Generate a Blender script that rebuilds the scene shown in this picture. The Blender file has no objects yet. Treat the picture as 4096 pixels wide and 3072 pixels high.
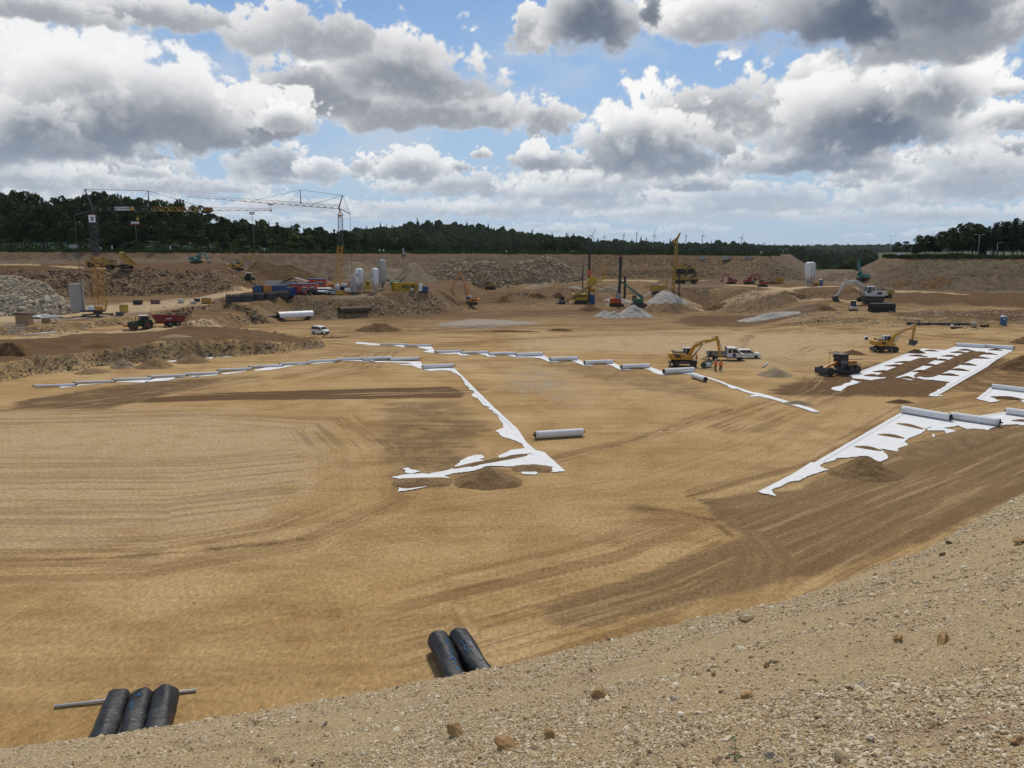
import bpy, bmesh, math, random
import numpy as np
from mathutils import Vector, Matrix
random.seed(7)
rng = np.random.default_rng(7)
SC = bpy.context.scene
COL = SC.collection
PI = math.pi
R = math.radians

# ------------------------------------------------------------------ camera
FPX, PITCH, EYE = 3050.0, math.atan(536 / 3050.0), 19.0     # focal length in photo pixels, tilt, eye above pit floor
cam = bpy.data.cameras.new('camera'); camo = bpy.data.objects.new('camera', cam); COL.objects.link(camo)
cam.sensor_fit = 'HORIZONTAL'; cam.sensor_width = 36.0; cam.lens = 36.0 * FPX / 4096.0
cam.clip_start = 0.2; cam.clip_end = 60000
camo.location = (0, 0, EYE); camo.rotation_euler = (PI / 2 - PITCH, 0, 0)
SC.camera = camo

# ------------------------------------------------------------------ sun, exposure, render
SUN_EL, SUN_AZ = 54.0, 6.0          # degrees, azimuth to the right of the view direction
sun = bpy.data.lights.new('sun', 'SUN'); suno = bpy.data.objects.new('sun', sun); COL.objects.link(suno)
sun.energy = 2.9; sun.angle = R(9); sun.color = (1.0, 0.93, 0.80)
_d = Vector((math.sin(R(SUN_AZ)) * math.cos(R(SUN_EL)), math.cos(R(SUN_AZ)) * math.cos(R(SUN_EL)), math.sin(R(SUN_EL))))
suno.rotation_euler = _d.to_track_quat('Z', 'Y').to_euler()
SC.view_settings.view_transform = 'Standard'; SC.view_settings.look = 'None'
SC.view_settings.exposure = 0.0; SC.view_settings.gamma = 1.0
SC.render.engine = 'CYCLES'
SC.cycles.use_denoising = True
SC.cycles.max_bounces = 4; SC.cycles.diffuse_bounces = 1; SC.cycles.glossy_bounces = 2; SC.cycles.transmission_bounces = 2
SC.cycles.transparent_max_bounces = 6; SC.cycles.volume_bounces = 0; SC.cycles.volume_step_rate = 4
SC.cycles.caustics_reflective = False; SC.cycles.caustics_refractive = False

def ray(px, py):
    dx, dy = (px - 2048.0) / FPX, (py - 1536.0) / FPX
    c, s = math.cos(PITCH), math.sin(PITCH)
    return dx, c - dy * s, -(dy * c + s)          # right, forward, up
def P(px, py, z=0.0):
    """point of the place seen at photo pixel px,py and lying at height z"""
    a, b, c = ray(px, py); t = (z - EYE) / c
    return Vector((a * t, b * t, z))
def D(px, py, y):
    """point seen at photo pixel px,py and lying y metres ahead"""
    a, b, c = ray(px, py); t = y / b
    return Vector((a * t, y, EYE + c * t))

# ------------------------------------------------------------------ world: daylight sky with cumulus clouds
wld = bpy.data.worlds.new('World'); SC.world = wld; wld.use_nodes = True
wt = wld.node_tree; wt.nodes.clear()
class NT:
    """small helper for writing node trees"""
    def __init__(s, tree): s.t = tree
    def n(s, typ, **kw):
        nd = s.t.nodes.new(typ)
        for k, v in kw.items(): setattr(nd, k, v)
        return nd
    def put(s, sock, v):
        if isinstance(v, bpy.types.NodeSocket): s.t.links.new(v, sock)
        else: sock.default_value = v
    def m(s, op, a, b=None, c=None, clamp=False):
        nd = s.n('ShaderNodeMath', operation=op); nd.use_clamp = clamp
        for i, v in enumerate((a, b, c)):
            if v is not None: s.put(nd.inputs[i], v)
        return nd.outputs[0]
    def v(s, op, a, b=None, scale=None):
        nd = s.n('ShaderNodeVectorMath', operation=op)
        s.put(nd.inputs[0], a)
        if b is not None: s.put(nd.inputs[1], b)
        if scale is not None: s.put(nd.inputs['Scale'], scale)
        return nd.outputs['Value'] if op in ('LENGTH', 'DOT_PRODUCT', 'DISTANCE') else nd.outputs['Vector']
    def xyz(s, x, y, z):
        nd = s.n('ShaderNodeCombineXYZ')
        for i, v in enumerate((x, y, z)): s.put(nd.inputs[i], v)
        return nd.outputs[0]
    def sep(s, v):
        nd = s.n('ShaderNodeSeparateXYZ'); s.put(nd.inputs[0], v); return nd.outputs
    def noise(s, vec, scale, detail=4, rough=0.55, dist=0.0, lac=2.0, col=False):
        nd = s.n('ShaderNodeTexNoise'); s.put(nd.inputs['Vector'], vec)
        for k, v in (('Scale', scale), ('Detail', detail), ('Roughness', rough), ('Distortion', dist), ('Lacunarity', lac)): s.put(nd.inputs[k], v)
        return nd.outputs['Color' if col else 'Fac']
    def vor(s, vec, scale, feature='F1', out='Distance', rnd=1.0):
        nd = s.n('ShaderNodeTexVoronoi', feature=feature); s.put(nd.inputs['Vector'], vec); s.put(nd.inputs['Scale'], scale)
        s.put(nd.inputs['Randomness'], rnd)
        return nd.outputs[out]
    def ss(s, v, lo, hi, a=0.0, b=1.0):
        nd = s.n('ShaderNodeMapRange', interpolation_type='SMOOTHSTEP')
        for k, q in ((0, v), (1, lo), (2, hi), (3, a), (4, b)): s.put(nd.inputs[k], q)
        return nd.outputs[0]
    def lin(s, v, lo, hi, a=0.0, b=1.0):
        nd = s.n('ShaderNodeMapRange')
        for k, q in ((0, v), (1, lo), (2, hi), (3, a), (4, b)): s.put(nd.inputs[k], q)
        return nd.outputs[0]
    def mix(s, f, a, b, blend='MIX'):
        nd = s.n('ShaderNodeMix', data_type='RGBA', blend_type=blend)
        s.put(nd.inputs[0], f)
        for k, q in ((6, a), (7, b)):
            s.put(nd.inputs[k], (*q, 1) if isinstance(q, tuple) and len(q) == 3 else q)
        return nd.outputs[2]
    def attr(s, name, out='Fac'):
        nd = s.n('ShaderNodeAttribute'); nd.attribute_name = name; return nd.outputs[out]

W = NT(wt)
sky = W.n('ShaderNodeTexSky', sky_type='NISHITA'); sky.sun_disc = False
sky.sun_elevation = R(SUN_EL); sky.sun_rotation = R(SUN_AZ); sky.altitude = 500; sky.dust_density = 0.1; sky.ozone_density = 3.0
_gz = W.sep(W.n('ShaderNodeTexCoord').outputs['Generated'])[2]
bsky = W.mix(W.m('MULTIPLY', W.ss(_gz, 0.42, -0.02), 0.88), W.mix(1.0, sky.outputs[0], (.80, .91, 1.0), 'MULTIPLY'), (3.9, 5.2, 6.9))      # moisture pales the blue toward the horizon
bg = W.n('ShaderNodeBackground'); W.put(bg.inputs[0], bsky); bg.inputs[1].default_value = 0.1
wo = W.n('ShaderNodeOutputWorld'); wt.links.new(bg.outputs[0], wo.inputs[0])
# ------------------------------------------------------------------ noise in numpy
def _hash3(ix, iy, iz, seed):
    h = (ix.astype(np.int64) * 374761393 + iy.astype(np.int64) * 668265263 + iz.astype(np.int64) * 2147483647 + seed * 1274126177) & 0xFFFFFFFF
    h = ((h ^ (h >> 13)) * 1274126177) & 0xFFFFFFFF
    h = ((h ^ (h >> 16)) * 2246822519) & 0xFFFFFFFF
    return ((h ^ (h >> 15)) & 0xFFFF).astype(np.float32) / 65535.0
def vnoise(x, y, z=None, seed=0):
    """smooth value noise, 0..1"""
    if z is None: z = np.zeros_like(x)
    fx, fy, fz = np.floor(x), np.floor(y), np.floor(z)
    ix, iy, iz = fx.astype(np.int64), fy.astype(np.int64), fz.astype(np.int64)
    tx, ty, tz = x - fx, y - fy, z - fz
    tx, ty, tz = [t * t * t * (t * (t * 6 - 15) + 10) for t in (tx, ty, tz)]
    flat = not np.any(tz)
    def lay(k):
        a = _hash3(ix, iy, iz + k, seed); b = _hash3(ix + 1, iy, iz + k, seed)
        c = _hash3(ix, iy + 1, iz + k, seed); d = _hash3(ix + 1, iy + 1, iz + k, seed)
        return (a + (b - a) * tx) * (1 - ty) + (c + (d - c) * tx) * ty
    l0 = lay(0)
    return l0 if flat else l0 + (lay(1) - l0) * tz
def fbm(x, y, z=None, oct=5, gain=0.5, seed=0, billow=False, lac=2.03):
    s = np.zeros(np.broadcast(x, y).shape, np.float32); a = 1.0; tot = 0.0
    for i in range(oct):
        n = vnoise(x, y, z, seed + i * 17)
        if billow: n = 1.0 - np.abs(2 * n - 1)
        s += a * n; tot += a; a *= gain
        x = x * lac + 13.7; y = y * lac - 7.1
        if z is not None: z = z * lac + 3.3
    return s / tot
def sstep(v, lo, hi):
    t = np.clip((v - lo) / (hi - lo), 0, 1); return t * t * (3 - 2 * t)
def worley(x, y, seed=0):
    """distance to the nearest scattered point, about 0..1"""
    fx, fy = np.floor(x), np.floor(y); best = np.full(np.broadcast(x, y).shape, 9.0, np.float32)
    z = np.zeros_like(fx)
    for dx in (-1, 0, 1):
        for dy in (-1, 0, 1):
            cx, cy = fx + dx, fy + dy
            ox = cx + _hash3(cx, cy, z, seed) - x; oy = cy + _hash3(cx, cy, z + 1, seed + 5) - y
            best = np.minimum(best, ox * ox + oy * oy)
    return np.sqrt(best)
def puffs(x, y, oct=3, seed=0, gain=.55):
    """round cauliflower bumps, about 0..1"""
    s = 0; a = 1.0; tot = 0
    for i in range(oct):
        w = worley(x, y, seed + 31 * i); s = s + a * (1 - np.minimum(w, 1.1) ** 2); tot += a; a *= gain
        x = x * 2.1 + 3.1; y = y * 2.1 - 5.7
    return s / tot
# ------------------------------------------------------------------ sky: a far dome of broken cumulus in front of the blue daylight sky
def sky_pt(px, py):
    a, b, c = ray(px, py)
    return math.atan2(a, b), math.atan2(c, math.hypot(a, b))
# cumulus masses, farthest first: centre x, top y, base y, half width, brightness at top, at base, roughness
CLOUDS = [(450, 760, 850, 520, .82, .60, 1), (1200, 770, 850, 300, .86, .62, 1), (2100, 780, 870, 400, .85, .58, 1), (2900, 800, 890, 600, .86, .60, 1), (3600, 800, 900, 420, .86, .58, 1), (1650, 790, 880, 300, .9, .6, 1),
          (90, 630, 770, 260, .85, .55, 1), (700, 690, 775, 330, .84, .55, 1), (330, 640, 760, 130, .98, .6, 1), (560, 645, 715, 120, 1.0, .7, 1),
          (1850, 670, 800, 380, .92, .48, 1), (2400, 670, 830, 420, .95, .45, 1), (3050, 700, 850, 430, .95, .46, 1), (3700, 670, 820, 300, .98, .52, 1), (3980, 540, 790, 330, 1.0, .46, 1), (3530, 600, 720, 170, .95, .6, 1),
          (2780, 680, 765, 200, .8, .30, .8), (1660, 585, 745, 190, 1.0, .5, 1), (1450, 605, 700, 60, 1.0, .7, 1), (1080, 530, 735, 190, 1.0, .42, 1), (1270, 610, 735, 120, 1.0, .6, 1), (1930, 585, 640, 55, .95, .7, 1),
          (4060, 390, 530, 180, 1.0, .6, 1), (3900, 310, 400, 230, 1.0, .75, 1),
          (2200, 340, 560, 190, 1.0, .62, 1), (2180, 560, 690, 200, .98, .46, 1), (2900, 230, 560, 440, 1.04, .62, 1), (3350, 180, 520, 480, 1.06, .6, 1), (2640, 400, 700, 470, 1.0, .30, 1), (3250, 520, 705, 330, .9, .28, 1), (3500, 230, 640, 400, .98, .12, .9), (3760, 200, 460, 210, 1.02, .5, 1),
          (1950, 330, 515, 260, .98, .62, 1), (1650, 250, 530, 420, .96, .58, 1), (1250, 150, 470, 380, .9, .52, 1), (1600, 40, 420, 380, 1.0, .50, 1),
          (1000, 320, 560, 300, .92, .45, 1), (760, 300, 610, 420, .93, .38, 1), (60, 80, 630, 380, .96, .40, 1), (420, 120, 655, 560, .97, .30, 1), (100, 280, 650, 260, .95, .36, 1), (1130, 400, 520, 120, 1.0, .7, 1),
          (640, -30, 120, 480, .80, .66, .7), (1250, -40, 230, 380, .86, .66, .9), (150, -60, 90, 360, .8, .66, .7),
          (2120, -60, 215, 120, 1.0, .75, 1), (2860, -120, 205, 300, .98, .66, 1), (2370, -260, 215, 230, .7, .20, .8), (2610, -120, 110, 50, .5, .30, .8), (3880, -200, 230, 460, 1.0, .52, 1), (3480, -420, 215, 470, .6, .06, .8), (3850, -420, 130, 330, .6, .28, .8)]
def make_clouds(az, el):
    """coverage and brightness of the clouds in each direction (rows run upward)"""
    A, E = np.meshgrid(az.astype(np.float32), el.astype(np.float32))
    T = np.zeros_like(A); B = np.zeros_like(A)                     # coverage so far, brightness so far
    rs = np.random.default_rng(11)
    lst = []
    for k in range(170):                                           # small far clouds along the horizon
        e = rs.uniform(.012, .10); a = rs.uniform(-PI, PI) if k > 110 else rs.uniform(-.7, .7)
        w = rs.uniform(.03, .10) * (.4 + e * 7); h = w * rs.uniform(.18, .34)
        lst.append((a, e, e + h, w, rs.uniform(.66, .92), rs.uniform(.46, .62), 1.0, 900 + k))
    for k in range(150):                                           # the rest of the sky, out of view
        e = rs.uniform(.06, 1.25); a = rs.uniform(-PI, PI)
        w = rs.uniform(.12, .34) * (.5 + e) / max(math.cos(e), .3); h = w * .5 * max(math.cos(e), .3)
        if e < .36 and abs(a) < .74 + w: continue
        if rs.uniform(0, 1) > math.cos(e) ** 1.6: continue                # as many clouds per patch of sky overhead as lower down
        lst.append((a, e, e + h, w, 1.0, rs.uniform(.3, .6), 1.0, 2000 + k))
    for k, (cx, ty, by, hw, bt, bb, rg) in enumerate(CLOUDS):
        a0, et = sky_pt(cx, ty); _, eb = sky_pt(cx, by)
        lst.append((a0, eb, et, hw / FPX, bt, bb, rg, k * 7))
    base = fbm(np.cos(A) * 7, np.sin(A) * 7, E * 16, 6, .55, seed=5)     # thin veil between the clouds
    T = sstep(base, .48, .82) * .38 + .04 * sstep(E, .25, .0); B = np.full_like(A, .80)
    for a0, eb, et, hw, bt, bb, rg, sd in lst:
        h = et - eb
        i0, i1 = np.searchsorted(az, (a0 - hw * 1.55, a0 + hw * 1.55)); j0, j1 = np.searchsorted(el, (eb - h * .5, et + h * .6))
        if i1 - i0 < 2 or j1 - j0 < 2: continue
        a, e = A[j0:j1, i0:i1], E[j0:j1, i0:i1]
        s = max(min(h, hw), .012)
        x, y = (a - a0) / s + sd * 3.17, (e - eb) / s + sd * 1.31
        w1 = fbm(x * 1.1, y * 1.1, None, 3, seed=sd) - .5; w2 = fbm(x * 1.1 + 40, y * 1.1, None, 3, seed=sd + 1) - .5
        pf = puffs(x * 2.6 + w1 * .9, y * 3.0 + w2 * .9, 4, seed=sd, gain=.6)
        fn = fbm(x * 3.0 + w2, y * 3.6 + w1, None, 6, .6, seed=sd + 2)
        big = fbm(x * .9, y * 1.2, None, 3, .5, seed=sd + 4)
        u = (a - a0) / hw + w1 * .35; v = (e - eb) / h + w2 * .30
        q = np.where(v > .22, (v - .22) / .80, (.22 - v) / .30)
        r = np.sqrt(u * u + q * q)
        top = sstep(v, .0, .55)
        dn = (.79 - r) * .95 + ((pf - .60) * (.55 + .25 * top) + (fn - .5) * (.75 + .25 * (1 - top)) + (big - .5) * .8) * rg
        soft = .17 + .26 * (1 - top)
        al = sstep(dn, 0, soft)
        inner = sstep(dn, .02, .75)
        sh = v * .92 + (pf - .58) * 1.05 + (big - .5) * 1.5 + (fn - .5) * .6 - inner * .46 + .03
        b = bb * .72 + (bt - bb * .72) * sstep(sh, .02, 1.12)
        b = b + (1 - inner) * (1.0 - b) * .55 * (.20 + .80 * top)
        far = 1 - sstep(np.float32(eb), .03, .12)
        al = al * (1 - .30 * far)
        B[j0:j1, i0:i1] = B[j0:j1, i0:i1] * (1 - al) + b * al
        T[j0:j1, i0:i1] = 1 - (1 - T[j0:j1, i0:i1]) * (1 - al)
    near = sstep(E, .015, .16)
    T *= .55 + .45 * sstep(E, .0, .06)
    B = np.clip(B, 0, 1.1)
    return np.clip(T, 0, 1), B * (.30 + .70 * B), near

# DOME
def link(o):
    COL.objects.link(o); return o
def grid_mesh(name, X, Y, Z):
    """mesh over a rows x columns lattice of points"""
    nr, nc = X.shape
    me = bpy.data.meshes.new(name)
    co = np.stack([X, Y, Z], -1).reshape(-1, 3).astype(np.float32)
    k = np.arange(nr * nc).reshape(nr, nc)
    q = np.stack([k[:-1, :-1], k[:-1, 1:], k[1:, 1:], k[1:, :-1]], -1).reshape(-1, 4)
    me.vertices.add(len(co)); me.vertices.foreach_set('co', co.ravel())
    me.loops.add(q.size); me.loops.foreach_set('vertex_index', q.ravel().astype(np.int32))
    me.polygons.add(len(q)); me.polygons.foreach_set('loop_start', np.arange(0, q.size, 4, dtype=np.int32))
    me.polygons.foreach_set('use_smooth', np.ones(len(q), bool))
    me.update()
    return me
def set_attr(me, name, vals):
    a = me.attributes.new(name, 'FLOAT', 'POINT'); a.data.foreach_set('value', np.ascontiguousarray(vals, np.float32).ravel())
s_az = np.concatenate([np.linspace(-PI, -.66, 70)[:-1], np.linspace(-.66, .66, 940), np.linspace(.66, PI, 70)[1:]])
s_el = np.concatenate([np.linspace(-.03, .315, 262), np.linspace(.315, 1.50, 60)[1:]])
s_al, s_b, s_near = make_clouds(s_az, s_el)
_A, _E = np.meshgrid(s_az, s_el)
me = grid_mesh('sky', 30000 * np.cos(_E) * np.sin(_A), 30000 * np.cos(_E) * np.cos(_A), 30000 * np.sin(_E))
set_attr(me, 'cover', s_al); set_attr(me, 'bright', s_b); set_attr(me, 'near', s_near)
skyo = link(bpy.data.objects.new('sky', me)); skyo['kind'] = 'structure'; skyo['label'] = 'blue daylight sky with broken grey and white cumulus clouds'
smat = bpy.data.materials.new('cloud'); smat.use_nodes = True; smat.node_tree.nodes.clear(); S = NT(smat.node_tree)
_nr = S.attr('near')
_c = S.mix(S.attr('bright'), S.mix(_nr, (.28, .36, .49), (.092, .124, .188)), S.mix(_nr, (.88, .90, .92), (.97, .965, .955)))
_e = S.n('ShaderNodeEmission'); S.put(_e.inputs[0], _c)
_t = S.n('ShaderNodeBsdfTransparent'); _m = S.n('ShaderNodeMixShader')
S.put(_m.inputs[0], S.attr('cover')); S.t.links.new(_t.outputs[0], _m.inputs[1]); S.t.links.new(_e.outputs[0], _m.inputs[2])
_o = S.n('ShaderNodeOutputMaterial'); S.t.links.new(_m.outputs[0], _o.inputs[0])
smat.cycles.emission_sampling = 'NONE'
me.materials.append(smat)
# ------------------------------------------------------------------ materials for the ground
def new_mat(name):
    m = bpy.data.materials.new(name); m.use_nodes = True; m.node_tree.nodes.clear()
    return m, NT(m.node_tree)
def finish(N, color, rough=0.9, metal=0.0, bump=None, bstr=0.3, bdist=0.05, spec=0.25, **kw):
    b = N.n('ShaderNodeBsdfPrincipled'); N.put(b.inputs['Base Color'], (*color, 1) if isinstance(color, tuple) and len(color) == 3 else color)
    N.put(b.inputs['Roughness'], rough); N.put(b.inputs['Metallic'], metal); N.put(b.inputs['Specular IOR Level'], spec)
    for k, v in kw.items(): N.put(b.inputs[k], v)
    if bump is not None:
        bn = N.n('ShaderNodeBump'); N.put(bn.inputs['Height'], bump); bn.inputs['Strength'].default_value = bstr; bn.inputs['Distance'].default_value = bdist
        N.t.links.new(bn.outputs[0], b.inputs['Normal'])
    o = N.n('ShaderNodeOutputMaterial'); N.t.links.new(b.outputs[0], o.inputs[0])
    return b
def paint(name, col, rough=0.5, metal=0.0, dirt=0.35, scale=1.3, spec=0.4, dcol=(.16, .11, .06)):
    """painted or plain surface with dust and wear"""
    m, N = new_mat(name); pos = N.n('ShaderNodeNewGeometry').outputs['Position']
    n = N.noise(pos, scale, 5, .62); n2 = N.noise(pos, scale * 9, 3, .6)
    f = N.m('MULTIPLY', N.ss(N.m('ADD', N.m('MULTIPLY', n, .7), N.m('MULTIPLY', n2, .3)), .42, .72), dirt)
    finish(N, N.mix(f, col, dcol), N.m('ADD', rough, N.m('MULTIPLY', f, .35)), metal, spec=spec)
    return m

# ------------------------------------------------------------------ shape of the pit
def poly_sd(X, Y, pts):
    """signed distance to a closed outline, negative inside"""
    n = len(pts); d2 = np.full(X.shape, 1e12, np.float64); inside = np.zeros(X.shape, bool)
    for i in range(n):
        ax, ay = pts[i][:2]; bx, by = pts[(i + 1) % n][:2]
        ex, ey = bx - ax, by - ay; wx, wy = X - ax, Y - ay
        t = np.clip((wx * ex + wy * ey) / (ex * ex + ey * ey + 1e-9), 0, 1)
        d2 = np.minimum(d2, (wx - ex * t) ** 2 + (wy - ey * t) ** 2)
        c = ((ay > Y) != (by > Y)) & (X < (bx - ax) * (Y - ay) / (by - ay + 1e-12) + ax)
        inside ^= c
    d = np.sqrt(d2); return np.where(inside, -d, d)
def line_sd(X, Y, pts):
    """distance to an open path, and signed offset to its side"""
    best = np.full(X.shape, 1e12, np.float64); off = np.zeros(X.shape); line_sd.along = np.zeros(X.shape); run = 0.0
    for (ax, ay), (bx, by) in zip([p[:2] for p in pts[:-1]], [p[:2] for p in pts[1:]]):
        ex, ey = bx - ax, by - ay; L = math.hypot(ex, ey) + 1e-9; wx, wy = X - ax, Y - ay
        t = np.clip((wx * ex + wy * ey) / (L * L), 0, 1)
        d2 = (wx - ex * t) ** 2 + (wy - ey * t) ** 2
        s = (wx * ey - wy * ex) / L
        near = d2 < best; off = np.where(near, s, off); line_sd.along = np.where(near, run + t * L, line_sd.along); run += L; best = np.where(near, d2, best)
    return np.sqrt(best), off
def ZP(pts, z): return [P(x, y, z) for x, y in pts]
def DP(pts): return [D(x, y, d) for x, y, d in pts]

BLOCK = ZP([(-700, 1600), (-300, 1530), (0, 1455), (134, 1434), (290, 1420), (362, 1406), (540, 1394), (700, 1384), (855, 1374), (968, 1368), (1065, 1362), (1206, 1352), (1285, 1341), (1262, 1332), (1120, 1322), (863, 1306), (700, 1308), (560, 1316), (250, 1342), (0, 1350), (-700, 1380)], 2.3)
TRACK = ZP([(-700, 1400), (0, 1358), (250, 1346), (560, 1322), (760, 1306), (860, 1302), (880, 1285), (700, 1268), (0, 1316), (-700, 1340)], 1.7)
PAD = ZP([(-900, 1380), (0, 1311), (108, 1307), (231, 1300), (325, 1289), (521, 1271), (615, 1256), (723, 1250), (830, 1243), (900, 1232)], 2.9) + ZP([(1007, 1213), (1148, 1188)], 5.2) + ZP([(1300, 1180), (1490, 1174), (1616, 1167), (1727, 1163), (1800, 1155), (1850, 1138), (1880, 1122), (1700, 1112), (-900, 1112)], 6.5)
BENCH = ZP([(760, 1285), (900, 1262), (1000, 1240), (1150, 1222), (1300, 1215), (1500, 1211), (1620, 1203), (1790, 1196), (1850, 1180), (1850, 1150), (760, 1200)], 3.2)
EMBANK = DP([(-900, 1080, 212), (0, 1080, 226), (220, 1080, 230), (380, 1080, 234), (560, 1080, 238), (740, 1080, 240), (830, 1080, 243), (900, 1085, 256), (880, 1050, 300), (-900, 1050, 300)])
RIM = DP([(-1800, 1008, 270), (-300, 1006, 285), (0, 1005, 290), (700, 1007, 300), (1300, 1012, 335), (1700, 1013, 365), (2000, 1014, 380), (2600, 1017, 372), (2950, 1020, 350), (3080, 1022, 332), (3120, 1024, 345), (3150, 1020, 430), (3170, 1015, 620), (-1800, 1000, 620)])
RIGHT = DP([(3530, 1032, 300), (3620, 1034, 288), (3900, 1036, 278), (4200, 1040, 268), (5200, 1060, 240), (6500, 1060, 600), (3700, 1020, 600), (3560, 1026, 380)])
DARKHEAP = DP([(2400, 1085, 353), (2436, 1080, 349), (2560, 1080, 348), (2700, 1085, 346), (2900, 1092, 340), (3010, 1100, 330), (3030, 1090, 352), (2900, 1060, 362), (2420, 1060, 372)])
GAPHILL = DP([(3330, 1093, 318), (3420, 1092, 318), (3520, 1098, 300), (3560, 1060, 360), (3300, 1060, 380), (3270, 1085, 350)])
RTERR = ZP([(2660, 1160), (2780, 1150), (2900, 1152), (2990, 1160), (3080, 1166), (3180, 1160), (3330, 1165), (3420, 1150), (3700, 1120), (2640, 1120)], 6.4)
ROAD = DP([(1560, 1142, 300), (1700, 1133, 322), (1950, 1127, 332), (2200, 1121, 338), (2560, 1120, 336), (2800, 1132, 322)])
NEAR_N = (-math.sin(R(30)), math.cos(R(30)))
def pw(v, xs, ys): return np.interp(v, xs, ys)
def height(X, Y):
    """height of the ground over the pit floor"""
    X = np.asarray(X, np.float64); Y = np.asarray(Y, np.float64)
    u = X / np.maximum(Y, 1.0)
    rough = fbm(X / 7.0, Y / 7.0, None, 5, .55, seed=301) - .5
    rough2 = fbm(X / 1.6, Y / 1.6, None, 4, .55, seed=331) - .5
    big = fbm(X / 34.0, Y / 34.0, None, 3, .5, seed=351) - .5
    wob = rough * 5.0 + rough2 * 1.2
    Yw = Y + big * 14 + rough * 4
    c = pw(Yw, [0, 272, 300, 335, 362, 700], [0, 0, 2.2, 6.0, 6.2, 6.6])
    r = pw(Yw, [0, 166, 181, 186, 189, 201, 214, 222, 260, 300, 700], [0, 0, 1.1, 1.4, 2.6, 3.1, 3.5, 4.6, 5.0, 5.6, 6.5])
    wr = sstep(u, .30, .42)
    H = c * (1 - wr) + r * wr
    hills = sstep(Y, 262, 290) * (1 - sstep(Y, 330, 350))
    hills = hills * sstep(line_sd(X, Y, ROAD)[0], 4, 15)
    H = H + hills * np.maximum(rough * 3.2 + big * 2.0, 0) * (1 - wr) + .10 * rough * sstep(Y, 60, 140) * (1 + 3 * sstep(Y, 165, 230)) + .04 * rough2
    H = H + sstep(Y, 168, 186) * wr * (rough * .9)
    def plateau(H, pts, z, tan, wobble=1.0, lim=60, ztop=None, rub=0.0):
        sd = poly_sd(X, Y, pts) + wob * wobble * .35
        top = z if ztop is None else ztop
        h = top - np.maximum(sd, 0) * tan
        face = (sd > -1) & (h > H - .5)
        h = h + np.where(face, rub * rough2 * 1.6, 0) + rough * .35 * (sd < 0)
        return np.maximum(H, np.where(sd < lim, h, -99))
    zb = 2.3 - 1.1 * sstep(u, -.38, -.245) + np.maximum(fbm(X / 9.0, Y / 9.0, None, 3, seed=377) - .45, 0) * 2.4
    H = plateau(H, BLOCK, 2.3, 1.7, .8, ztop=zb, rub=.5)
    H = plateau(H, TRACK, 1.5, .35, .3)
    H = plateau(H, BENCH, 3.0, .9, 1.0, rub=.8)
    H = plateau(H, PAD, 2.9, .75, .7, ztop=np.clip(2.9 + (Y - 186) * .075, 2.9, 6.5), rub=.4)
    H = plateau(H, RTERR, 6.4, .55, 1.0, rub=.4)
    H = plateau(H, DARKHEAP, 10.8, .75, .6, lim=9, ztop=10.9 - 1.6 * sstep(u, .2, .32))
    H = plateau(H, GAPHILL, 9.7, .4, 1.0)
    H = plateau(H, EMBANK, 13.0, .52, 1.0, ztop=13.0 + np.clip(Y - 245, 0, 60) * .055 + np.clip(fbm(X / 12.0, Y / 12.0, None, 3, seed=399) - .5, -.4, .4) * 2.0, rub=.9)
    zr = pw(u, [-.9, -.6, -.3, .0, .18, .35], [18.6, 18.5, 17.8, 17.35, 17.0, 16.6])
    H = plateau(H, RIM, 17.3, .58, .8, lim=80, ztop=zr, rub=.35)
    H = plateau(H, RIGHT, 16.0, .55, .8, lim=80, ztop=16.1 + 0 * X, rub=.35)
    # beyond the rim the land drops into a valley in the gap on the right
    return H
def gz(x, y): return float(height(np.array([x]), np.array([y]))[0])
def at(px, py, lift=0.0):
    """point of the ground seen at photo pixel px,py"""
    a, b, c = ray(px, py)
    t = np.concatenate([np.linspace(20, 150, 261), np.linspace(150, 460, 621)[1:]]) / b
    x, y, z = a * t, b * t, EYE + c * t
    h = height(x, y); k = np.argmax(z <= h)
    if z[k] > h[k]: k = len(t) - 1
    k0 = max(k - 1, 0); f0, f1 = z[k0] - h[k0], z[k] - h[k]
    f = 0 if f0 == f1 else f0 / (f0 - f1); f = min(max(f, 0), 1)
    xx, yy = x[k0] + (x[k] - x[k0]) * f, y[k0] + (y[k] - y[k0]) * f
    return Vector((xx, yy, gz(xx, yy) + lift))

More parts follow.
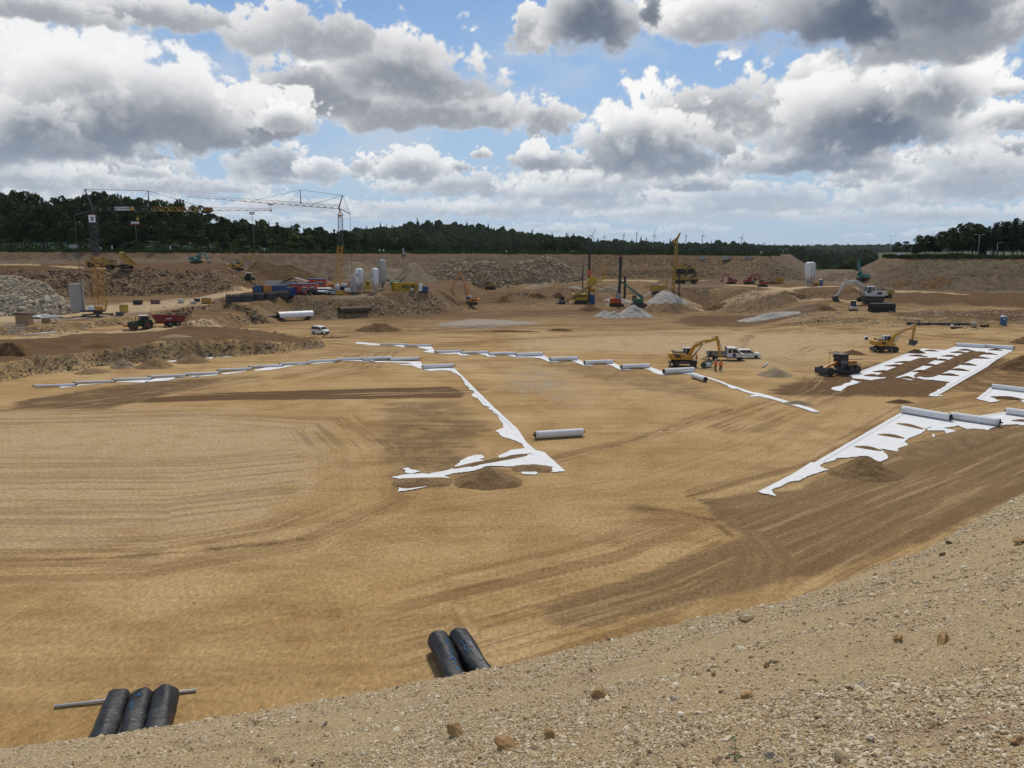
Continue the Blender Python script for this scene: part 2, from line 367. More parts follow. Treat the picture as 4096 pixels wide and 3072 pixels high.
# colour zones of the ground, as soft masks the material breaks up ---------------------------------
def zone(X, Y, specs):
    out = np.zeros(X.shape)
    for kind, pts, wid, val in specs:
        if kind == 'p': d = poly_sd(X, Y, pts)
        elif kind == 'q': d = poly_sd(X, Y, pts) - wid
        else: d = line_sd(X, Y, pts)[0] - wid
        soft = wid if kind == 'p' else 5.0 if kind == 'q' else max(wid * .6, .8)
        out = np.maximum(out, val * (1 - sstep(d, -soft, soft)))
    return out
def FL(pts): return [P(x, y, 0) for x, y in pts]
def AT(pts): return [at(x, y) for x, y in pts]
DARK_SPECS = [('p', FL([(600, 1590), (930, 1570), (1800, 1545), (1860, 1570), (1850, 1592), (900, 1602), (560, 1610)]), .8, .95),
              ('p', FL([(60, 1600), (500, 1535), (850, 1508), (930, 1515), (760, 1560), (420, 1640), (40, 1640)]), 2, .5),
              ('p', FL([(1480, 1720), (1500, 1850), (1560, 1930), (1900, 1935), (2100, 1895), (1900, 1800), (2000, 1720), (1750, 1600)]), 4, .35),
              ('p', FL([(3070, 1575), (3100, 1545), (3290, 1500), (3560, 1440), (3800, 1420), (4030, 1430), (4000, 1480), (3830, 1560), (3700, 1590), (3300, 1585), (3150, 1590)]), 2.5, .85),
              ('p', FL([(3700, 1490), (4096, 1470), (4300, 1500), (4300, 1570), (3950, 1580), (3720, 1560)]), 3, .6),
              ('p', FL([(2680, 1290), (2760, 1262), (2980, 1262), (3300, 1270), (3330, 1290), (3000, 1308), (2760, 1308)]), 4, .8),
              ('p', FL([(1300, 1330), (1560, 1300), (2300, 1295), (2600, 1292), (2600, 1310), (2000, 1316), (1400, 1350)]), 6, .45),
              ('p', FL([(1400, 1260), (1900, 1245), (2500, 1230), (2600, 1250), (2300, 1262), (1500, 1290)]), 6, .55),
              ('p', FL([(2900, 1240), (3500, 1215), (3800, 1250), (3500, 1290), (3200, 1255)]), 7, .5),
              ('l', FL([(-300, 2248), (400, 2232), (900, 2195), (1250, 2150)]), .30, .85), ('l', FL([(-300, 1998), (500, 1996), (900, 1975), (1230, 1940)]), .22, .75), ('l', FL([(2560, 2035), (2700, 2045), (2850, 2080), (2920, 2140)]), .22, .8), ('l', FL([(2750, 1985), (2950, 2040), (2980, 2100)]), .18, .7), ('l', FL([(2150, 1850), (2500, 1775), (2850, 1660), (2960, 1630)]), .16, .8),
              ('q', DARKHEAP, 6, 1.0), ('q', EMBANK, 15, .88), ('p', BLOCK, 3.0, 1.0), ('q', RTERR, 6, .62), ('q', BENCH, 4, .62), ('q', PAD, 4, .45),
              ('p', AT([(3330, 1170), (3600, 1150), (4096, 1165), (4400, 1190), (4400, 1240), (3900, 1225), (3560, 1215), (3350, 1210)]), 6, .75), ('p', AT([(3560, 1262), (3600, 1248), (4096, 1238), (4400, 1240), (4400, 1272), (3700, 1272)]), 3, 1.0), ('p', AT([(1750, 1160), (1900, 1150), (2300, 1150), (2700, 1150), (2700, 1200), (2300, 1205), (1900, 1205)]), 10, .62),
              ('p', AT([(3350, 1115), (3600, 1120), (3900, 1130), (3900, 1155), (3400, 1150)]), 6, .7), ('p', FL([(2650, 1215), (3050, 1215), (3300, 1235), (3000, 1248), (2650, 1240)]), 5, .65), ('p', FL([(2050, 1325), (2500, 1312), (3000, 1312), (2600, 1330)]), 4, .5)]
LIGHT_SPECS = [('l', ROAD, 3.0, .8),
               ('l', AT([(2560, 1228), (2760, 1216), (2910, 1206), (2990, 1188), (3070, 1168), (3140, 1156), (3240, 1147), (3330, 1145)]), 2.6, 1.0),
               ('l', AT([(2930, 1140), (3060, 1147), (3140, 1156)]), 4, .9), ('l', AT([(3160, 1160), (3330, 1195), (3420, 1212)]), 2.0, .7),
               ('l', AT([(560, 1240), (760, 1208), (900, 1178), (1030, 1160), (1150, 1150)]), 3.0, 1.0), ('l', AT([(-200, 1290), (150, 1268), (420, 1240), (700, 1215)]), 9.0, .75),
               ('l', AT([(-300, 1045), (100, 1060), (260, 1066), (420, 1072)]), 3.0, .6), ('l', AT([(3440, 1160), (3650, 1165), (3850, 1178)]), 2.4, .8),
               ('l', AT([(-100, 1352), (200, 1341), (450, 1328), (640, 1312), (850, 1295)]), 2.6, .8),
               ('p', FL([(2000, 1400), (2100, 1345), (2450, 1322), (2900, 1320), (3450, 1340), (3600, 1345), (3350, 1420), (3100, 1480), (2900, 1440), (2300, 1400)]), 6, .55),
               ('p', FL([(-300, 1900), (-300, 1640), (900, 1640), (1350, 1700), (1320, 1900), (1000, 2120), (400, 2200), (-300, 2260)]), 5, .55)]
GREY_SPECS = [('p', FL([(1750, 1290), (1900, 1272), (2060, 1280), (2200, 1290), (1950, 1318), (1720, 1312)]), 5, .8), ('p', FL([(1900, 1560), (2050, 1440), (2300, 1470), (2420, 1600), (2300, 1650), (2000, 1580)]), 7, .5),
              ('p', AT([(-200, 1330), (0, 1300), (300, 1282), (600, 1250), (900, 1215), (800, 1200), (0, 1230), (-200, 1240)]), 8, .8), ('p', FL([(2390, 1210), (2800, 1205), (3000, 1212), (2900, 1225), (2420, 1228)]), 4, .7),
              ('p', FL([(2950, 2190), (3080, 2080), (3160, 2110), (3040, 2200)]), 2, .6), ('p', FL([(2960, 1262), (3260, 1268), (3290, 1282), (2950, 1285)]), 4, .9), ('p', AT([(1300, 1185), (1730, 1166), (1760, 1172), (1500, 1195), (1320, 1200)]), 4, .7)]
TRACKS = [(FL([(2200, 2470), (2700, 2330), (3100, 2150), (3600, 1950), (4096, 1760), (4600, 1640)]), 11, .6), (FL([(2900, 1990), (3300, 1880), (3700, 1640), (4200, 1560)]), 4, .8),
          (FL([(3000, 2160), (3060, 2240), (3000, 2400), (2860, 2500)]), 2.4, .8), (FL([(2560, 2035), (2750, 2060), (2900, 2110), (3000, 2200)]), 1.2, .9),
          (FL([(-300, 2230), (600, 2215), (1100, 2130), (1420, 2000), (1420, 1800), (1300, 1690), (800, 1660), (-200, 1680)]), 6, .55), (FL([(-200, 1950), (700, 1950), (1200, 1900)]), 14, .45),
          (FL([(1500, 2120), (2100, 2040), (2700, 1950), (3100, 1800), (3300, 1650)]), 7, .22), (FL([(-200, 2500), (900, 2500), (1700, 2350), (2300, 2100)]), 9, .15),
          (FL([(100, 1640), (700, 1560), (950, 1520)]), 5, .8), (FL([(500, 1600), (1860, 1560)]), 4, 1.0),
          (FL([(1200, 1420), (1900, 1370), (2500, 1335), (3300, 1330), (4200, 1380)]), 5, .9), (FL([(1350, 1340), (2000, 1310), (2700, 1300), (3400, 1310), (4200, 1330)]), 9, .8),
          (FL([(2700, 1275), (2900, 1310), (3000, 1345), (2940, 1400)]), 2, .8), (FL([(3180, 1420), (3250, 1390), (3450, 1375), (3620, 1370)]), 2.2, .6), (FL([(3250, 1330), (3210, 1315), (3300, 1300), (3600, 1318)]), 2.0, .9),
          (FL([(1300, 1280), (1800, 1262), (2400, 1250), (3000, 1240)]), 14, .7), (FL([(2950, 1700), (3300, 1560), (3350, 1480), (3150, 1440)]), 5, .7), (FL([(1250, 1500), (1400, 1470), (1500, 1400), (1250, 1370)]), 7, .6),
          (FL([(2150, 1850), (2500, 1770), (2900, 1640)]), 1.6, .7), (FL([(1830, 2430), (1880, 2530)]), .7, .9)]
BROWN_SPECS = [('p', FL([(2800, 2000), (3200, 1960), (3380, 1870), (3700, 1760), (4096, 1690), (4500, 1700), (4400, 1900), (4100, 1980), (3700, 2150), (3300, 2280), (2700, 2420), (2250, 2510), (2180, 2430), (2500, 2330), (3000, 2140), (2880, 2080)]), 1.6, .95), ('p', FL([(60, 1605), (500, 1535), (850, 1508), (930, 1515), (760, 1560), (420, 1640), (40, 1640)]), 1.5, .55), ('p', FL([(1480, 1720), (1500, 1850), (1560, 1930), (1900, 1935), (2100, 1895), (1900, 1800), (2000, 1720), (1860, 1600), (1500, 1610)]), 3, .45), ('p', FL([(2100, 1420), (2500, 1470), (2800, 1520), (2950, 1620), (2500, 1560), (2150, 1470)]), 4, .4)]
NC, NR = 760, 580
_u = np.linspace(-.86, .92, NC); _y = np.geomspace(16, 470, NR)
GX = _u[None, :] * _y[:, None]; GY = np.repeat(_y[:, None], NC, 1)
GH = height(GX, GY)
gm = grid_mesh('ground', GX, GY, GH)
sl = np.gradient(GH, axis=0) / np.gradient(GY, axis=0)
set_attr(gm, 'dark', zone(GX, GY, DARK_SPECS)); set_attr(gm, 'light', zone(GX, GY, LIGHT_SPECS)); set_attr(gm, 'grey', zone(GX, GY, GREY_SPECS)); set_attr(gm, 'brown', zone(GX, GY, BROWN_SPECS))
steep = sstep(np.abs(sl), .2, .42)
set_attr(gm, 'stony', np.maximum(steep, .25 * sstep(GY, 255, 285)))
_tm = np.zeros(GX.shape); _t2 = np.zeros(GX.shape); _tu = np.zeros(GX.shape); _ta = np.zeros(GX.shape)
for k, (pts, wid, val) in enumerate(TRACKS):
    d, off = line_sd(GX, GY, pts); m_ = val * (1 - sstep(d, wid * .55, wid)); w_ = m_ > _tm
    _tu = np.where(w_, off + k * 37.0, _tu); _ta = np.where(w_, line_sd.along, _ta); _t2 = np.maximum(_t2, np.minimum(m_, _tm)); _tm = np.maximum(_tm, m_)
set_attr(gm, 'tmask', np.clip((_tm - _t2) * 1.6, 0, _tm)); set_attr(gm, 'tside', _tu); set_attr(gm, 'talong', _ta)
_bk = np.maximum(1 - sstep(poly_sd(GX, GY, RIM), 20, 26), 1 - sstep(poly_sd(GX, GY, RIGHT), 22, 28))
_bk = _bk * sstep(poly_sd(GX, GY, DARKHEAP), 4, 8)
_top = np.minimum(poly_sd(GX, GY, RIM), poly_sd(GX, GY, RIGHT))
set_attr(gm, 'bank', _bk); set_attr(gm, 'grass', 1 - sstep(_top, -1.2, .6)); set_attr(gm, 'topsoil', 1 - sstep(_top, 1.2, 3.5))
ground = link(bpy.data.objects.new('ground', gm)); ground['kind'] = 'structure'; ground['label'] = 'beige and brown gravel floor and terraces of the excavated pit'
gmat, N = new_mat('pit soil')
pos = N.n('ShaderNodeNewGeometry').outputs['Position']
px_, py_, pz_ = N.sep(pos)
flat = N.xyz(px_, py_, 0.0)
streak = N.noise(N.v('MULTIPLY', flat, (.055, .42, 1)), 1.0, 5, .64, .4)
n_big = N.noise(flat, .055, 3, .55); n_mid = N.noise(flat, .45, 4, .62); n_fine = N.noise(pos, 6.0, 3, .7); n_grit = N.noise(N.v('MULTIPLY', pos, (1, .6, 1)), 4.0, 5, .9)
n_str2 = N.noise(N.v('MULTIPLY', flat, (.12, .9, 1)), 1.0, 3, .65, .5)
brk = N.m('ADD', N.m('ADD', N.m('MULTIPLY_ADD', n_mid, 1.1, -.55), N.m('MULTIPLY_ADD', n_fine, .6, -.30)), N.m('MULTIPLY_ADD', n_str2, .9, -.45))
col = N.mix(N.ss(n_big, .35, .65), (.41, .265, .112), (.48, .328, .158))
col = N.mix(N.m('MULTIPLY', N.ss(streak, .46, .64), N.lin(py_, 110, 190, .22, .85)), col, (.165, .088, .034))
pch = N.noise(flat, .17, 4, .62, .6)
col = N.mix(N.m('MULTIPLY', N.ss(pch, .47, .62), .5), col, (.72, .66, .58), 'MULTIPLY'); col = N.mix(N.m('MULTIPLY', N.ss(pch, .45, .32), .5), col, (1.18, 1.22, 1.34), 'MULTIPLY')
subsoil_shade = N.ss(py_, 165, 235)  # far half darkened: cloud shade painted into the colour, plus browner raw subsoil
col = N.mix(N.m('MULTIPLY', subsoil_shade, .80), col, N.mix(N.ss(N.m('ADD', n_mid, N.m('MULTIPLY_ADD', n_str2, .8, -.4)), .3, .7), (.085, .046, .020), (.225, .142, .072)))
greym = N.ss(N.m('ADD', N.attr('grey'), brk), .35, .75)
col = N.mix(N.m('MULTIPLY', greym, .85), col, N.mix(n_fine, (.27, .235, .19), (.40, .36, .31)))
brownm = N.ss(N.m('ADD', N.attr('brown'), N.m('MULTIPLY', brk, .55)), .18, .55)
col = N.mix(N.m('MULTIPLY', brownm, .85), col, N.mix(n_mid, (.155, .094, .044), (.255, .170, .088)))
darkm = N.ss(N.m('ADD', N.attr('dark'), brk), .22, .78)
col = N.mix(N.m('MULTIPLY', darkm, .9), col, N.mix(n_mid, (.060, .030, .012), (.150, .080, .034)))
lightm = N.ss(N.m('ADD', N.attr('light'), brk), .12, .72)
col = N.mix(lightm, col, N.mix(n_mid, (.42, .30, .165), (.49, .365, .215)))
# wheel and track marks run along the paths
tx = N.attr('tside')
tv = N.xyz(N.m('MULTIPLY', tx, 1.0), N.m('MULTIPLY', px_, .035), N.m('MULTIPLY', py_, .035))
rut = N.noise(tv, 1.15, 3, .7)
tm = N.attr('tmask')
lug = N.m('SINE', N.m('ADD', N.m('MULTIPLY', N.attr('talong'), 11.0), N.m('MULTIPLY', N.m('PINGPONG', tx, .45), 14.0)))
lane = N.ss(N.noise(N.xyz(tx, 0.0, 0.0), .9, 2, .5), .48, .56)
lugm = N.m('MULTIPLY', N.m('MULTIPLY', N.ss(lug, .1, .7), lane), N.m('MULTIPLY', tm, N.ss(n_mid, .40, .58)))
rutm = N.m('MULTIPLY', N.ss(rut, .46, .57), tm)
col = N.mix(N.m('MULTIPLY', rutm, .66), col, (.135, .074, .032))
rutl = N.m('MULTIPLY', N.ss(rut, .44, .36), tm)
col = N.mix(N.m('MULTIPLY', rutl, .6), col, (.50, .36, .20))
col = N.mix(N.m('MULTIPLY', lugm, .55), col, (.10, .056, .026))
# clods and damp spots scattered over the floor
clod = N.ss(N.noise(N.v('MULTIPLY', flat, (1, .7, 1)), 1.6, 3, .8), .635, .70)
col = N.mix(N.m('MULTIPLY', clod, N.m('MULTIPLY', N.ss(n_big, .45, .6), .55)), col, (.12, .066, .030))
# broken rock on the steep faces
vr = N.n('ShaderNodeTexVoronoi'); N.put(vr.inputs['Vector'], N.v('MULTIPLY', pos, (1, 1, 1.5))); vr.inputs['Scale'].default_value = 2.3
stone = N.mix(N.sep(vr.outputs['Color'])[0], (.075, .045, .024), (.31, .24, .155))
st = N.m('MULTIPLY', N.attr('stony'), N.ss(N.m('ADD', n_mid, N.m('MULTIPLY', N.sep(vr.outputs['Color'])[1], .5)), .62, .88))
col = N.mix(st, col, stone)
# rough marl of the cut banks, its colour darkened for cloud shade
bank = N.attr('bank')
bcol = N.mix(N.ss(n_mid, .3, .7), (.098, .066, .039), (.196, .142, .090))
bcol = N.mix(N.m('MULTIPLY', N.ss(N.noise(N.v('MULTIPLY', pos, (.10, .10, .8)), 1.0, 3, .6), .48, .62), .45), bcol, (.205, .16, .112))
bcol = N.mix(N.ss(N.noise(pos, 2.6, 3, .75), .60, .72), bcol, (.27, .22, .155))
bcol = N.mix(N.m('MULTIPLY', N.ss(N.noise(pos, 1.9, 3, .75), .56, .70), .6), bcol, (.062, .038, .020))
col = N.mix(bank, col, bcol)
tsoil = N.ss(N.m('ADD', N.attr('topsoil'), brk), .35, .7)
col = N.mix(N.m('MULTIPLY', tsoil, .8), col, N.mix(n_fine, (.10, .052, .024), (.26, .17, .10)))
grs = N.ss(N.m('ADD', N.attr('grass'), N.m('MULTIPLY', brk, .4)), .4, .6)
col = N.mix(grs, col, N.mix(n_mid, (.022, .036, .009), (.055, .078, .02)))
# grit: pale chips and dark gaps
grit = N.ss(n_grit, .36, .56)
col = N.mix(N.lin(grit, 0, 1, .55, 0.0), col, (.42, .40, .38), 'MULTIPLY')
col = N.mix(N.m('MULTIPLY', N.ss(n_grit, .53, .66), .45), col, (1.75, 1.80, 1.95), 'MULTIPLY')
hgt = N.m('ADD', N.m('ADD', N.m('MULTIPLY', n_grit, .55), N.m('MULTIPLY', rutm, -.45)), N.m('MULTIPLY', lugm, -.3))
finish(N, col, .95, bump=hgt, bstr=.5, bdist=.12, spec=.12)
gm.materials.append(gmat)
# ------------------------------------------------------------------ building helpers
def tag(o, label=None, cat=None, group=None, kind=None):
    if label: o['label'] = label
    if cat: o['category'] = cat
    if group: o['group'] = group
    if kind: o['kind'] = kind
    return o
def empty(name, loc=(0, 0, 0), rz=0.0, label=None, cat=None, group=None, scale=1.0, rx=0.0, ry=0.0):
    o = link(bpy.data.objects.new(name, None)); o.location = loc; o.rotation_euler = (rx, ry, rz); o.scale = (scale,) * 3
    o.empty_display_size = 0.2
    return tag(o, label, cat, group)
class MB:
    """collects simple solids into one mesh"""
    def __init__(s): s.v = []; s.f = []; s.sm = []
    def add(s, vs, fs, M=None, smooth=False):
        k = len(s.v)
        for v in vs:
            s.v.append(tuple(M @ Vector(v)) if M is not None else tuple(v))
        for f in fs: s.f.append([i + k for i in f]); s.sm.append(smooth)
        return s
    def box(s, c, d, M=None, taper=1.0, bev=0.0):
        x, y, z = d[0] / 2, d[1] / 2, d[2] / 2; t = taper
        T = Matrix.Translation(c) if M is None else M @ Matrix.Translation(c)
        vs = [(-x, -y, -z), (x, -y, -z), (x, y, -z), (-x, y, -z), (-x * t, -y * t, z), (x * t, -y * t, z), (x * t, y * t, z), (-x * t, y * t, z)]
        return s.add(vs, [(3, 2, 1, 0), (4, 5, 6, 7), (0, 1, 5, 4), (1, 2, 6, 5), (2, 3, 7, 6), (3, 0, 4, 7)], T)
    def prism(s, prof, w, M=None, axis='y', off=0.0):
        """outline in x,z pulled along y (width w)"""
        n = len(prof); a, b = off - w / 2, off + w / 2
        vs = [(p[0], a, p[1]) for p in prof] + [(p[0], b, p[1]) for p in prof]
        if axis == 'x': vs = [(v[1], v[0], v[2]) for v in vs]
        if axis == 'z': vs = [(v[0], v[2], v[1]) for v in vs]
        fs = [tuple(range(n)), tuple(range(2 * n - 1, n - 1, -1))] + [(i, i + n, (i + 1) % n + n, (i + 1) % n) for i in range(n)]
        return s.add(vs, fs, M)
    def tube(s, a, b, r, r2=None, n=8, caps=True, smooth=True):
        a, b = Vector(a), Vector(b); r2 = r if r2 is None else r2
        q = (b - a).to_track_quat('Z', 'Y').to_matrix()
        k = len(s.v)
        for p, rr in ((a, r), (b, r2)):
            for i in range(n):
                t = 2 * PI * i / n + PI / n
                s.v.append(tuple(p + q @ Vector((math.cos(t) * rr, math.sin(t) * rr, 0))))
        for i in range(n): s.f.append([k + i, k + (i + 1) % n, k + n + (i + 1) % n, k + n + i]); s.sm.append(smooth and n > 5)
        if caps:
            s.f.append([k + i for i in range(n - 1, -1, -1)]); s.sm.append(False); s.f.append([k + n + i for i in range(n)]); s.sm.append(False)
        return s
    def bar(s, a, b, w=.1): return s.tube(a, b, w * .6, n=4, smooth=False)
    def path(s, pts, r, n=6):
        for a, b in zip(pts[:-1], pts[1:]): s.tube(a, b, r, n=n)
        return s
    def lathe(s, prof, n=16, c=(0, 0, 0), M=None, smooth=True):
        """profile of (radius, z) turned about z"""
        k = len(prof); vs = []
        for r, z in prof:
            for i in range(n): t = 2 * PI * i / n; vs.append((c[0] + r * math.cos(t), c[1] + r * math.sin(t), c[2] + z))
        fs = [(j * n + i, j * n + (i + 1) % n, (j + 1) * n + (i + 1) % n, (j + 1) * n + i) for j in range(k - 1) for i in range(n)]
        fs += [tuple(range(n - 1, -1, -1)), tuple((k - 1) * n + i for i in range(n))]
        return s.add(vs, fs, M, smooth)
    def loft(s, rings, M=None, smooth=False):
        """closed rings of equal length joined into a hull"""
        n = len(rings[0]); vs = [v for r in rings for v in r]; k = len(rings)
        fs = [(j * n + i, j * n + (i + 1) % n, (j + 1) * n + (i + 1) % n, (j + 1) * n + i) for j in range(k - 1) for i in range(n)]
        fs += [tuple(range(n - 1, -1, -1)), tuple((k - 1) * n + i for i in range(n))]
        return s.add(vs, fs, M, smooth)
    def mesh(s, name, m):
        me = bpy.data.meshes.new(name); me.from_pydata(s.v, [], s.f); me.polygons.foreach_set('use_smooth', s.sm)
        bm = bmesh.new(); bm.from_mesh(me); bmesh.ops.recalc_face_normals(bm, faces=bm.faces[:]); bm.to_mesh(me); bm.free()
        if m is not None: me.materials.append(m)
        me.update(); return me
    def build(s, name, m, parent=None, bev=0.0, label=None):
        o = link(bpy.data.objects.new(name, s.mesh(name, m)))
        if parent is not None: o.parent = parent
        if bev: md = o.modifiers.new('bevel', 'BEVEL'); md.width = bev; md.segments = 2; md.limit_method = 'ANGLE'; md.angle_limit = R(40)
        if label: o['label'] = label
        return o
def mesh_part(name, me, parent=None, loc=(0, 0, 0), rot=(0, 0, 0), scl=(1, 1, 1)):
    o = link(bpy.data.objects.new(name, me)); o.location = loc; o.rotation_euler = rot; o.scale = scl
    if parent is not None: o.parent = parent
    return o
def copy_tree(o, parent=None):
    c = o.copy(); link(c); c.parent = parent
    for ch in list(o.children): copy_tree(ch, c)
    return c
def np_mesh(name, co, tris, m=None, smooth=False):
    me = bpy.data.meshes.new(name); me.from_pydata([tuple(map(float, c)) for c in co], [], [tuple(int(i) for i in t) for t in tris])
    if smooth: me.polygons.foreach_set('use_smooth', [True] * len(me.polygons))
    if m is not None: me.materials.append(m)
    return me
def text_part(txt, size, m, parent, loc, rot, extrude=.004, name='lettering', bold=0.0, align='CENTER', sx=1.0):
    cu = bpy.data.curves.new(name, 'FONT'); cu.body = txt; cu.size = size; cu.extrude = extrude; cu.align_x = align; cu.align_y = 'CENTER'; cu.offset = bold
    cu.resolution_u = 3
    t = bpy.data.objects.new(name, cu); COL.objects.link(t)
    dg = bpy.context.evaluated_depsgraph_get(); me = bpy.data.meshes.new_from_object(t.evaluated_get(dg)); COL.objects.unlink(t); bpy.data.objects.remove(t)
    me.materials.clear(); me.materials.append(m)
    o = mesh_part(name, me, parent, loc, rot, (sx, 1, 1)); return o
def ico(sub):
    bm = bmesh.new(); bmesh.ops.create_icosphere(bm, subdivisions=sub, radius=1.0)
    co = np.array([v.co[:] for v in bm.verts]); tr = np.array([[v.index for v in f.verts] for f in bm.faces]); bm.free(); return co, tr
ICO = {k: ico(k) for k in (1, 2, 3)}
def rock_shape(sub, seed, rough=.45, flat=.75, cuts=7):
    """angular broken stone: a ball planed by random cuts"""
    co, tr = ICO[sub]; co = co.copy(); r = np.random.default_rng(seed)
    for _ in range(cuts):
        n = r.normal(size=3); n /= np.linalg.norm(n); d = r.uniform(.42, .85)
        k = co @ n; over = np.maximum(k - d, 0); co -= over[:, None] * n
    co += (vnoise(co[:, 0] * 2.3 + seed, co[:, 1] * 2.3, co[:, 2] * 2.3, seed) - .5)[:, None] * co * rough
    co *= r.uniform(.75, 1.25, 3) * np.array([1, 1, flat])
    return co, tr

# ------------------------------------------------------------------ the gravel slope the photographer stands on
NS, NTOP = .50, EYE - 1.75
def near_t(px, py):
    a, b, c = ray(px, py); k = -c - NS * (NEAR_N[0] * a + NEAR_N[1] * b)
    return (a * 1.75 / k, b * 1.75 / k) if k > 1e-4 else None
CREST = [near_t(x, y) for x, y in [(-900, 3110), (-400, 3060), (0, 2998), (371, 2956), (679, 2906), (900, 2869), (1350, 2790), (1774, 2713), (2100, 2651), (2450, 2560), (2800, 2475), (3151, 2410), (3327, 2352), (3562, 2255), (3761, 2194), (3907, 2100), (4096, 1990), (4250, 1900)]]
def near_height(X, Y):
    d, off = line_sd(X, Y, [(p[0], p[1]) for p in CREST])
    out = np.where(off < 0, d, -d)                         # beyond the crest
    z = NTOP - NS * (NEAR_N[0] * X + NEAR_N[1] * Y)
    n1 = fbm(X / 2.2, Y / 2.2, None, 5, .55, seed=501) - .5; n2 = fbm(X / .35, Y / .35, None, 3, .5, seed=511) - .5
    fade = .4 + .6 * sstep(-out, .1, 2.0)
    rill = np.abs(fbm(X / 1.7 + Y / 2.4, Y / 5.0 - X / 7.0, None, 4, .5, seed=521) - .5)
    z = z + n1 * .26 * fade + n2 * .06 - np.exp(-(rill / .02) ** 2) * .09 * fade * sstep(fbm(X / 4, Y / 4, None, 2, seed=531), .45, .6)
    o2 = np.maximum(out + n1 * .5, 0)
    return z - np.minimum(o2, 1.0) ** 2 * .45 - np.maximum(o2 - 1.0, 0) * .85, out
_th = np.linspace(R(-62), R(58), 520); _rr = np.geomspace(1.4, 62, 300)
NX = np.sin(_th)[None, :] * _rr[:, None]; NY = np.cos(_th)[None, :] * _rr[:, None]
NZ, NOUT = near_height(NX, NY)
NZ = np.maximum(NZ, -1.0)
nm = grid_mesh('near_slope', NX, NY, NZ); slope = link(bpy.data.objects.new('near_slope', nm)); slope['kind'] = 'structure'; slope['label'] = 'pale crushed limestone slope in the foreground'
smt, N = new_mat('crushed limestone bed')
pos = N.n('ShaderNodeNewGeometry').outputs['Position']
v1 = N.n('ShaderNodeTexVoronoi'); N.put(v1.inputs['Vector'], N.v('ADD', pos, N.v('SCALE', N.noise(pos, 9.0, 2, .6, col=True), scale=.08))); v1.inputs['Scale'].default_value = 30
rnd = N.sep(v1.outputs['Color'])
big = N.noise(pos, .9, 5, .6)
bed = N.mix(N.noise(pos, 7, 5, .7), (.40, .285, .155), (.56, .42, .245))
chip = N.mix(rnd[0], (.42, .315, .18), (.78, .66, .46))
f = N.m('MULTIPLY', N.ss(v1.outputs['Distance'], .52, .30), N.ss(N.m('ADD', rnd[1], N.m('MULTIPLY', big, .8)), .42, .60))
col = N.mix(f, bed, chip)
col = N.mix(N.m('MULTIPLY', N.ss(N.noise(pos, 22, 4, .85), .50, .36), .5), col, (.12, .085, .05))
col = N.mix(N.m('MULTIPLY', N.ss(N.noise(N.v('MULTIPLY', pos, (.35, 1, 1)), .8, 4, .6), .57, .70), .75), col, N.mix(N.noise(pos, 20, 3, .7), (.34, .235, .15), (.44, .32, .21)))
finish(N, col, .95, bump=N.m('ADD', N.m('MULTIPLY', f, .8), N.noise(pos, 40, 4, .7)), bstr=.9, bdist=.03, spec=.1)
nm.materials.append(smt)
def near_at(px, py):
    a, b, c = ray(px, py); t = np.linspace(1.5, 40, 4000) / b
    h, _ = near_height(a * t, b * t); k = np.argmax(EYE + c * t <= h); return Vector((a * t[k], b * t[k], h[k]))

# loose pebbles all over that slope: points carrying turned, scaled stones
_n = 400000
_r = np.sqrt(rng.uniform(0, 1, _n)); _r = 3.0 + rng.uniform(0, 1, _n) ** 1.7 * 28; _t = rng.uniform(R(-46), R(46), _n)
_x, _y = np.sin(_t) * _r, np.cos(_t) * _r
_z, _out = near_height(_x, _y)
_ry = _y * math.cos(PITCH) - (_z - EYE) * math.sin(PITCH); _vx = _x / _ry; _vy = -((_z - EYE) * math.cos(PITCH) + _y * math.sin(PITCH)) / _ry
_dens = fbm(_x / 1.1, _y / 1.1, None, 4, .6, seed=601)
_bare = fbm(_x / 2.6, _y / 1.3, None, 3, .5, seed=611)
keep = (_out < .5) & (np.abs(_vx) < .74) & (_vy < .56) & (rng.uniform(0, 1, _n) < .25 + sstep(_dens, .30, .62) * .9) & ((_bare < .60) | (rng.uniform(0, 1, _n) < .18))
_x, _y, _z = _x[keep], _y[keep], _z[keep]; _k = len(_x)
pm = bpy.data.meshes.new('gravel'); pm.vertices.add(_k); pm.vertices.foreach_set('co', np.stack([_x, _y, _z + .003], -1).astype(np.float32).ravel())
_d = np.hypot(_x, _y)
_sz = np.clip(rng.lognormal(-4.78, .48, _k) * (1 + 1.3 * (rng.uniform(0, 1, _k) > .985)), .005, .06) * (.60 + .035 * np.minimum(_d, 22))
set_attr(pm, 'size', _sz)
_ra = pm.attributes.new('turn', 'FLOAT_VECTOR', 'POINT'); _ra.data.foreach_set('vector', np.stack([rng.normal(0, .45, _k), rng.normal(0, .45, _k), rng.uniform(0, 6.28, _k)], -1).astype(np.float32).ravel())
gravel = link(bpy.data.objects.new('gravel', pm)); tag(gravel, 'loose white and grey pebbles strewn over the near slope', 'gravel', kind='stuff')
pmat, N = new_mat('pebble'); oi = N.n('ShaderNodeObjectInfo').outputs['Random']
pos = N.n('ShaderNodeNewGeometry').outputs['Position']
cr = N.n('ShaderNodeValToRGB'); N.put(cr.inputs[0], oi)
for i, (p_, c_) in enumerate([(0, (.20, .14, .075)), (.2, (.44, .33, .19)), (.5, (.62, .50, .315)), (.82, (.76, .65, .46)), (1, (.86, .79, .63))]):
    e = cr.color_ramp.elements[i] if i < 2 else cr.color_ramp.elements.new(p_)
    e.position = p_; e.color = (*c_, 1)
finish(N, N.mix(N.m('MULTIPLY', N.noise(pos, 60, 3, .7), .5), cr.outputs[0], (.25, .18, .12)), .92, spec=.15)
ng = bpy.data.node_groups.new('strew pebbles', 'GeometryNodeTree')
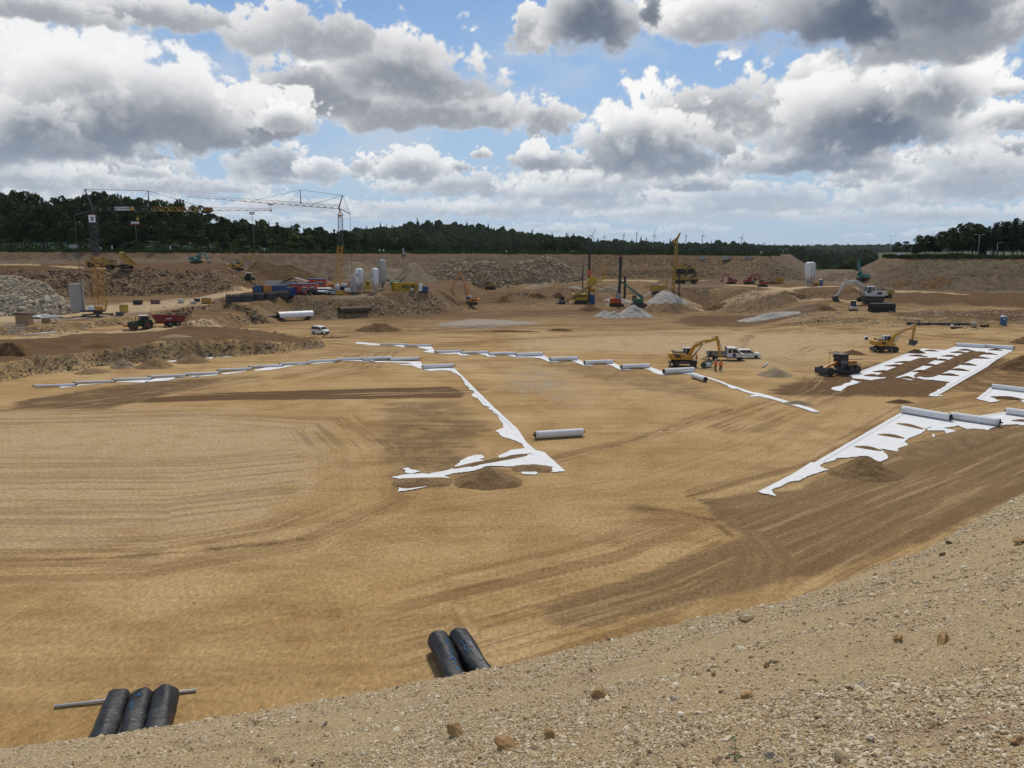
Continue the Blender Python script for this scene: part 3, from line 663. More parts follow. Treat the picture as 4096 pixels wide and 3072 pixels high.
ng.interface.new_socket('Geometry', in_out='INPUT', socket_type='NodeSocketGeometry'); ng.interface.new_socket('Geometry', in_out='OUTPUT', socket_type='NodeSocketGeometry')
gi = ng.nodes.new('NodeGroupInput'); go = ng.nodes.new('NodeGroupOutput'); L = ng.links.new
mp = ng.nodes.new('GeometryNodeMeshToPoints'); L(gi.outputs[0], mp.inputs[0])
jn = ng.nodes.new('GeometryNodeGeometryToInstance')
for k in range(6):
    ic = ng.nodes.new('GeometryNodeMeshIcoSphere'); ic.inputs['Subdivisions'].default_value = 2 if k < 2 else 1; ic.inputs['Radius'].default_value = 1.0
    nz = ng.nodes.new('ShaderNodeTexNoise'); nz.inputs['Scale'].default_value = 1.1 + .12 * k
    po = ng.nodes.new('GeometryNodeInputPosition'); ad = ng.nodes.new('ShaderNodeVectorMath'); ad.operation = 'ADD'; L(po.outputs[0], ad.inputs[0]); ad.inputs[1].default_value = (k * 3.1, k * 1.7, 0); L(ad.outputs[0], nz.inputs['Vector'])
    sb = ng.nodes.new('ShaderNodeVectorMath'); sb.operation = 'SUBTRACT'; L(nz.outputs['Color'], sb.inputs[0]); sb.inputs[1].default_value = (.5, .5, .5)
    sc_ = ng.nodes.new('ShaderNodeVectorMath'); sc_.operation = 'SCALE'; L(sb.outputs[0], sc_.inputs[0]); sc_.inputs['Scale'].default_value = 1.5
    sp = ng.nodes.new('GeometryNodeSetPosition'); L(ic.outputs[0], sp.inputs[0]); L(sc_.outputs[0], sp.inputs['Offset'])
    tr_ = ng.nodes.new('GeometryNodeTransform'); L(sp.outputs[0], tr_.inputs[0]); tr_.inputs['Scale'].default_value = (1.25, .85 + .05 * k, .50 + .04 * k)
    sm_ = ng.nodes.new('GeometryNodeSetMaterial'); L(tr_.outputs[0], sm_.inputs[0]); sm_.inputs['Material'].default_value = pmat
    L(sm_.outputs[0], jn.inputs[0])
ip = ng.nodes.new('GeometryNodeInstanceOnPoints'); L(mp.outputs[0], ip.inputs['Points']); L(jn.outputs[0], ip.inputs['Instance']); ip.inputs['Pick Instance'].default_value = True
def named(nm_, typ):
    a = ng.nodes.new('GeometryNodeInputNamedAttribute'); a.data_type = typ; a.inputs[0].default_value = nm_; return a.outputs[0]
L(named('size', 'FLOAT'), ip.inputs['Scale']); er = ng.nodes.new('FunctionNodeEulerToRotation'); L(named('turn', 'FLOAT_VECTOR'), er.inputs[0]); L(er.outputs[0], ip.inputs['Rotation'])
L(ip.outputs[0], go.inputs[0])
pebble_group = ng

# single rocks lying on the slope
def stone_mat(name, c1, c2, scale=3.0):
    m, N = new_mat(name); tc = N.n('ShaderNodeTexCoord').outputs['Object']; n = N.noise(tc, scale, 6, .65, .3)
    col = N.mix(N.ss(n, .32, .68), c1, c2); col = N.mix(N.m('MULTIPLY', N.ss(N.noise(tc, scale * 5, 4, .7), .56, .70), .5), col, (.12, .075, .04))
    finish(N, col, .9, bump=N.noise(tc, scale * 3, 6, .7), bstr=.6, bdist=.12, spec=.15); return m
M_ochre = stone_mat('ochre limestone', (.33, .195, .085), (.58, .40, .21))
M_pale = stone_mat('pale limestone', (.36, .30, .225), (.62, .55, .44))
M_brownrock = stone_mat('brown limestone', (.20, .12, .06), (.46, .33, .20))
ROCKS = [(1823, 2945, 44, 0, 'pale tan wedge-shaped rock left of the pair near the bottom edge'), (2020, 2992, 40, 0, 'ochre rock nearest the bottom edge of the picture'), (2206, 2950, 32, 0, 'small pointed ochre rock right of the nearest one'),
         (2400, 2790, 36, 0, 'flat ochre rock above and right of the two pointed ones'), (2986, 2488, 26, 2, 'dark brown round rock close to the crest of the slope'), (2986, 2790, 22, 0, 'small ochre block low in the middle of the slope'),
         (3595, 2565, 24, 0, 'ochre rock just left of the sandy bare patch'), (3768, 2570, 28, 0, 'blocky ochre rock sitting on the sandy bare patch'), (3067, 2670, 16, 2, 'small brown rock above the seedling'), (2855, 2705, 15, 0, 'small buff rock on the left of the rough patch'),
         (3080, 3030, 26, 1, 'pale rounded stone beside the green seedling'), (3482, 2970, 16, 1, 'white stone low on the right of the slope'), (3770, 2222, 15, 2, 'little brown rock near the crest on the right'), (4080, 2175, 18, 0, 'ochre rock cut by the right edge of the picture'),
         (4075, 2975, 26, 0, 'ochre rock at the right edge near the bottom'), (3400, 2760, 14, 2, 'small flat brown rock in the middle right of the slope'), (3600, 2780, 15, 2, 'small brown clod below the sandy patch'), (3450, 2745, 13, 1, 'little pale stone beside the furrow'), (2700, 2800, 18, 1, 'pale stone in the lower middle of the slope'), (1300, 2900, 13, 1, 'small pale stone low on the left part of the slope'), (2130, 2985, 13, 0, 'tiny ochre splinter beside the nearest rock')]
for k, (px, py, w, kind, lab) in enumerate(ROCKS):
    p = near_at(px, py); r = w / FPX * (p - camo.location).length
    co, tr = rock_shape(3, 40 + k, .5, .8, 8)
    o = mesh_part('rock', np_mesh('rock', co * r, tr, (M_ochre, M_pale, M_brownrock)[kind]), None, (p.x, p.y, p.z + r * .32), (0.2 * math.sin(k), .2 * math.cos(k * 2), k * 1.3))
    tag(o, lab, 'rock', 'single rocks on the near slope')
# green seedling
M_leaf = paint('seedling leaf', (.045, .10, .025), .6, dirt=.1)
p = near_at(2936, 3040)
sd_ = empty('seedling', p, 0, 'small green seedling with few leaves growing in the gravel', 'plant')
b = MB(); b.tube((0, 0, -.02), (.005, 0, .09), .003, .0025, 5); b.tube((.005, 0, .09), (-.01, .01, .17), .0025, .0012, 5); b.build('stem', paint('stem', (.10, .06, .03)), sd_)
for k, (z, a, l) in enumerate([(.015, .3, .06), (.03, 3.2, .05), (.075, 2.4, .045), (.09, 5.2, .04), (.13, 1.0, .035), (.165, 3.6, .03), (.02, 4.8, .05)]):
    b = MB(); c_, s_ = math.cos(a), math.sin(a)
    pts = [(0, 0, 0), (.35, .22, .12), (.75, .20, .16), (1, 0, .10), (.75, -.20, .16), (.35, -.22, .12)]
    b.add([(x * c_ * l - y * s_ * l, x * s_ * l + y * c_ * l, z + zz * l) for x, y, zz in pts], [(0, 1, 2, 3), (0, 3, 4, 5)]); b.build('leaf', M_leaf, sd_)
# ------------------------------------------------------------------ heaps of gravel and soil
def heap_mat(name, c1, c2, grit=5.0, chips=.35):
    m, N = new_mat(name); pos = N.n('ShaderNodeNewGeometry').outputs['Position']
    n = N.noise(pos, .7, 5, .6); g = N.noise(pos, grit, 6, .85)
    col = N.mix(N.ss(n, .3, .7), c1, c2)
    col = N.mix(N.m('MULTIPLY', N.ss(g, .50, .38), .55), col, tuple(v * .35 for v in c1)); col = N.mix(N.m('MULTIPLY', N.ss(g, .54, .66), chips), col, tuple(min(v * 1.9 + .05, .75) for v in c2))
    finish(N, col, .95, bump=N.m('ADD', g, N.m('MULTIPLY', n, 1.5)), bstr=.8, bdist=.18, spec=.1); return m
M_hbrown = heap_mat('brown gravel', (.23, .145, .07), (.31, .21, .11)); M_hdark = heap_mat('dark brown soil', (.11, .06, .026), (.20, .12, .058)); M_hgrey = heap_mat('grey chippings', (.36, .335, .30), (.46, .43, .39), chips=.2)
M_hgb = heap_mat('grey brown gravel', (.27, .205, .13), (.36, .285, .19)); M_sand = heap_mat('pale sandy gravel', (.22, .165, .105), (.30, .235, .155), 3.0, .2); M_sandd = heap_mat('earthy sand', (.12, .072, .034), (.175, .112, .058), 3.0, .2); M_pink = heap_mat('reddish sand', (.31, .19, .12), (.40, .27, .18), 3.0, .2)
def heap_mesh(rx, ry, h, seed, m, sharp=1.0, lobes=.18, nr=26, na=64, z0=None, cx=0, cy=0, rz=0, rub=.04, ridge=0.0, flat=0.0, boxy=0.0):
    """poured heap: cone with a worn tip and an uneven foot, lying on the ground round cx,cy"""
    t = np.linspace(0, 2 * PI, na, endpoint=False); r = np.linspace(0, 1, nr)
    T, Rr = np.meshgrid(t, r)
    w = 1 + (fbm(np.cos(T) * 1.6 + seed, np.sin(T) * 1.6, None, 4, .55, seed=seed) - .5) * 2 * lobes
    X = rx * Rr * w * np.cos(T); Y = ry * Rr * w * np.sin(T)
    if boxy:
        sq = 1 / np.maximum(np.abs(np.cos(T)) ** boxy + np.abs(np.sin(T)) ** boxy, 1e-6) ** (1 / boxy); X, Y = X * sq, Y * sq
    p = np.clip(1 - Rr, 0, 1)
    prof = np.where(p > 1 - flat, 1 - flat, p) if flat else p
    tip = .10 / sharp
    prof = prof - tip * np.exp(-(Rr / .16) ** 2) * .9
    prof = prof ** (1.0) * (.86 + .14 * p) / (1 - tip * .5 - flat * .9)
    nz = fbm(X / max(rx, ry) * 5 + seed * 3, Y / max(rx, ry) * 5, None, 5, .6, seed=seed + 1) - .5
    Z = h * prof + nz * h * .34 * np.minimum(1, p * 4) * (.4 + lobes * 2)
    c, s_ = math.cos(rz), math.sin(rz)
    WX, WY = cx + X * c - Y * s_, cy + X * s_ + Y * c
    Z = Z + (height(WX, WY) if z0 is None else z0) - .04 * (Rr > .97) - .02
    co = np.stack([WX - cx, WY - cy, Z], -1)
    me = bpy.data.meshes.new('heap')
    k = np.arange(nr * na).reshape(nr, na); kn = np.roll(k, -1, 1)
    q = np.stack([k[1:-1], kn[1:-1], kn[2:], k[2:]], -1).reshape(-1, 4).tolist()[:]
    q = np.stack([k[1:-1], k[2:], kn[2:], kn[1:-1]], -1).reshape(-1, 4).tolist()
    tri = np.stack([np.zeros(na, int), k[1], kn[1]], -1).tolist()
    me.from_pydata(co.reshape(-1, 3).tolist(), [], q + tri); me.polygons.foreach_set('use_smooth', [True] * len(me.polygons)); me.materials.append(m); me.update()
    return me
def heap(px0, px1, base, top, m, label, seed, name='gravel_heap', deep=.8, group=None, cat='gravel heap', **kw):
    """heap seen between photo columns px0..px1, foot at row base, tip at row top"""
    cx = (px0 + px1) / 2; f = at(cx, base); rx = (px1 - px0) / 2 / FPX * f.y * 1.02; ry = rx * deep
    c = Vector((f.x * (f.y + ry) / f.y, f.y + ry, 0)); g = gz(c.x, c.y)
    h = max(D(cx, top, c.y).z - g, .25)
    o = mesh_part(name, heap_mesh(rx, ry, h, seed, m, cx=c.x, cy=c.y, **kw), None, (c.x, c.y, 0)); return tag(o, label, cat, group)
heap(440, 546, 1476, 1434, M_hgb, 'small grey gravel heap, leftmost of three beside the cut face', 3)
heap(300, 446, 1499, 1470, M_hbrown, 'low dark gravel spread left of the three small heaps', 4, sharp=.5)
heap(540, 700, 1477, 1427, M_hbrown, 'brown gravel heap, middle of three beside the cut face', 5)
heap(696, 846, 1457, 1412, M_hbrown, 'brown gravel heap, rightmost of three beside the cut face', 6)
heap(1798, 2112, 1962, 1865, M_hbrown, 'large brown gravel heap at the near corner of the white sheet', 7, deep=.75, sharp=.7)
heap(3300, 3610, 1926, 1822, M_hbrown, 'dark gravel heap on the nearest right-hand white sheet', 8, deep=.75, sharp=.6)
heap(3025, 3172, 1511, 1468, M_hgb, 'grey gravel heap right of the two workers', 9)
heap(3355, 3462, 1421, 1397, M_hdark, 'dark soil heap behind the grader', 10, deep=.6); heap(3305, 3375, 1416, 1402, M_hgb, 'small low heap behind the grader cab', 11, deep=.6)
heap(3975, 4200, 1488, 1419, M_hdark, 'big dark soil heap at the right edge beside the long sheet', 12); heap(4045, 4180, 1379, 1338, M_hdark, 'dark soil heap at the right edge beyond the sheet rolls', 13)
heap(2450, 2618, 1271, 1217, M_hgrey, 'tallest light grey chippings heap in front of the drilling rigs', 14, name='chippings_heap'); heap(2375, 2465, 1268, 1239, M_hgrey, 'small grey chippings heap at the left of the trio', 15, name='chippings_heap'); heap(2411, 2504, 1274, 1242, M_hgrey, 'small grey chippings heap at the front of the trio', 16, name='chippings_heap')
heap(2412, 2530, 1210, 1188, M_hgrey, 'grey chippings heap behind the red drilling rig', 17, name='chippings_heap', deep=.5); heap(2574, 2760, 1210, 1182, M_hgrey, 'wide grey chippings heap behind the green telescopic crane', 18, name='chippings_heap', deep=.45, sharp=.4, lobes=.3)
heap(2310, 2406, 1247, 1219, M_hdark, 'ragged heap of dug clods before the yellow drill rig', 19, name='soil_heap', lobes=.4); heap(2808, 2898, 1244, 1217, M_hdark, 'dark conical soil heap right of the chippings', 20, name='soil_heap')
heap(2958, 3195, 1279, 1248, M_hgrey, 'low wide grey chippings heap alone on the right floor', 21, name='chippings_heap', deep=.45, sharp=.5, lobes=.3); heap(3246, 3345, 1246, 1218, M_hdark, 'brown soil heap left of the small roller', 22, name='soil_heap', sharp=.5)
heap(1430, 1612, 1330, 1289, M_hdark, 'low brown soil mound on the floor right of the white van', 23, name='soil_heap', sharp=.4, lobes=.3); heap(1970, 2062, 1211, 1180, M_hdark, 'brown soil heap right of the orange long-boom excavator', 24, name='soil_heap')
heap(2180, 2300, 1325, 1312, M_hdark, 'flat dark soil ridge crossing the middle floor', 25, name='soil_ridge', deep=.25, sharp=.4); heap(1900, 2170, 1330, 1319, M_hdark, 'long low soil ridge on the middle floor', 26, name='soil_ridge', deep=.15, sharp=.4)
heap(3120, 3260, 1622, 1600, M_hgb, 'faint gravel rise below the ladder-patterned sheet', 27, deep=.4, sharp=.3); heap(3540, 3660, 1616, 1596, M_hdark, 'low dark heap between the right-hand sheets', 28, deep=.5, sharp=.3)
for k, (x0, x1, b_, t_, m_, lab) in enumerate([(2112, 2190, 1193, 1171, M_hdark, 'brown mound, left of two on the rough ground before the rigs'), (2198, 2264, 1193, 1168, M_hdark, 'brown mound, right of two on the rough ground before the rigs'), (2094, 2212, 1156, 1134, M_hgb, 'flat grey brown mound below the wide rubble heap'), (2274, 2336, 1156, 1144, M_hgrey, 'small blue grey chippings patch left of the dark rig mast'), (2392, 2474, 1168, 1145, M_hgb, 'stony mound behind the red drilling rig'), (1745, 1840, 1200, 1178, M_hdark, 'low brown mound left of the orange excavator'), (2830, 2960, 1178, 1150, M_hbrown, 'brown soil bank below the red excavators'), (3150, 3230, 1192, 1172, M_hdark, 'dark spoil mound right of the light ramp'), (3560, 3650, 1152, 1134, M_hdark, 'dark spoil mound below the right bank, left one'), (3680, 3800, 1158, 1140, M_hdark, 'dark spoil mound below the right bank, right one'), (-40, 120, 1425, 1362, M_hdark, 'brown soil mound on the raised block at the left edge'), (330, 460, 1395, 1374, M_hdark, 'low soil mound in the middle of the raised block'), (640, 760, 1352, 1336, M_hgb, 'pale stony mound on the raised block behind the small heaps'), (1520, 1640, 1208, 1190, M_hdark, 'slumped soil mound on the bank below the silos'), (900, 1010, 1232, 1212, M_hbrown, 'orange brown soil mound below the arched cages')]): heap(x0, x1, b_, t_, m_, lab, 200 + k, name='soil_heap', lobes=.35, sharp=.45, deep=.6)
# stockpiles on the upper terrace
def stockpile(pts, base, m, label, seed, yy, name='sand_stockpile', back=1.0, tan=.68, cat='stockpile'):
    """long stockpile: crest given by photo points, at distance yy, foot where it meets the ground"""
    P3 = [D(x, y, yy) for x, y in pts]; n = 60
    xs = np.linspace(0, 1, n); cum = np.linspace(0, 1, len(P3))
    CX = np.interp(xs, cum, [p.x for p in P3]); CZ = np.interp(xs, cum, [p.z for p in P3]) + (fbm(xs * 9 + seed, xs * 0, None, 4, seed=seed) - .5) * .8
    g0 = height(CX, np.full(n, yy)); hh = np.maximum(CZ - g0, .1)
    v = np.linspace(-1, 1, 41); V, I = np.meshgrid(v, np.arange(n))
    X = CX[I]; Yv = yy + V * (hh[I] / tan) ; gg = height(X, Yv)
    Z = CZ[I] - np.abs(V) * (CZ[I] - gg) + (fbm(X / 3.0, Yv / 3.0, None, 4, .55, seed=seed + 2) - .5) * 1.3 * (1 - np.abs(V)) - np.abs(V) * .1
    cx = float(CX.mean()); o = mesh_part(name, grid_mesh(name, X - cx, Yv - yy, Z), None, (cx, yy, 0)); o.data.materials.append(m); return tag(o, label, cat)
stockpile([(925, 1140), (965, 1105), (1032, 1037), (1060, 1040), (1110, 1062), (1160, 1062), (1215, 1078), (1262, 1105), (1305, 1128)], 0, M_sandd, 'huge dark sand stockpile behind the site containers', 31, 290)
stockpile([(1270, 1130), (1335, 1085), (1402, 1046), (1440, 1048), (1478, 1068), (1500, 1069), (1590, 1070), (1640, 1100)], 0, M_sand, 'pale flat-topped sand stockpile behind the silos', 32, 318)
stockpile([(1565, 1135), (1610, 1080), (1637, 1054), (1662, 1055), (1700, 1085), (1775, 1135)], 0, M_sand, 'pale pointed gravel stockpile right of the tall silo', 33, 300)
stockpile([(1120, 1150), (1160, 1125), (1225, 1120), (1290, 1118), (1330, 1138), (1345, 1150)], 0, M_pink, 'reddish sand heap just behind the red site cabins', 34, 262)
# rubble: heaps with single blocks lying on them
M_rub1 = stone_mat('grey quarry stone', (.34, .28, .195), (.60, .52, .40), 1.0); M_rub2 = stone_mat('buff quarry stone', (.20, .145, .09), (.38, .30, .20), 1.0); M_rub3 = stone_mat('brown quarry stone', (.09, .055, .03), (.27, .20, .125), 1.0)
STONES = {}
for mi, mm in enumerate((M_rub1, M_rub2, M_rub3)):
    STONES[mi] = [np_mesh('stone', *rock_shape(1, 700 + mi * 20 + k, .4, .7, 6), mm) for k in range(7)]
def surface_pick(me, n, r, bias=None):
    """random points over a mesh"""
    co = np.zeros(len(me.vertices) * 3); me.vertices.foreach_get('co', co); co = co.reshape(-1, 3)
    me.calc_loop_triangles(); tr = np.zeros(len(me.loop_triangles) * 3, int); me.loop_triangles.foreach_get('vertices', tr); tr = tr.reshape(-1, 3)
    a, b, c = co[tr[:, 0]], co[tr[:, 1]], co[tr[:, 2]]; ar = np.linalg.norm(np.cross(b - a, c - a), axis=1)
    nrm = np.cross(b - a, c - a); nrm = nrm * np.sign(nrm[:, 2:3] + 1e-9); ar = ar * (nrm[:, 1] < .15 * np.linalg.norm(nrm, axis=1) + 1e-9)       # the side toward the pit
    k = r.choice(len(tr), n, p=ar / ar.sum()); u, v = r.uniform(0, 1, n), r.uniform(0, 1, n); f = u + v > 1; u[f], v[f] = 1 - u[f], 1 - v[f]
    return a[k] + (b[k] - a[k]) * u[:, None] + (c[k] - a[k]) * v[:, None]
def merge_stones(name, pts, sizes, kinds, r, parent=None, sub=1):
    """many stones as one mesh"""
    cos, trs, k0 = [], [], 0
    for i in range(len(pts)):
        co, tr = ROCKLIB[int(kinds[i]) % len(ROCKLIB)]
        a = r.uniform(0, 6.28); c, s_ = math.cos(a), math.sin(a)
        q = co * sizes[i]; q = np.stack([q[:, 0] * c - q[:, 1] * s_, q[:, 0] * s_ + q[:, 1] * c, q[:, 2]], -1) + pts[i]
        cos.append(q); trs.append(tr + k0); k0 += len(co)
    co = np.concatenate(cos).astype(np.float32); tr = np.concatenate(trs).astype(np.int32)
    me = bpy.data.meshes.new(name); me.vertices.add(len(co)); me.vertices.foreach_set('co', co.ravel()); me.loops.add(tr.size); me.loops.foreach_set('vertex_index', tr.ravel())
    me.polygons.add(len(tr)); me.polygons.foreach_set('loop_start', np.arange(0, tr.size, 3, dtype=np.int32)); me.update()
    return mesh_part(name, me, parent)
ROCKLIB = [rock_shape(1, 900 + k, .4, .7, 6) for k in range(12)]
def rubble(o, kind, n_single, n_rest, s0, s1, seed):
    r = np.random.default_rng(seed); me = o.data
    p = surface_pick(me, n_single + n_rest, r); sz = s0 * (s1 / s0) ** (r.uniform(0, 1, len(p)) ** 2.2)
    order = np.argsort(-sz); p, sz = p[order], sz[order]
    for i in range(n_single):
        st = bpy.data.objects.new('stone', STONES[kind][i % 7]); link(st); st.parent = o; st.location = p[i]; st.scale = (sz[i],) * 3; st.rotation_euler = (r.normal(0, .5), r.normal(0, .5), r.uniform(0, 6.28))
    if n_rest:
        g = merge_stones('small_stones', p[n_single:], sz[n_single:], r.integers(0, 12, n_rest), r, o); g.data.materials.append((M_rub1, M_rub2, M_rub3)[kind]); g['kind'] = 'stuff'
o = stockpile([(-260, 1180), (-180, 1120), (-60, 1108), (60, 1106), (120, 1112), (160, 1125), (190, 1140), (225, 1178)], 0, M_hgb, 'light grey rubble heap of quarry stone at the left edge, upper one', 35, 205, 'rubble_heap', cat='rubble heap'); rubble(o, 0, 200, 900, .22, .75, 1)
o = stockpile([(-260, 1225), (-60, 1190), (60, 1188), (140, 1196), (210, 1182), (245, 1190), (285, 1220), (320, 1250)], 0, M_hgb, 'grey boulder heap at the left edge, lower one beside the ballast stack', 36, 193, 'rubble_heap', cat='rubble heap'); rubble(o, 0, 260, 600, .3, 1.15, 2)
o = stockpile([(1670, 1120), (1730, 1075), (1790, 1040), (1830, 1034), (1870, 1045), (1900, 1100)], 0, M_hgb, 'brown stony rubble heap right of the pale stockpile', 37, 335, 'rubble_heap', cat='rubble heap'); rubble(o, 1, 120, 700, .3, 1.0, 3)
o = stockpile([(1815, 1135), (1850, 1090), (1890, 1058), (1930, 1044), (1990, 1048), (2050, 1090), (2110, 1135)], 0, M_hgb, 'buff rubble heap above the yellow digger', 38, 326, 'rubble_heap', cat='rubble heap'); rubble(o, 1, 160, 900, .25, 1.2, 4)
o = stockpile([(2020, 1110), (2080, 1045), (2160, 1030), (2190, 1023), (2240, 1045), (2290, 1080), (2350, 1125)], 0, M_hgb, 'wide stony rubble heap against the far bank', 39, 338, 'rubble_heap', cat='rubble heap'); rubble(o, 1, 180, 1000, .25, 1.1, 5)
# loose stones over the cut faces, too many to count
def strew(n, cond, s0, s1, seed, kind, label, box):
    r = np.random.default_rng(seed); u = r.uniform(box[0], box[1], n * 6); y = r.uniform(box[2], box[3], n * 6); x = u * y
    h = height(x, y); g = np.abs(height(x, y + .6) - h) / .6; k = cond(x, y, h, g, r); x, y, h = x[k][:n], y[k][:n], h[k][:n]
    sz = s0 * (s1 / s0) ** (r.uniform(0, 1, len(x)) ** 3)
    o = merge_stones('loose_stones', np.stack([x, y, h + sz * .1], -1), sz, r.integers(0, 12, len(x)), r); o.data.materials.append((M_rub1, M_rub2, M_rub3)[kind]); tag(o, label, 'stones', kind='stuff')
clus = lambda x, y, sd, t, s=9.0: fbm(x / s, y / s, None, 4, .6, seed=sd) > t
strew(6500, lambda x, y, h, g, r: (g > .28) & (clus(x, y, 71, .40, 5) | (r.uniform(0, 1, len(x)) < .3)), .10, .62, 21, 2, 'loose stones covering the dark embankment on the left', (-.80, -.31, 190, 262))
strew(2600, lambda x, y, h, g, r: (g > .3), .10, .5, 22, 1, 'loose stones along the face of the raised block on the left', (-.85, -.22, 95, 185))
strew(3500, lambda x, y, h, g, r: (g > .3) & clus(x, y, 73, .42, 6), .10, .5, 23, 1, 'loose stones on the terrace bank in the middle', (-.40, .0, 190, 262))
strew(4500, lambda x, y, h, g, r: (g > .22) & clus(x, y, 74, .45, 8), .12, .55, 24, 1, 'loose stones on the rough ground before the far bank', (-.05, .45, 255, 330))
strew(3000, lambda x, y, h, g, r: (h > 12.5) & (h < 16.5) & clus(x, y, 75, .42, 6), .12, .5, 25, 1, 'loose stones weathering out of the far bank', (-.75, .40, 285, 378))
strew(2200, lambda x, y, h, g, r: (g > .3) & (h > 9), .10, .42, 26, 1, 'loose stones weathering out of the right bank', (.42, .80, 230, 300))
strew(1800, lambda x, y, h, g, r: (h > 1.0) & (h < 3.4) & clus(x, y, 76, .46, 7), .09, .42, 27, 0, 'loose stones along the low right-hand step', (.36, .75, 170, 215))

strew(2200, lambda x, y, h, g, r: (h < .4) & clus(x, y, 77, .54, 3), .015, .055, 28, 2, 'small dark clods scattered over the near pit floor', (-.72, .72, 26, 95))
strew(3000, lambda x, y, h, g, r: (h < .4) & clus(x, y, 78, .50, 4), .015, .05, 29, 1, 'small pale stones scattered over the near pit floor', (-.72, .72, 26, 85))
# ------------------------------------------------------------------ white geotextile sheets on the floor
M_sheet, N = new_mat('white geotextile'); tc = N.n('ShaderNodeNewGeometry').outputs['Position']
wr = N.noise(N.v('MULTIPLY', tc, (1, .5, 1)), 1.3, 5, .6, .6); sp = N.noise(tc, 7, 5, .8)
finish(N, N.mix(N.m('MULTIPLY', N.ss(sp, .56, .74), .5), N.mix(wr, (.70, .71, .73), (.80, .81, .82)), (.50, .38, .24)), .85, bump=wr, bstr=.8, bdist=.25, spec=.2)
def ragged(pts, seed, amp=.28, step=.2):
    """outline in photo pixels (third value 1 = clean cut edge from here on) to a ragged outline on the floor"""
    out = []; r = np.random.default_rng(seed); n = len(pts)
    for i in range(n):
        a, b = P(*pts[i][:2]), P(*pts[(i + 1) % n][:2]); L_ = (b - a).length; clean = len(pts[i]) > 2
        k = max(1, int(L_ / (1.2 if clean else step))); nrm = Vector((-(b - a).y, (b - a).x, 0)).normalized() if L_ > 0 else Vector((0, 0, 0))
        for j in range(k):
            q = a.lerp(b, j / k); e = .03 if clean else amp * min(1, 4 * min(j, k - j) / k + .2)
            q = q + nrm * ((vnoise(np.array([q.x / 1.5 + seed]), np.array([q.y / 1.5]), None, 5)[0] - .5) * 2 * e + r.uniform(-.3, .3) * e)
            out.append(q)
    return out
def sheet(pts, seed, label, lift=.05, group='white geotextile sheets', amp=.28):
    ol = ragged(pts, seed, amp); c = sum(ol, Vector()) / len(ol)
    bm = bmesh.new(); vs = [bm.verts.new((q.x - c.x, q.y - c.y, 0)) for q in ol]
    es = [bm.edges.new((vs[i], vs[(i + 1) % len(vs)])) for i in range(len(vs))]
    bmesh.ops.triangle_fill(bm, use_beauty=True, use_dissolve=False, edges=es)
    ex = bmesh.ops.extrude_face_region(bm, geom=bm.faces[:]); bmesh.ops.translate(bm, verts=[v for v in ex['geom'] if isinstance(v, bmesh.types.BMVert)], vec=(0, 0, .02))
    bmesh.ops.recalc_face_normals(bm, faces=bm.faces[:])
    me = bpy.data.meshes.new('geotextile_sheet'); bm.to_mesh(me); bm.free(); me.materials.append(M_sheet)
    o = mesh_part('geotextile_sheet', me, None, (c.x, c.y, lift)); tag(o, label, 'geotextile sheet', group)
    for i in range(len(pts)):
        a, b = P(*pts[i][:2]), P(*pts[(i + 1) % len(pts)][:2])
        if len(pts[i]) > 2 and (b - a).length > 7:
            nn = Vector((-(b - a).y, (b - a).x, 0)).normalized(); nn = nn if poly_in(a.lerp(b, .5) + nn * .5, ol) else -nn
            q = MB()
            for off in (.42, .55): q.bar(a.lerp(b, .03) + nn * off - c + Vector((0, 0, .024)), a.lerp(b, .97) + nn * off - c + Vector((0, 0, .024)), .022)
            q.build('seam', M_seam, o)
    return o
M_seam = paint('seam thread', (.42, .41, .40), .8, dirt=.4)
def poly_in(p, ol): return poly_sd(np.array([p.x]), np.array([p.y]), [(q.x, q.y) for q in ol])[0] < 0
Z7 = lambda l: [(1400 + p[0] / 2.212, 1350 + p[1] / 2.212, *p[2:]) for p in l]
Z1 = lambda l: [(p[0] / 2.765, 1000 + p[1] / 2.765, *p[2:]) for p in l]
Z2 = lambda l: [(700 + p[0] / 2.765, 1150 + p[1] / 2.765, *p[2:]) for p in l]
Z3 = lambda l: [(2600 + p[0] / 3.16, 1250 + p[1] / 3.16, *p[2:]) for p in l]
Z5 = lambda l: [(3300 + p[0] / 2.779, 1300 + p[1] / 2.779, *p[2:]) for p in l]
Z6 = lambda l: [(3000 + p[0] / 2.018, 1550 + p[1] / 2.018, *p[2:]) for p in l]
sheet(Z7([(640, 275, 1), (920, 275, 1), (1000, 350, 1), (1250, 600, 1), (1490, 820, 1), (1560, 930, 1), (1640, 1000, 1), (1720, 1020, 1), (1905, 1188), (1780, 1195), (1800, 1150), (1640, 1130), (1400, 1145), (1200, 1145), (1050, 1190), (940, 1205), (820, 1225), (880, 1250), (800, 1255), (650, 1250), (480, 1270), (365, 1240), (520, 1215), (700, 1215), (830, 1185), (900, 1165), (1090, 1150), (1250, 1105), (1450, 1070), (1620, 1030), (1480, 1040), (1330, 1075), (1330, 1045), (1420, 1000), (1545, 985), (1510, 940), (1430, 910), (1340, 875), (1285, 835), (1365, 800), (1350, 760), (1260, 650), (1180, 600), (1140, 545), (1075, 515), (1098, 490), (1020, 420), (985, 350), (900, 300), (800, 292), (700, 300)]), 1, 'long white sheet edge running diagonally to the gravel heap', amp=.18)
sheet(Z7([(925, 1148), (1010, 1080), (1120, 1045), (1180, 1060), (1140, 1085), (1200, 1100), (1080, 1120)]), 2, 'small white sheet patch showing through gravel above the heap'); sheet(Z7([(455, 1160), (520, 1155), (620, 1190), (540, 1207), (490, 1200)]), 3, 'small white sheet patch at the far left of the gravel corner')
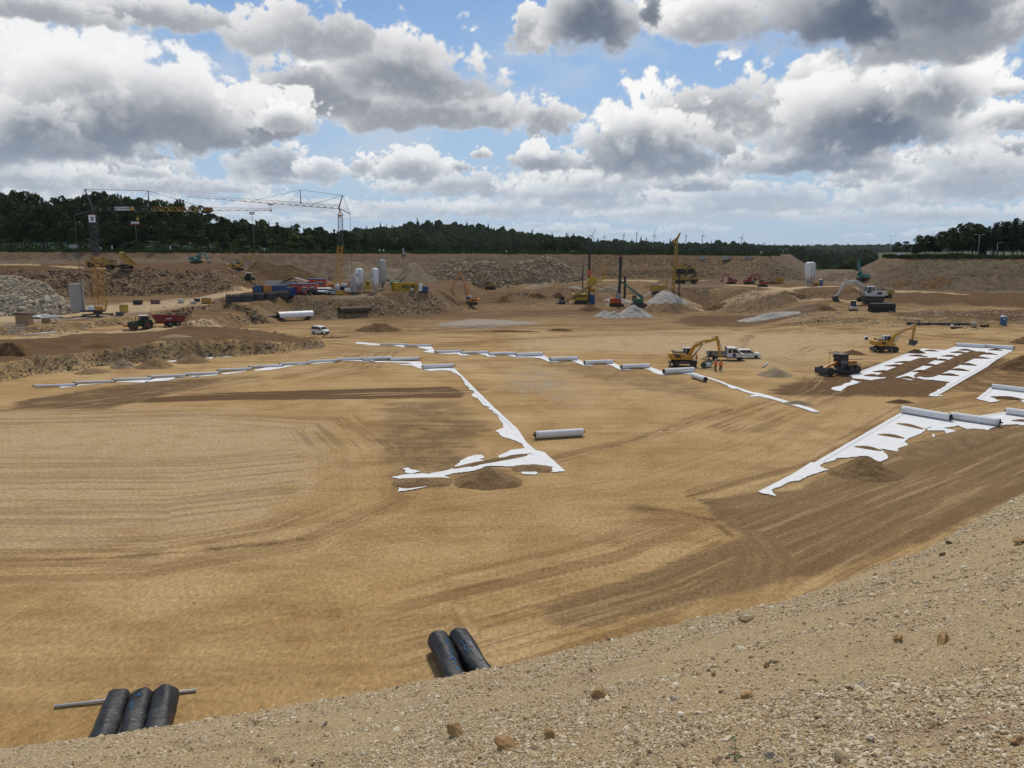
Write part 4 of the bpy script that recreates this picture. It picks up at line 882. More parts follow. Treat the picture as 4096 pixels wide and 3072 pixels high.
sheet(Z7([(1515, 1200), (1600, 1190), (1665, 1205), (1600, 1215)]), 4, 'tiny white sheet patch right of the large gravel heap'); sheet(Z7([(425, 1370), (430, 1330), (500, 1345), (690, 1320), (660, 1330), (500, 1360)]), 5, 'thin white sheet sliver below the gravel corner', amp=.1)
sheet(Z7([(620, 215, 1), (640, 240, 1), (640, 280, 1), (700, 290), (620, 275), (540, 250), (415, 245), (560, 235), (500, 225), (200, 222), (110, 212)]), 6, 'white sheet beneath the last two rolls of the left row', amp=.12)
for k, (q, lab) in enumerate([([(650, 1510), (1250, 1470), (900, 1500), (680, 1530)], 'first'), ([(1250, 1465), (1500, 1448, 1), (1670, 1440), (1600, 1470), (1420, 1465)], 'second'), ([(1600, 1466), (1680, 1430, 1), (2060, 1405), (1950, 1425), (1850, 1448)], 'third'), ([(2060, 1402, 1), (2212, 1392), (2212, 1408)], 'fourth')]):
    sheet(Z1(q), 10 + k, f'white sheet strip showing below the left row of rolls, {lab} from its left end', amp=.12)
for k, (q, lab) in enumerate([([(0, 1000, 1), (130, 985), (10, 1016)], 'fifth'), ([(210, 985), (480, 965, 1), (500, 960), (460, 975), (230, 992)], 'sixth'), ([(500, 955), (700, 935, 1), (870, 905), (720, 940), (560, 965)], 'seventh'), ([(870, 920), (1000, 890, 1), (1200, 870), (1350, 860), (1150, 900), (1050, 915), (890, 928)], 'eighth'), ([(1330, 855), (1560, 835, 1), (1820, 815), (1740, 832), (1500, 848), (1380, 862)], 'ninth'), ([(1800, 818), (1900, 808, 1), (2200, 805), (2212, 830), (2120, 826), (2000, 815)], 'tenth')]):
    sheet(Z2(q), 20 + k, f'white sheet strip showing below the left row of rolls, {lab} from its left end', amp=.10)
for k, (q, lab) in enumerate([(Z7([(50, 55), (60, 40, 1), (280, 60), (275, 72), (180, 68)]), 'crumpled white sheet end at the start of the upper row'), (Z7([(380, 72), (480, 70, 1), (500, 80), (470, 88)]), 'white sheet strip below the first upper-row roll'), (Z7([(590, 85), (720, 82, 1), (755, 130, 1), (740, 140), (640, 130), (705, 112), (620, 95)]), 'white sheet strip stepping down after the second upper-row roll'),
                              (Z7([(760, 140), (980, 140, 1), (990, 145), (880, 150)]), 'thin white sheet strip below the third upper-row roll'), (Z7([(1150, 150), (1220, 150, 1), (1225, 156)]), 'thin white sheet strip below the fourth upper-row roll'), (Z7([(1380, 160), (1470, 158, 1), (1600, 172), (1690, 168, 1), (1760, 205), (1750, 212), (1680, 185), (1470, 172)]), 'white sheet strip below the fifth and sixth upper-row rolls'),
                              (Z7([(1950, 205), (2020, 205, 1), (2060, 225), (2020, 225)]), 'small white sheet patch between two upper-row rolls'),
                              (Z3([(-60, 705), (0, 705, 1), (150, 745, 1), (160, 770), (240, 780), (170, 800), (90, 780), (20, 750)]), 'white sheet left of the big roll by the workers'), (Z3([(330, 775), (560, 765, 1), (640, 795, 1), (760, 830, 1), (900, 875), (1300, 1015), (1350, 1020, 1), (1500, 1055, 1), (1700, 1115), (2040, 1215), (2140, 1262), (2060, 1262), (1900, 1210), (1640, 1130), (1500, 1090), (1380, 1065), (1230, 1082), (1330, 1045), (1160, 998), (1100, 970), (1045, 970), (900, 895), (780, 855), (700, 830), (540, 795), (430, 780)]), 'long white sheet strip running down to the right from the workers'),
                              (Z2([(735, 675), (870, 645), (1000, 660), (1040, 622), (1100, 630), (1300, 640), (1480, 635), (1590, 622), (1400, 645), (1100, 668), (900, 680)]), 'crumpled white sheet along the foot of the raised block'), (Z2([(480, 690), (600, 672), (660, 685)]), 'small white sheet scrap at the foot of the raised block'), (Z2([(340, 780), (430, 772), (390, 798)]), 'white sheet scrap behind the rightmost small heap'), (Z2([(480, 775), (640, 765), (560, 776)]), 'thin white sheet sliver right of the small heaps'), (Z1([(1840, 1235), (1960, 1222), (1910, 1245)]), 'white sheet scrap between two small heaps'), (Z1([(920, 1280), (1030, 1260), (960, 1278)]), 'thin white sheet sliver below the cut face on the left'),
                              (Z5([(62, 715), (120, 690), (190, 670), (270, 640), (300, 618), (410, 640), (340, 655), (240, 690), (170, 738), (100, 728)]), 'loose white sheet end below the grader'),
                              (Z5([(275, 565, 1), (990, 290, 1), (1050, 280, 1), (1085, 265, 1), (1340, 283, 1), (1450, 240, 1), (2110, 272, 1), (1900, 395, 1), (1800, 470, 1), (1230, 800), (1310, 785), (1240, 798), (1160, 790), (1250, 735), (1330, 690), (1390, 640), (1200, 615), (1100, 610), (1010, 590), (960, 618), (820, 592), (730, 585), (620, 600), (520, 620), (300, 595)]), 'largest white sheet with ladder-like soil bars under the digger bucket'),
                              (Z5([(1680, 825, 1), (1840, 698, 1), (2300, 760), (2290, 900), (2150, 830), (1960, 800), (1830, 795), (1910, 835), (1950, 850), (1840, 865)]), 'white sheet under the upper right-edge roll'),
                              (Z6([(66, 848, 1), (350, 700, 1), (490, 610, 1), (520, 612, 1), (1220, 205, 1), (1620, 270, 1), (2060, 200, 1), (2400, 260), (2300, 330), (2150, 300), (2000, 305), (1900, 360), (1780, 350), (1680, 310), (1560, 330), (1800, 390), (1740, 410), (1600, 390), (1560, 345), (1600, 400), (1680, 430), (1560, 455), (1480, 410), (1480, 380), (1500, 440), (1420, 515), (1360, 505), (1420, 445), (1430, 330), (1460, 320), (1250, 440), (1280, 480), (1190, 520), (1050, 500), (1110, 570), (1040, 610), (950, 560), (820, 565), (700, 575), (560, 640), (640, 670), (560, 690), (420, 740), (330, 765), (180, 830), (210, 885)]), 'nearest right-hand white sheet with soil bars below two big rolls')]):
    sheet(q, 40 + k, lab, amp=.12 if k < 7 else .2, lift=.05 + .004 * (k % 5))
# soil bars tipped on the sheets
def bar(p0, p1, w, h, m, label, seed, name='soil_bar', group=None):
    a, b = P(*p0), P(*p1); c = (a + b) / 2; L_ = (b - a).length
    o = mesh_part(name, heap_mesh(L_ / 2, w, h, seed, m, cx=c.x, cy=c.y, rz=math.atan2((b - a).y, (b - a).x), z0=.06, lobes=.16, sharp=.5, nr=14, na=72, boxy=5.0), None, (c.x, c.y, 0)); return tag(o, label, 'soil bar', group)
rows = ['nearest', 'second', 'third', 'fourth', 'fifth', 'sixth', 'seventh']
LAD = [('left', [((420, 565), (640, 578)), ((520, 522), (790, 535)), ((640, 458), (950, 465)), ((745, 418), (1060, 430)), ((915, 345), (1160, 358))]), ('middle', [((830, 585), (1000, 605)), ((950, 520), (1180, 530)), ((1060, 450), (1280, 460)), ((1190, 392), (1420, 402)), ((1280, 350), (1500, 357)), ((1380, 308), (1600, 318))]), ('right', [((1250, 555), (1515, 570)), ((1370, 500), (1615, 515)), ((1480, 440), (1690, 455)), ((1560, 370), (1850, 375)), ((1690, 325), (1930, 332)), ((1470, 283), (1660, 290)), ((1800, 280), (1990, 288))])]
for cname, bars in LAD:
    for k, (a, b) in enumerate(bars):
        (x0, y0), (x1, y1) = Z5([a, b]); bar((x0, y0), (x1, y1), .72, .38, M_hdark, f'dark soil bar in the {cname} column on the largest sheet, {rows[k]} from its near end', 60 + k * 3 + len(cname), group='soil bars on the largest sheet')
for k, (a, b, w, lab) in enumerate([((630, 600), (1180, 355), 1.7, 'long dark soil ridge between the left and middle bars of the largest sheet'), ((1000, 610), (1750, 280), 1.7, 'long dark soil ridge between the middle and right bars of the largest sheet')]):
    (x0, y0), (x1, y1) = Z5([a, b]); bar((x0, y0), (x1, y1), w, .35, M_hdark, lab, 90 + k, 'soil_ridge')
(x0, y0), (x1, y1) = Z5([(930, 315), (1090, 312)]); bar((x0, y0), (x1, y1), 1.3, .8, M_hdark, 'fresh soil dumped under the digger bucket on the sheet', 95, 'soil_heap'); (x0, y0), (x1, y1) = Z5([(1080, 292), (1280, 296)]); bar((x0, y0), (x1, y1), .5, .35, M_hdark, 'soil bar at the far end right of the digger bucket', 96)
for k, (a, b, lab) in enumerate([((1165, 290), (1420, 345), 'far'), ((1020, 380), (1270, 420), 'middle'), ((830, 478), (1080, 520), 'near')]):
    (x0, y0), (x1, y1) = Z6([a, b]); bar((x0, y0), (x1, y1), .45, .30, M_hbrown, f'{lab} of three brown soil bars on the nearest right-hand sheet', 100 + k, group='soil bars on the nearest right-hand sheet')
(x0, y0), (x1, y1) = Z6([(1230, 560), (1960, 340)]); bar((x0, y0), (x1, y1), 2.2, .45, M_hbrown, 'long brown gravel bank across the nearest right-hand sheet', 105, 'gravel_bank')
(x0, y0), (x1, y1) = Z5([(1820, 805), (2230, 835)]); bar((x0, y0), (x1, y1), .6, .35, M_hdark, 'dark soil bar on the sheet by the upper right-edge roll', 106); (x0, y0), (x1, y1) = Z6([(2100, 270), (2300, 285)]); bar((x0, y0), (x1, y1), .5, .3, M_hbrown, 'brown soil bar on the sheet at the right edge', 107)
(x0, y0), (x1, y1) = Z7([(850, 1172), (1630, 1035)]); bar((x0, y0), (x1, y1), .45, .28, M_hbrown, 'narrow gravel ridge along the seam of the diagonal sheet', 108); (x0, y0), (x1, y1) = Z7([(380, 1290), (900, 1280)]); bar((x0, y0), (x1, y1), 1.3, .4, M_hbrown, 'low gravel bank left of the large heap', 109, 'gravel_bank'); (x0, y0), (x1, y1) = Z7([(1430, 1165), (1800, 1165)]); bar((x0, y0), (x1, y1), 1.1, .4, M_hbrown, 'low gravel bank right of the large heap', 110, 'gravel_bank')

# ------------------------------------------------------------------ rolls of geotextile
M_roll, N = new_mat('rolled geotextile'); tc = N.n('ShaderNodeTexCoord').outputs['Object']
rn = N.noise(N.v('MULTIPLY', tc, (1.2, 6, 6)), 1.0, 5, .65); bands = N.noise(N.v('MULTIPLY', tc, (3.5, 0, 0)), 1.0, 3, .7)
finish(N, N.mix(N.m('MULTIPLY', N.ss(bands, .5, .62), .5), N.mix(rn, (.60, .62, .64), (.76, .77, .78)), (.80, .81, .82)), .8, bump=rn, bstr=.4, bdist=.03, spec=.2)
M_rollend = paint('roll end', (.035, .028, .026), .8, dirt=.3); M_rust = paint('rusty pipe', (.055, .032, .024), .7, dirt=.4)
def roll(c0, c1, r, label, group=None):
    """roll whose axis is seen from photo pixel c0 to c1"""
    a, b = P(*c0, r), P(*c1, r); L_ = min((b - a).length, 5.6); mid = (a + b) / 2; ang = math.atan2((b - a).y, (b - a).x)
    rt = empty('textile_roll', (mid.x, mid.y, .06), ang, label, 'textile roll', group)
    m = MB(); n = 24; k = 13; rings = []; rs = random.Random(int(c0[0]))
    for j in range(k):
        x = -L_ / 2 + L_ * j / (k - 1); w = 1 + rs.uniform(-.018, .018) - (.02 if j in (0, k - 1) else 0)
        rings.append([(x, math.cos(2 * PI * i / n) * r * w, r + math.sin(2 * PI * i / n) * r * w) for i in range(n)])
    m.loft(rings, smooth=True); m.build('fabric', M_roll, rt)
    for s in (-1, 1):
        e = MB(); e.tube((s * (L_ / 2 + .002), 0, r), (s * (L_ / 2 + .012), 0, r), r * .93, n=20); e.build('end_face', M_rollend, rt)
        e = MB(); e.tube((s * (L_ / 2), 0, r), (s * (L_ / 2 + .28), 0, r), .085, n=10); e.build('core_pipe', M_rust, rt)
    return rt
ordn = ['first', 'second', 'third', 'fourth', 'fifth', 'sixth', 'seventh', 'eighth', 'ninth', 'tenth', 'eleventh', 'twelfth']
G1 = 'rolls in the long left row'
for k, (x0, y0, x1, y1, r) in enumerate([(137, 1546, 302, 1540, .17), (300, 1531, 458, 1526, .17), (454, 1519, 605, 1515, .18), (600, 1508, 744, 1502, .18), (738, 1498, 876, 1493, .19), (873, 1482, 1006, 1476, .20), (1000, 1468, 1129, 1463, .20), (1120, 1457, 1243, 1452, .20), (1233, 1447, 1355, 1442, .21), (1349, 1439, 1449, 1435, .22), (1450, 1437, 1568, 1433, .30), (1560, 1439, 1678, 1435, .30)]):
    roll((x0, y0), (x1, y1), r, f'grey textile roll in the long left row, {ordn[k]} from its left end', G1)
roll((1690, 1468), (1815, 1463), .32, 'grey textile roll stepped down at the right end of the left row')
for k, (x0, y0, x1, y1, r) in enumerate([(1526, 1379, 1628, 1378, .17), (1622, 1384, 1725, 1382, .20), (1741, 1408, 1846, 1405, .24), (1847, 1412, 1953, 1409, .24), (1958, 1417, 2064, 1414, .27), (2064, 1420, 2170, 1417, .32), (2200, 1438, 2309, 1434, .34), (2338, 1452, 2450, 1447, .34), (2485, 1469, 2596, 1464, .36)]):
    roll((x0, y0), (x1, y1), r, f'grey textile roll in the upper row, {ordn[k]} from its left end', 'rolls in the upper row')
_up = [(1739, 1408, 1846, 1405), (1847, 1412, 1953, 1409), (1958, 1417, 2064, 1414), (2064, 1420, 2170, 1417), (2200, 1438, 2309, 1434), (2338, 1452, 2450, 1447), (2485, 1469, 2596, 1464), (2655, 1487, 2774, 1480)]
for k in range(7):
    (a0, b0, a1, b1), (c0_, d0, c1_, d1) = _up[k], _up[k + 1]
    sheet([(a1 - 45, b1 + 7, 1), (a1 + 2, b1 + 4, 1), (c0_ + 12, d0 + 6), (c0_ + 40, d0 + 12), (c0_ - 6, d0 + 11), (a1 - 12, b1 + 14)], 120 + k, f'thin white sheet edge linking the {ordn[k + 2]} and {ordn[k + 3]} upper-row rolls', lift=.064, amp=.10)
roll((2655, 1487), (2774, 1480), .42, 'fat white textile roll lying left of the two workers'); roll((2770, 1501), (2822, 1519), .38, 'textile roll pointing toward the camera near the workers')
roll((2141, 1742), (2331, 1730), .40, 'white textile roll lying alone in the middle of the floor')
roll((3824, 1379), (3941, 1386), .36, 'left one of two rolls at the far end of the largest sheet'); roll((3944, 1384), (4056, 1393), .36, 'right one of two rolls at the far end of the largest sheet')
roll((3969, 1546), (4110, 1563), .34, 'textile roll at the right edge on the upper small sheet'); roll((3610, 1639), (3803, 1672), .44, 'big textile roll, left of the pair on the nearest right-hand sheet'); roll((3805, 1664), (4000, 1692), .42, 'big textile roll, right of the pair on the nearest right-hand sheet'); roll((4027, 1645), (4190, 1668), .40, 'textile roll cut by the right edge of the picture')

# black foil-wrapped rolls near the slope
M_foil, N = new_mat('black foil'); tc = N.n('ShaderNodeTexCoord').outputs['Object']
wk = N.noise(N.v('MULTIPLY', tc, (2.0, .7, 1.0)), 3.0, 5, .6, .8)
finish(N, N.mix(N.m('MULTIPLY', N.ss(N.noise(tc, 1.7, 5, .65), .5, .75), .35), (.012, .013, .016), (.09, .08, .065)), N.lin(wk, 0, 1, .32, .55), bump=wk, bstr=.8, bdist=.08, spec=.4)
M_blue = paint('blue chalk marking', (.03, .22, .50), .8, dirt=.25, scale=9, dcol=(.02, .02, .025)); M_print = paint('grey print', (.42, .43, .44), .8, dirt=.3, scale=8, dcol=(.05, .05, .05))
def black_roll(far, ang, L_, r, label, group, seed):
    """wrapped roll: far end seen at photo pixel far, lying toward the slope at angle ang"""
    f = P(*far, r); rt = empty('wrapped_roll', (f.x, f.y, 0.02), ang, label, 'wrapped roll', group); rs = np.random.default_rng(seed)
    n = 28; k = 46; rings = []
    for j in range(k):
        t = j / (k - 1); x = t * L_; cap = min(1.0, (min(t, 1 - t) * L_ / .22) ** .5 + .45) if min(t, 1 - t) * L_ < .22 else 1.0
        ring = []
        for i in range(n):
            a = 2 * PI * i / n; wv = math.sin(x * 26 + math.sin(a * 2 + seed) * 3 + seed) * .014 + math.sin(x * 61 + a * 3) * .006 + math.sin(a * 5 + x * 1.3 + seed) * .018 + math.sin(x * 2.1 + a + seed) * .02
            rr = r * cap * (1 + wv / r * 1.1)
            zz = r + math.sin(a) * rr
            ring.append((x, math.cos(a) * rr * 1.02, max(zz, .012 * math.sin(a * 7) * 0 + .005)))
        rings.append(ring)
    m = MB(); m.loft(rings, smooth=True); m.build('foil', M_foil, rt)
    m = MB(); m.path([(t * L_ / 12, .98 * r * math.cos(2.5 + .04 * math.sin(t)), r + r * 1.0 * math.sin(2.5 + .04 * math.sin(t))) for t in range(13)], .012, 5); m.build('seam', paint('foil seam', (.10, .08, .055), .7) if 'foil seam' not in bpy.data.materials else bpy.data.materials['foil seam'], rt)
    m = MB(); m.tube((-.03, 0, r), (.05, 0, r), r * .42, r * .62, 14); m.build('tied_end', M_foil, rt)
    return rt, r, L_
def scribble(rt, r, strokes, m, name='marking', wid=.016):
    """hand-drawn strokes laid on the roll: points are (along, angle)"""
    for st in strokes:
        b = MB(); b.path([(x, math.cos(a) * (r + .012), r + math.sin(a) * (r + .012)) for x, a in st], wid, 5); b.build(name, m, rt)
def along(p, q): d = P(*q) - P(*p); return math.atan2(d.y, d.x)
r1 = .50
for k, (fx, fy, lx, ly, lab) in enumerate([(480, 2790, 372, 3060, 'left one of three black foil-wrapped rolls in the lower left corner'), (572, 2790, 492, 3050, 'middle one of three black foil-wrapped rolls with faint blue writing'), (664, 2778, 604, 3035, 'right one of three black foil-wrapped rolls in the lower left corner')]):
    rt, r, L_ = black_roll((fx, fy), along((fx, fy), (lx, ly)), 5.2, .50, lab, 'three black rolls in the lower left', 3 + k * 5)
    if k == 1:
        scribble(rt, r, [[(.55 + .04 * i, 1.72 - .05 * i), (.60 + .04 * i, 1.58 - .05 * i), (.66 + .04 * i, 1.70 - .05 * i)] for i in range(3)], M_blue)
        scribble(rt, r, [[(1.15, 1.95), (1.30, 1.75), (1.45, 1.95), (1.30, 2.1), (1.15, 1.95)], [(1.55, 1.95), (1.75, 1.7)], [(1.75, 2.0), (1.95, 1.8), (1.95, 2.05)], [(2.1, 2.05), (2.25, 1.85)]], M_blue)
for k, (fx, fy, lx, ly, lab) in enumerate([(1752, 2555, 1835, 2760, 'left one of two black rolls at the slope crest, blue handwriting'), (1832, 2545, 1955, 2745, 'right one of two black rolls at the slope crest, grey printed lettering')]):
    rt, r, L_ = black_roll((fx, fy), along((fx, fy), (lx, ly)), 5.2, .50, lab, 'two black rolls at the slope crest', 23 + k * 7)
    if k == 0:
        def ch(x, a, pts, sx=.30, sa=.42): return [(x + u * sx, a - v * sa) for u, v in pts]
        for i in range(6): scribble(rt, r, [ch(1.05 + i * .13, 1.28 - .01 * i, [(0, .6), (.3, 0), (.5, .6)], .16, .22)], M_blue)
        for i in range(3): scribble(rt, r, [ch(2.0 + i * .15, 1.30, [(0, .6), (.3, 0), (.5, .6), (.7, .1)], .18, .22)], M_blue)
        scribble(rt, r, [ch(2.62, 1.55, [(0, .6), (.6, .25)]), ch(2.85, 1.55, [(0, 0), (0, 1), (.6, .9)]), ch(2.85, 1.55, [(0, .5), (.5, .4)]), ch(2.85, 1.55, [(0, 0), (.6, -.1)]), ch(3.22, 1.5, [(0, 0), (.5, .4), (0, .9)]), ch(3.6, 1.5, [(.3, .2), (0, .0), (.0, .5), (.5, .5), (.9, .9), (.4, 1.0), (.5, .5), (.3, .2)])], M_blue)
    else:
        scribble(rt, r, [[(.45, 2.0), (.30, 1.75), (.45, 1.5), (.62, 1.7), (.55, 2.0), (.40, 1.9)], [(.55, 1.8), (.80, 1.95)], [(1.0, 2.0), (1.2, 1.5), (1.3, 1.9), (1.5, 1.4)], [(1.25, 2.1), (1.6, 2.0)], [(1.5, 1.6), (1.75, 1.4), (1.9, 1.7), (1.75, 2.0), (2.1, 2.2)], [(2.1, 2.1), (2.45, 1.8)], [(2.2, 1.8), (2.4, 2.1)]], M_blue, wid=.012)
        for x0 in (1.0, 2.2, 3.5):
            for i, chh in enumerate('HUESKER'):
                a0 = 1.35; text_part(chh, .24, M_print, rt, (x0 + i * .16, math.cos(a0) * (r + .013), r + math.sin(a0) * (r + .013)), (a0 - PI / 2, 0, 0), .003, 'lettering')
            scribble(rt, r, [[(x0 - .05, 1.62), (x0 + 1.0, 1.62)]], M_print, 'underline', .008)
# grey pipe under the three black rolls
M_galv = paint('galvanised pipe', (.50, .51, .52), .45, .0, dirt=.15)
a, b = P(218, 2828, .06), P(782, 2763, .06); pr = empty('steel_pipe', (a.x, a.y, .02), math.atan2((b - a).y, (b - a).x), 'thin grey steel pipe lying under three black rolls', 'pipe')
m = MB(); LL = (b - a).length; m.tube((0, 0, .07), (LL, 0, .07), .065, n=14); m.build('pipe_body', M_galv, pr)
for x in (0, LL): m = MB(); m.tube((x - .03 if x else .0, 0, .07), (x + .03 if x else .05, 0, .07), .074, n=14); m.build('pipe_collar', M_galv, pr)
a, b = P(3050, 1470, .06), P(3071, 1453, .06); m = MB(); m.tube((0, 0, .08), (b.x - a.x, b.y - a.y, .08), .11, n=12); m.tube((0, 0, .08), (.05 * (b.x - a.x), .05 * (b.y - a.y), .08), .13, n=12); o = m.build('loose_pipe', M_galv); o.location = (a.x, a.y, .05); tag(o, 'short grey pipe lying right of the workers', 'pipe')
# ------------------------------------------------------------------ machine colours
M_yel = paint('machine yellow', (.50, .25, .02), .45); M_cat = paint('digger yellow', (.42, .26, .04), .5, dirt=.6); M_keller = paint('rig yellow', (.52, .34, .015), .45); M_orange = paint('machine orange', (.55, .20, .025), .45); M_red = paint('machine red', (.34, .035, .018), .45); M_rigred = paint('rig orange red', (.60, .085, .02), .45)
M_dred = paint('wine red', (.20, .015, .018), .45); M_teal = paint('machine teal', (.02, .23, .20), .45); M_green = paint('machine green', (.015, .12, .06), .45); M_dgreen = paint('field green', (.03, .075, .03), .5); M_white = paint('white paint', (.72, .72, .71), .4, dirt=.25); M_offw = paint('dirty white', (.55, .54, .51), .5, dirt=.5)
M_blue2 = paint('blue paint', (.02, .075, .22), .5); M_lblue = paint('toilet blue', (.03, .13, .27), .5, dirt=.2); M_black = paint('black paint', (.018, .018, .02), .5, dirt=.4); M_grey = paint('grey paint', (.18, .18, .18), .5); M_dgrey = paint('dark steel', (.055, .058, .065), .5, .3); M_steel = paint('bare steel', (.35, .35, .35), .35, .8, dirt=.3); M_conc = paint('concrete', (.40, .39, .36), .85, dirt=.3, dcol=(.2, .18, .15)); M_wood = paint('timber', (.33, .23, .13), .85, dirt=.4)
M_tyre = paint('tyre', (.028, .026, .024), .85, dirt=.75, dcol=(.17, .12, .07)); M_track = paint('track steel', (.06, .045, .035), .7, .4, dirt=.7); M_purple = paint('purple paint', (.10, .03, .13), .5); M_hi = paint('orange vest', (.90, .12, .02), .7, dirt=.05); M_hiy = paint('yellow vest', (.70, .80, .05), .7, dirt=.05); M_skin = paint('skin', (.45, .25, .16), .6, dirt=0); M_navy = paint('dark trousers', (.012, .014, .022), .8, dirt=.15); M_brown = paint('brown sheet roof', (.10, .035, .035), .6); M_beige = paint('beige paint', (.42, .36, .25), .6); M_pallet = paint('pale yellow paint', (.62, .52, .25), .5)
M_glass, N = new_mat('window glass'); finish(N, (.02, .025, .03), .08, spec=.6)
M_lamp = paint('lamp glass', (.75, .72, .62), .2, dirt=0)
def wheel(parent, x, y, r, w, rim_m, name='wheel', z=None):
    m = MB(); z = r if z is None else z
    m.lathe([(r * .62, -w / 2), (r * .92, -w / 2), (r, -w * .32), (r, w * .32), (r * .92, w / 2), (r * .62, w / 2)], 20, M=Matrix.Translation((x, y, z)) @ Matrix.Rotation(PI / 2, 4, 'X')); o = m.build(name, M_tyre, parent)
    m = MB(); m.lathe([(r * .12, -w * .53), (r * .60, -w * .40), (r * .62, w * .40), (r * .12, w * .53)], 14, M=Matrix.Translation((x, y, z)) @ Matrix.Rotation(PI / 2, 4, 'X')); m.build('rim', rim_m, o); return o
def chain(parent, y, L_, h, w, rz=0):
    m = MB(); r = h / 2; pts = []
    for i in range(9): a = PI / 2 + PI * i / 8; pts.append((-L_ / 2 + r + math.cos(a) * r, r + math.sin(a) * r))
    for i in range(9): a = -PI / 2 + PI * i / 8; pts.append((L_ / 2 - r + math.cos(a) * r, r + math.sin(a) * r))
    m.prism(pts, w, off=y); o = m.build('track', M_track, parent)
    m = MB()
    for i in range(5): m.tube((-L_ / 2 + r + (L_ - 2 * r) * i / 4, y - w * .54, r), (-L_ / 2 + r + (L_ - 2 * r) * i / 4, y + w * .54, r), r * (.6 if i in (0, 4) else .42), n=12)
    m.build('track_rollers', M_dgrey, o); return o
def beam(pts, w0, w1, wid, mb=None):
    """plate boom following points in x,z"""
    m = mb or MB(); n = len(pts)
    for i in range(n - 1):
        (x0, z0), (x1, z1) = pts[i], pts[i + 1]; d = math.hypot(x1 - x0, z1 - z0); nx, nz = -(z1 - z0) / d, (x1 - x0) / d
        a = w0 + (w1 - w0) * i / max(n - 1, 1); b = w0 + (w1 - w0) * (i + 1) / max(n - 1, 1)
        m.prism([(x0 + nx * a / 2, z0 + nz * a / 2), (x0 - nx * a / 2, z0 - nz * a / 2), (x1 - nx * b / 2, z1 - nz * b / 2), (x1 + nx * b / 2, z1 + nz * b / 2)], wid)
        m.tube((x1, -wid * .52, z1), (x1, wid * .52, z1), b * .5, n=10)
    return m
def excavator(p, rz, label, col, boom, arm, bucket=True, cabm=None, tracks=True, rel=0.0, S=1.0, name='excavator', cat='excavator', group=None, body_z=1.0, stripes=False, cyl=True):
    """digger; boom: x,z points from the foot, arm: tip x,z; rel = upper body turned against the undercarriage"""
    cabm = cabm or col; rt = empty(name, p, rz, label, cat, group, S)
    if tracks:
        for s in (-1, 1): chain(rt, s * 1.05, 4.0, .85, .55)
        m = MB(); m.box((0, 0, .62), (2.6, 1.6, .5)); m.tube((0, 0, .7), (0, 0, 1.05), .75, n=16); m.build('undercarriage', M_dgrey, rt)
    else:
        m = MB(); m.box((0, 0, .82), (4.2, 1.0, .42)); m.box((1.45, 0, .6), (.35, 2.0, .3)); m.box((-1.35, 0, .6), (.35, 2.0, .3)); m.tube((0, 0, .9), (0, 0, 1.18), .7, n=16); m.box((0, 1.15, .75), (1.6, .35, .5)); m.box((0, -1.15, .75), (1.6, .35, .5)); m.build('undercarriage', M_dgrey, rt)
        for x in (-1.35, 1.45):
            for s in (-1, 1): wheel(rt, x, s * 1.05, .54, .52, M_dgrey)
        m = MB(); m.prism([(-2.35, .18), (-2.15, .12), (-2.22, .55), (-2.30, .9), (-2.45, .55)], 2.5); m.box((-1.95, 0, .6), (.6, .8, .2)); m.build('dozer_blade', M_dgrey, rt)
    zb = 1.05 if tracks else 1.2
    def up(o): o.rotation_euler[2] = rel; return o
    m = MB(); m.prism([(-2.3, zb + .12), (-1.9, zb), (1.2, zb), (1.3, zb + .35), (.35, zb + .75), (-.2, zb + 1.0), (-2.1, zb + 1.05), (-2.38, zb + .8)], 2.45); body = up(m.build('body', col, rt, .05))
    m = MB(); m.prism([(-2.62, zb + .2), (-2.15, zb + .05), (-2.15, zb + 1.02), (-2.5, zb + .95)], 2.4); up(m.build('counterweight', col if not stripes else M_offw, rt, .06))
    m = MB(); m.box((-1.1, 0, zb + 1.10), (1.7, 1.7, .14)); m.box((-1.9, .55, zb + 1.22), (.25, .25, .3)); m.tube((-1.6, -.6, zb + 1.1), (-1.6, -.6, zb + 1.55), .06); m.box((-.9, -.85, zb + 1.28), (1.4, .05, .06)); m.build('engine_deck', M_black, body)
    for s in (-1, 1): m = MB(); m.prism([(-1.55, zb + .35), (-.55, zb + .35), (-.75, zb + .78), (-1.5, zb + .8)], .02, off=s * 1.235); m.build('side_grille', M_black, body)
    # cab on the left
    m = MB(); m.prism([(-.25, zb + .15), (1.25, zb + .15), (1.35, zb + .85), (1.05, zb + 1.85), (-.2, zb + 1.85)], .95, off=.72); cab = up(m.build('cab', cabm, rt, .05))
    for s in (-1, 1): m = MB(); m.prism([(.35, zb + .55), (1.18, zb + .62), (1.24, zb + .9), (1.0, zb + 1.7), (.35, zb + 1.7)], .02, off=.72 + s * .482); m.build('cab_window', M_glass, cab); m = MB(); m.prism([(-.12, zb + .95), (.25, zb + .95), (.25, zb + 1.7), (-.12, zb + 1.7)], .02, off=.72 + s * .482); m.build('cab_window', M_glass, cab)
    m = MB(); m.add([(1.362, .33, zb + .88), (1.362, 1.11, zb + .88), (1.085, 1.11, zb + 1.76), (1.085, .33, zb + 1.76)], [(0, 1, 2, 3)]); m.build('windscreen', M_glass, cab)
    m = MB(); m.tube((.2, .5, zb + 1.86), (.2, .5, zb + 2.02), .07); m.box((1.0, .35, zb + 1.92), (.12, .2, .1)); m.build('beacon', M_orange, cab)
    foot = (.75, zb + .45)
    bp = [foot] + list(boom); o = up(beam(bp, .62, .42, .42).build('boom', col, rt, .02))
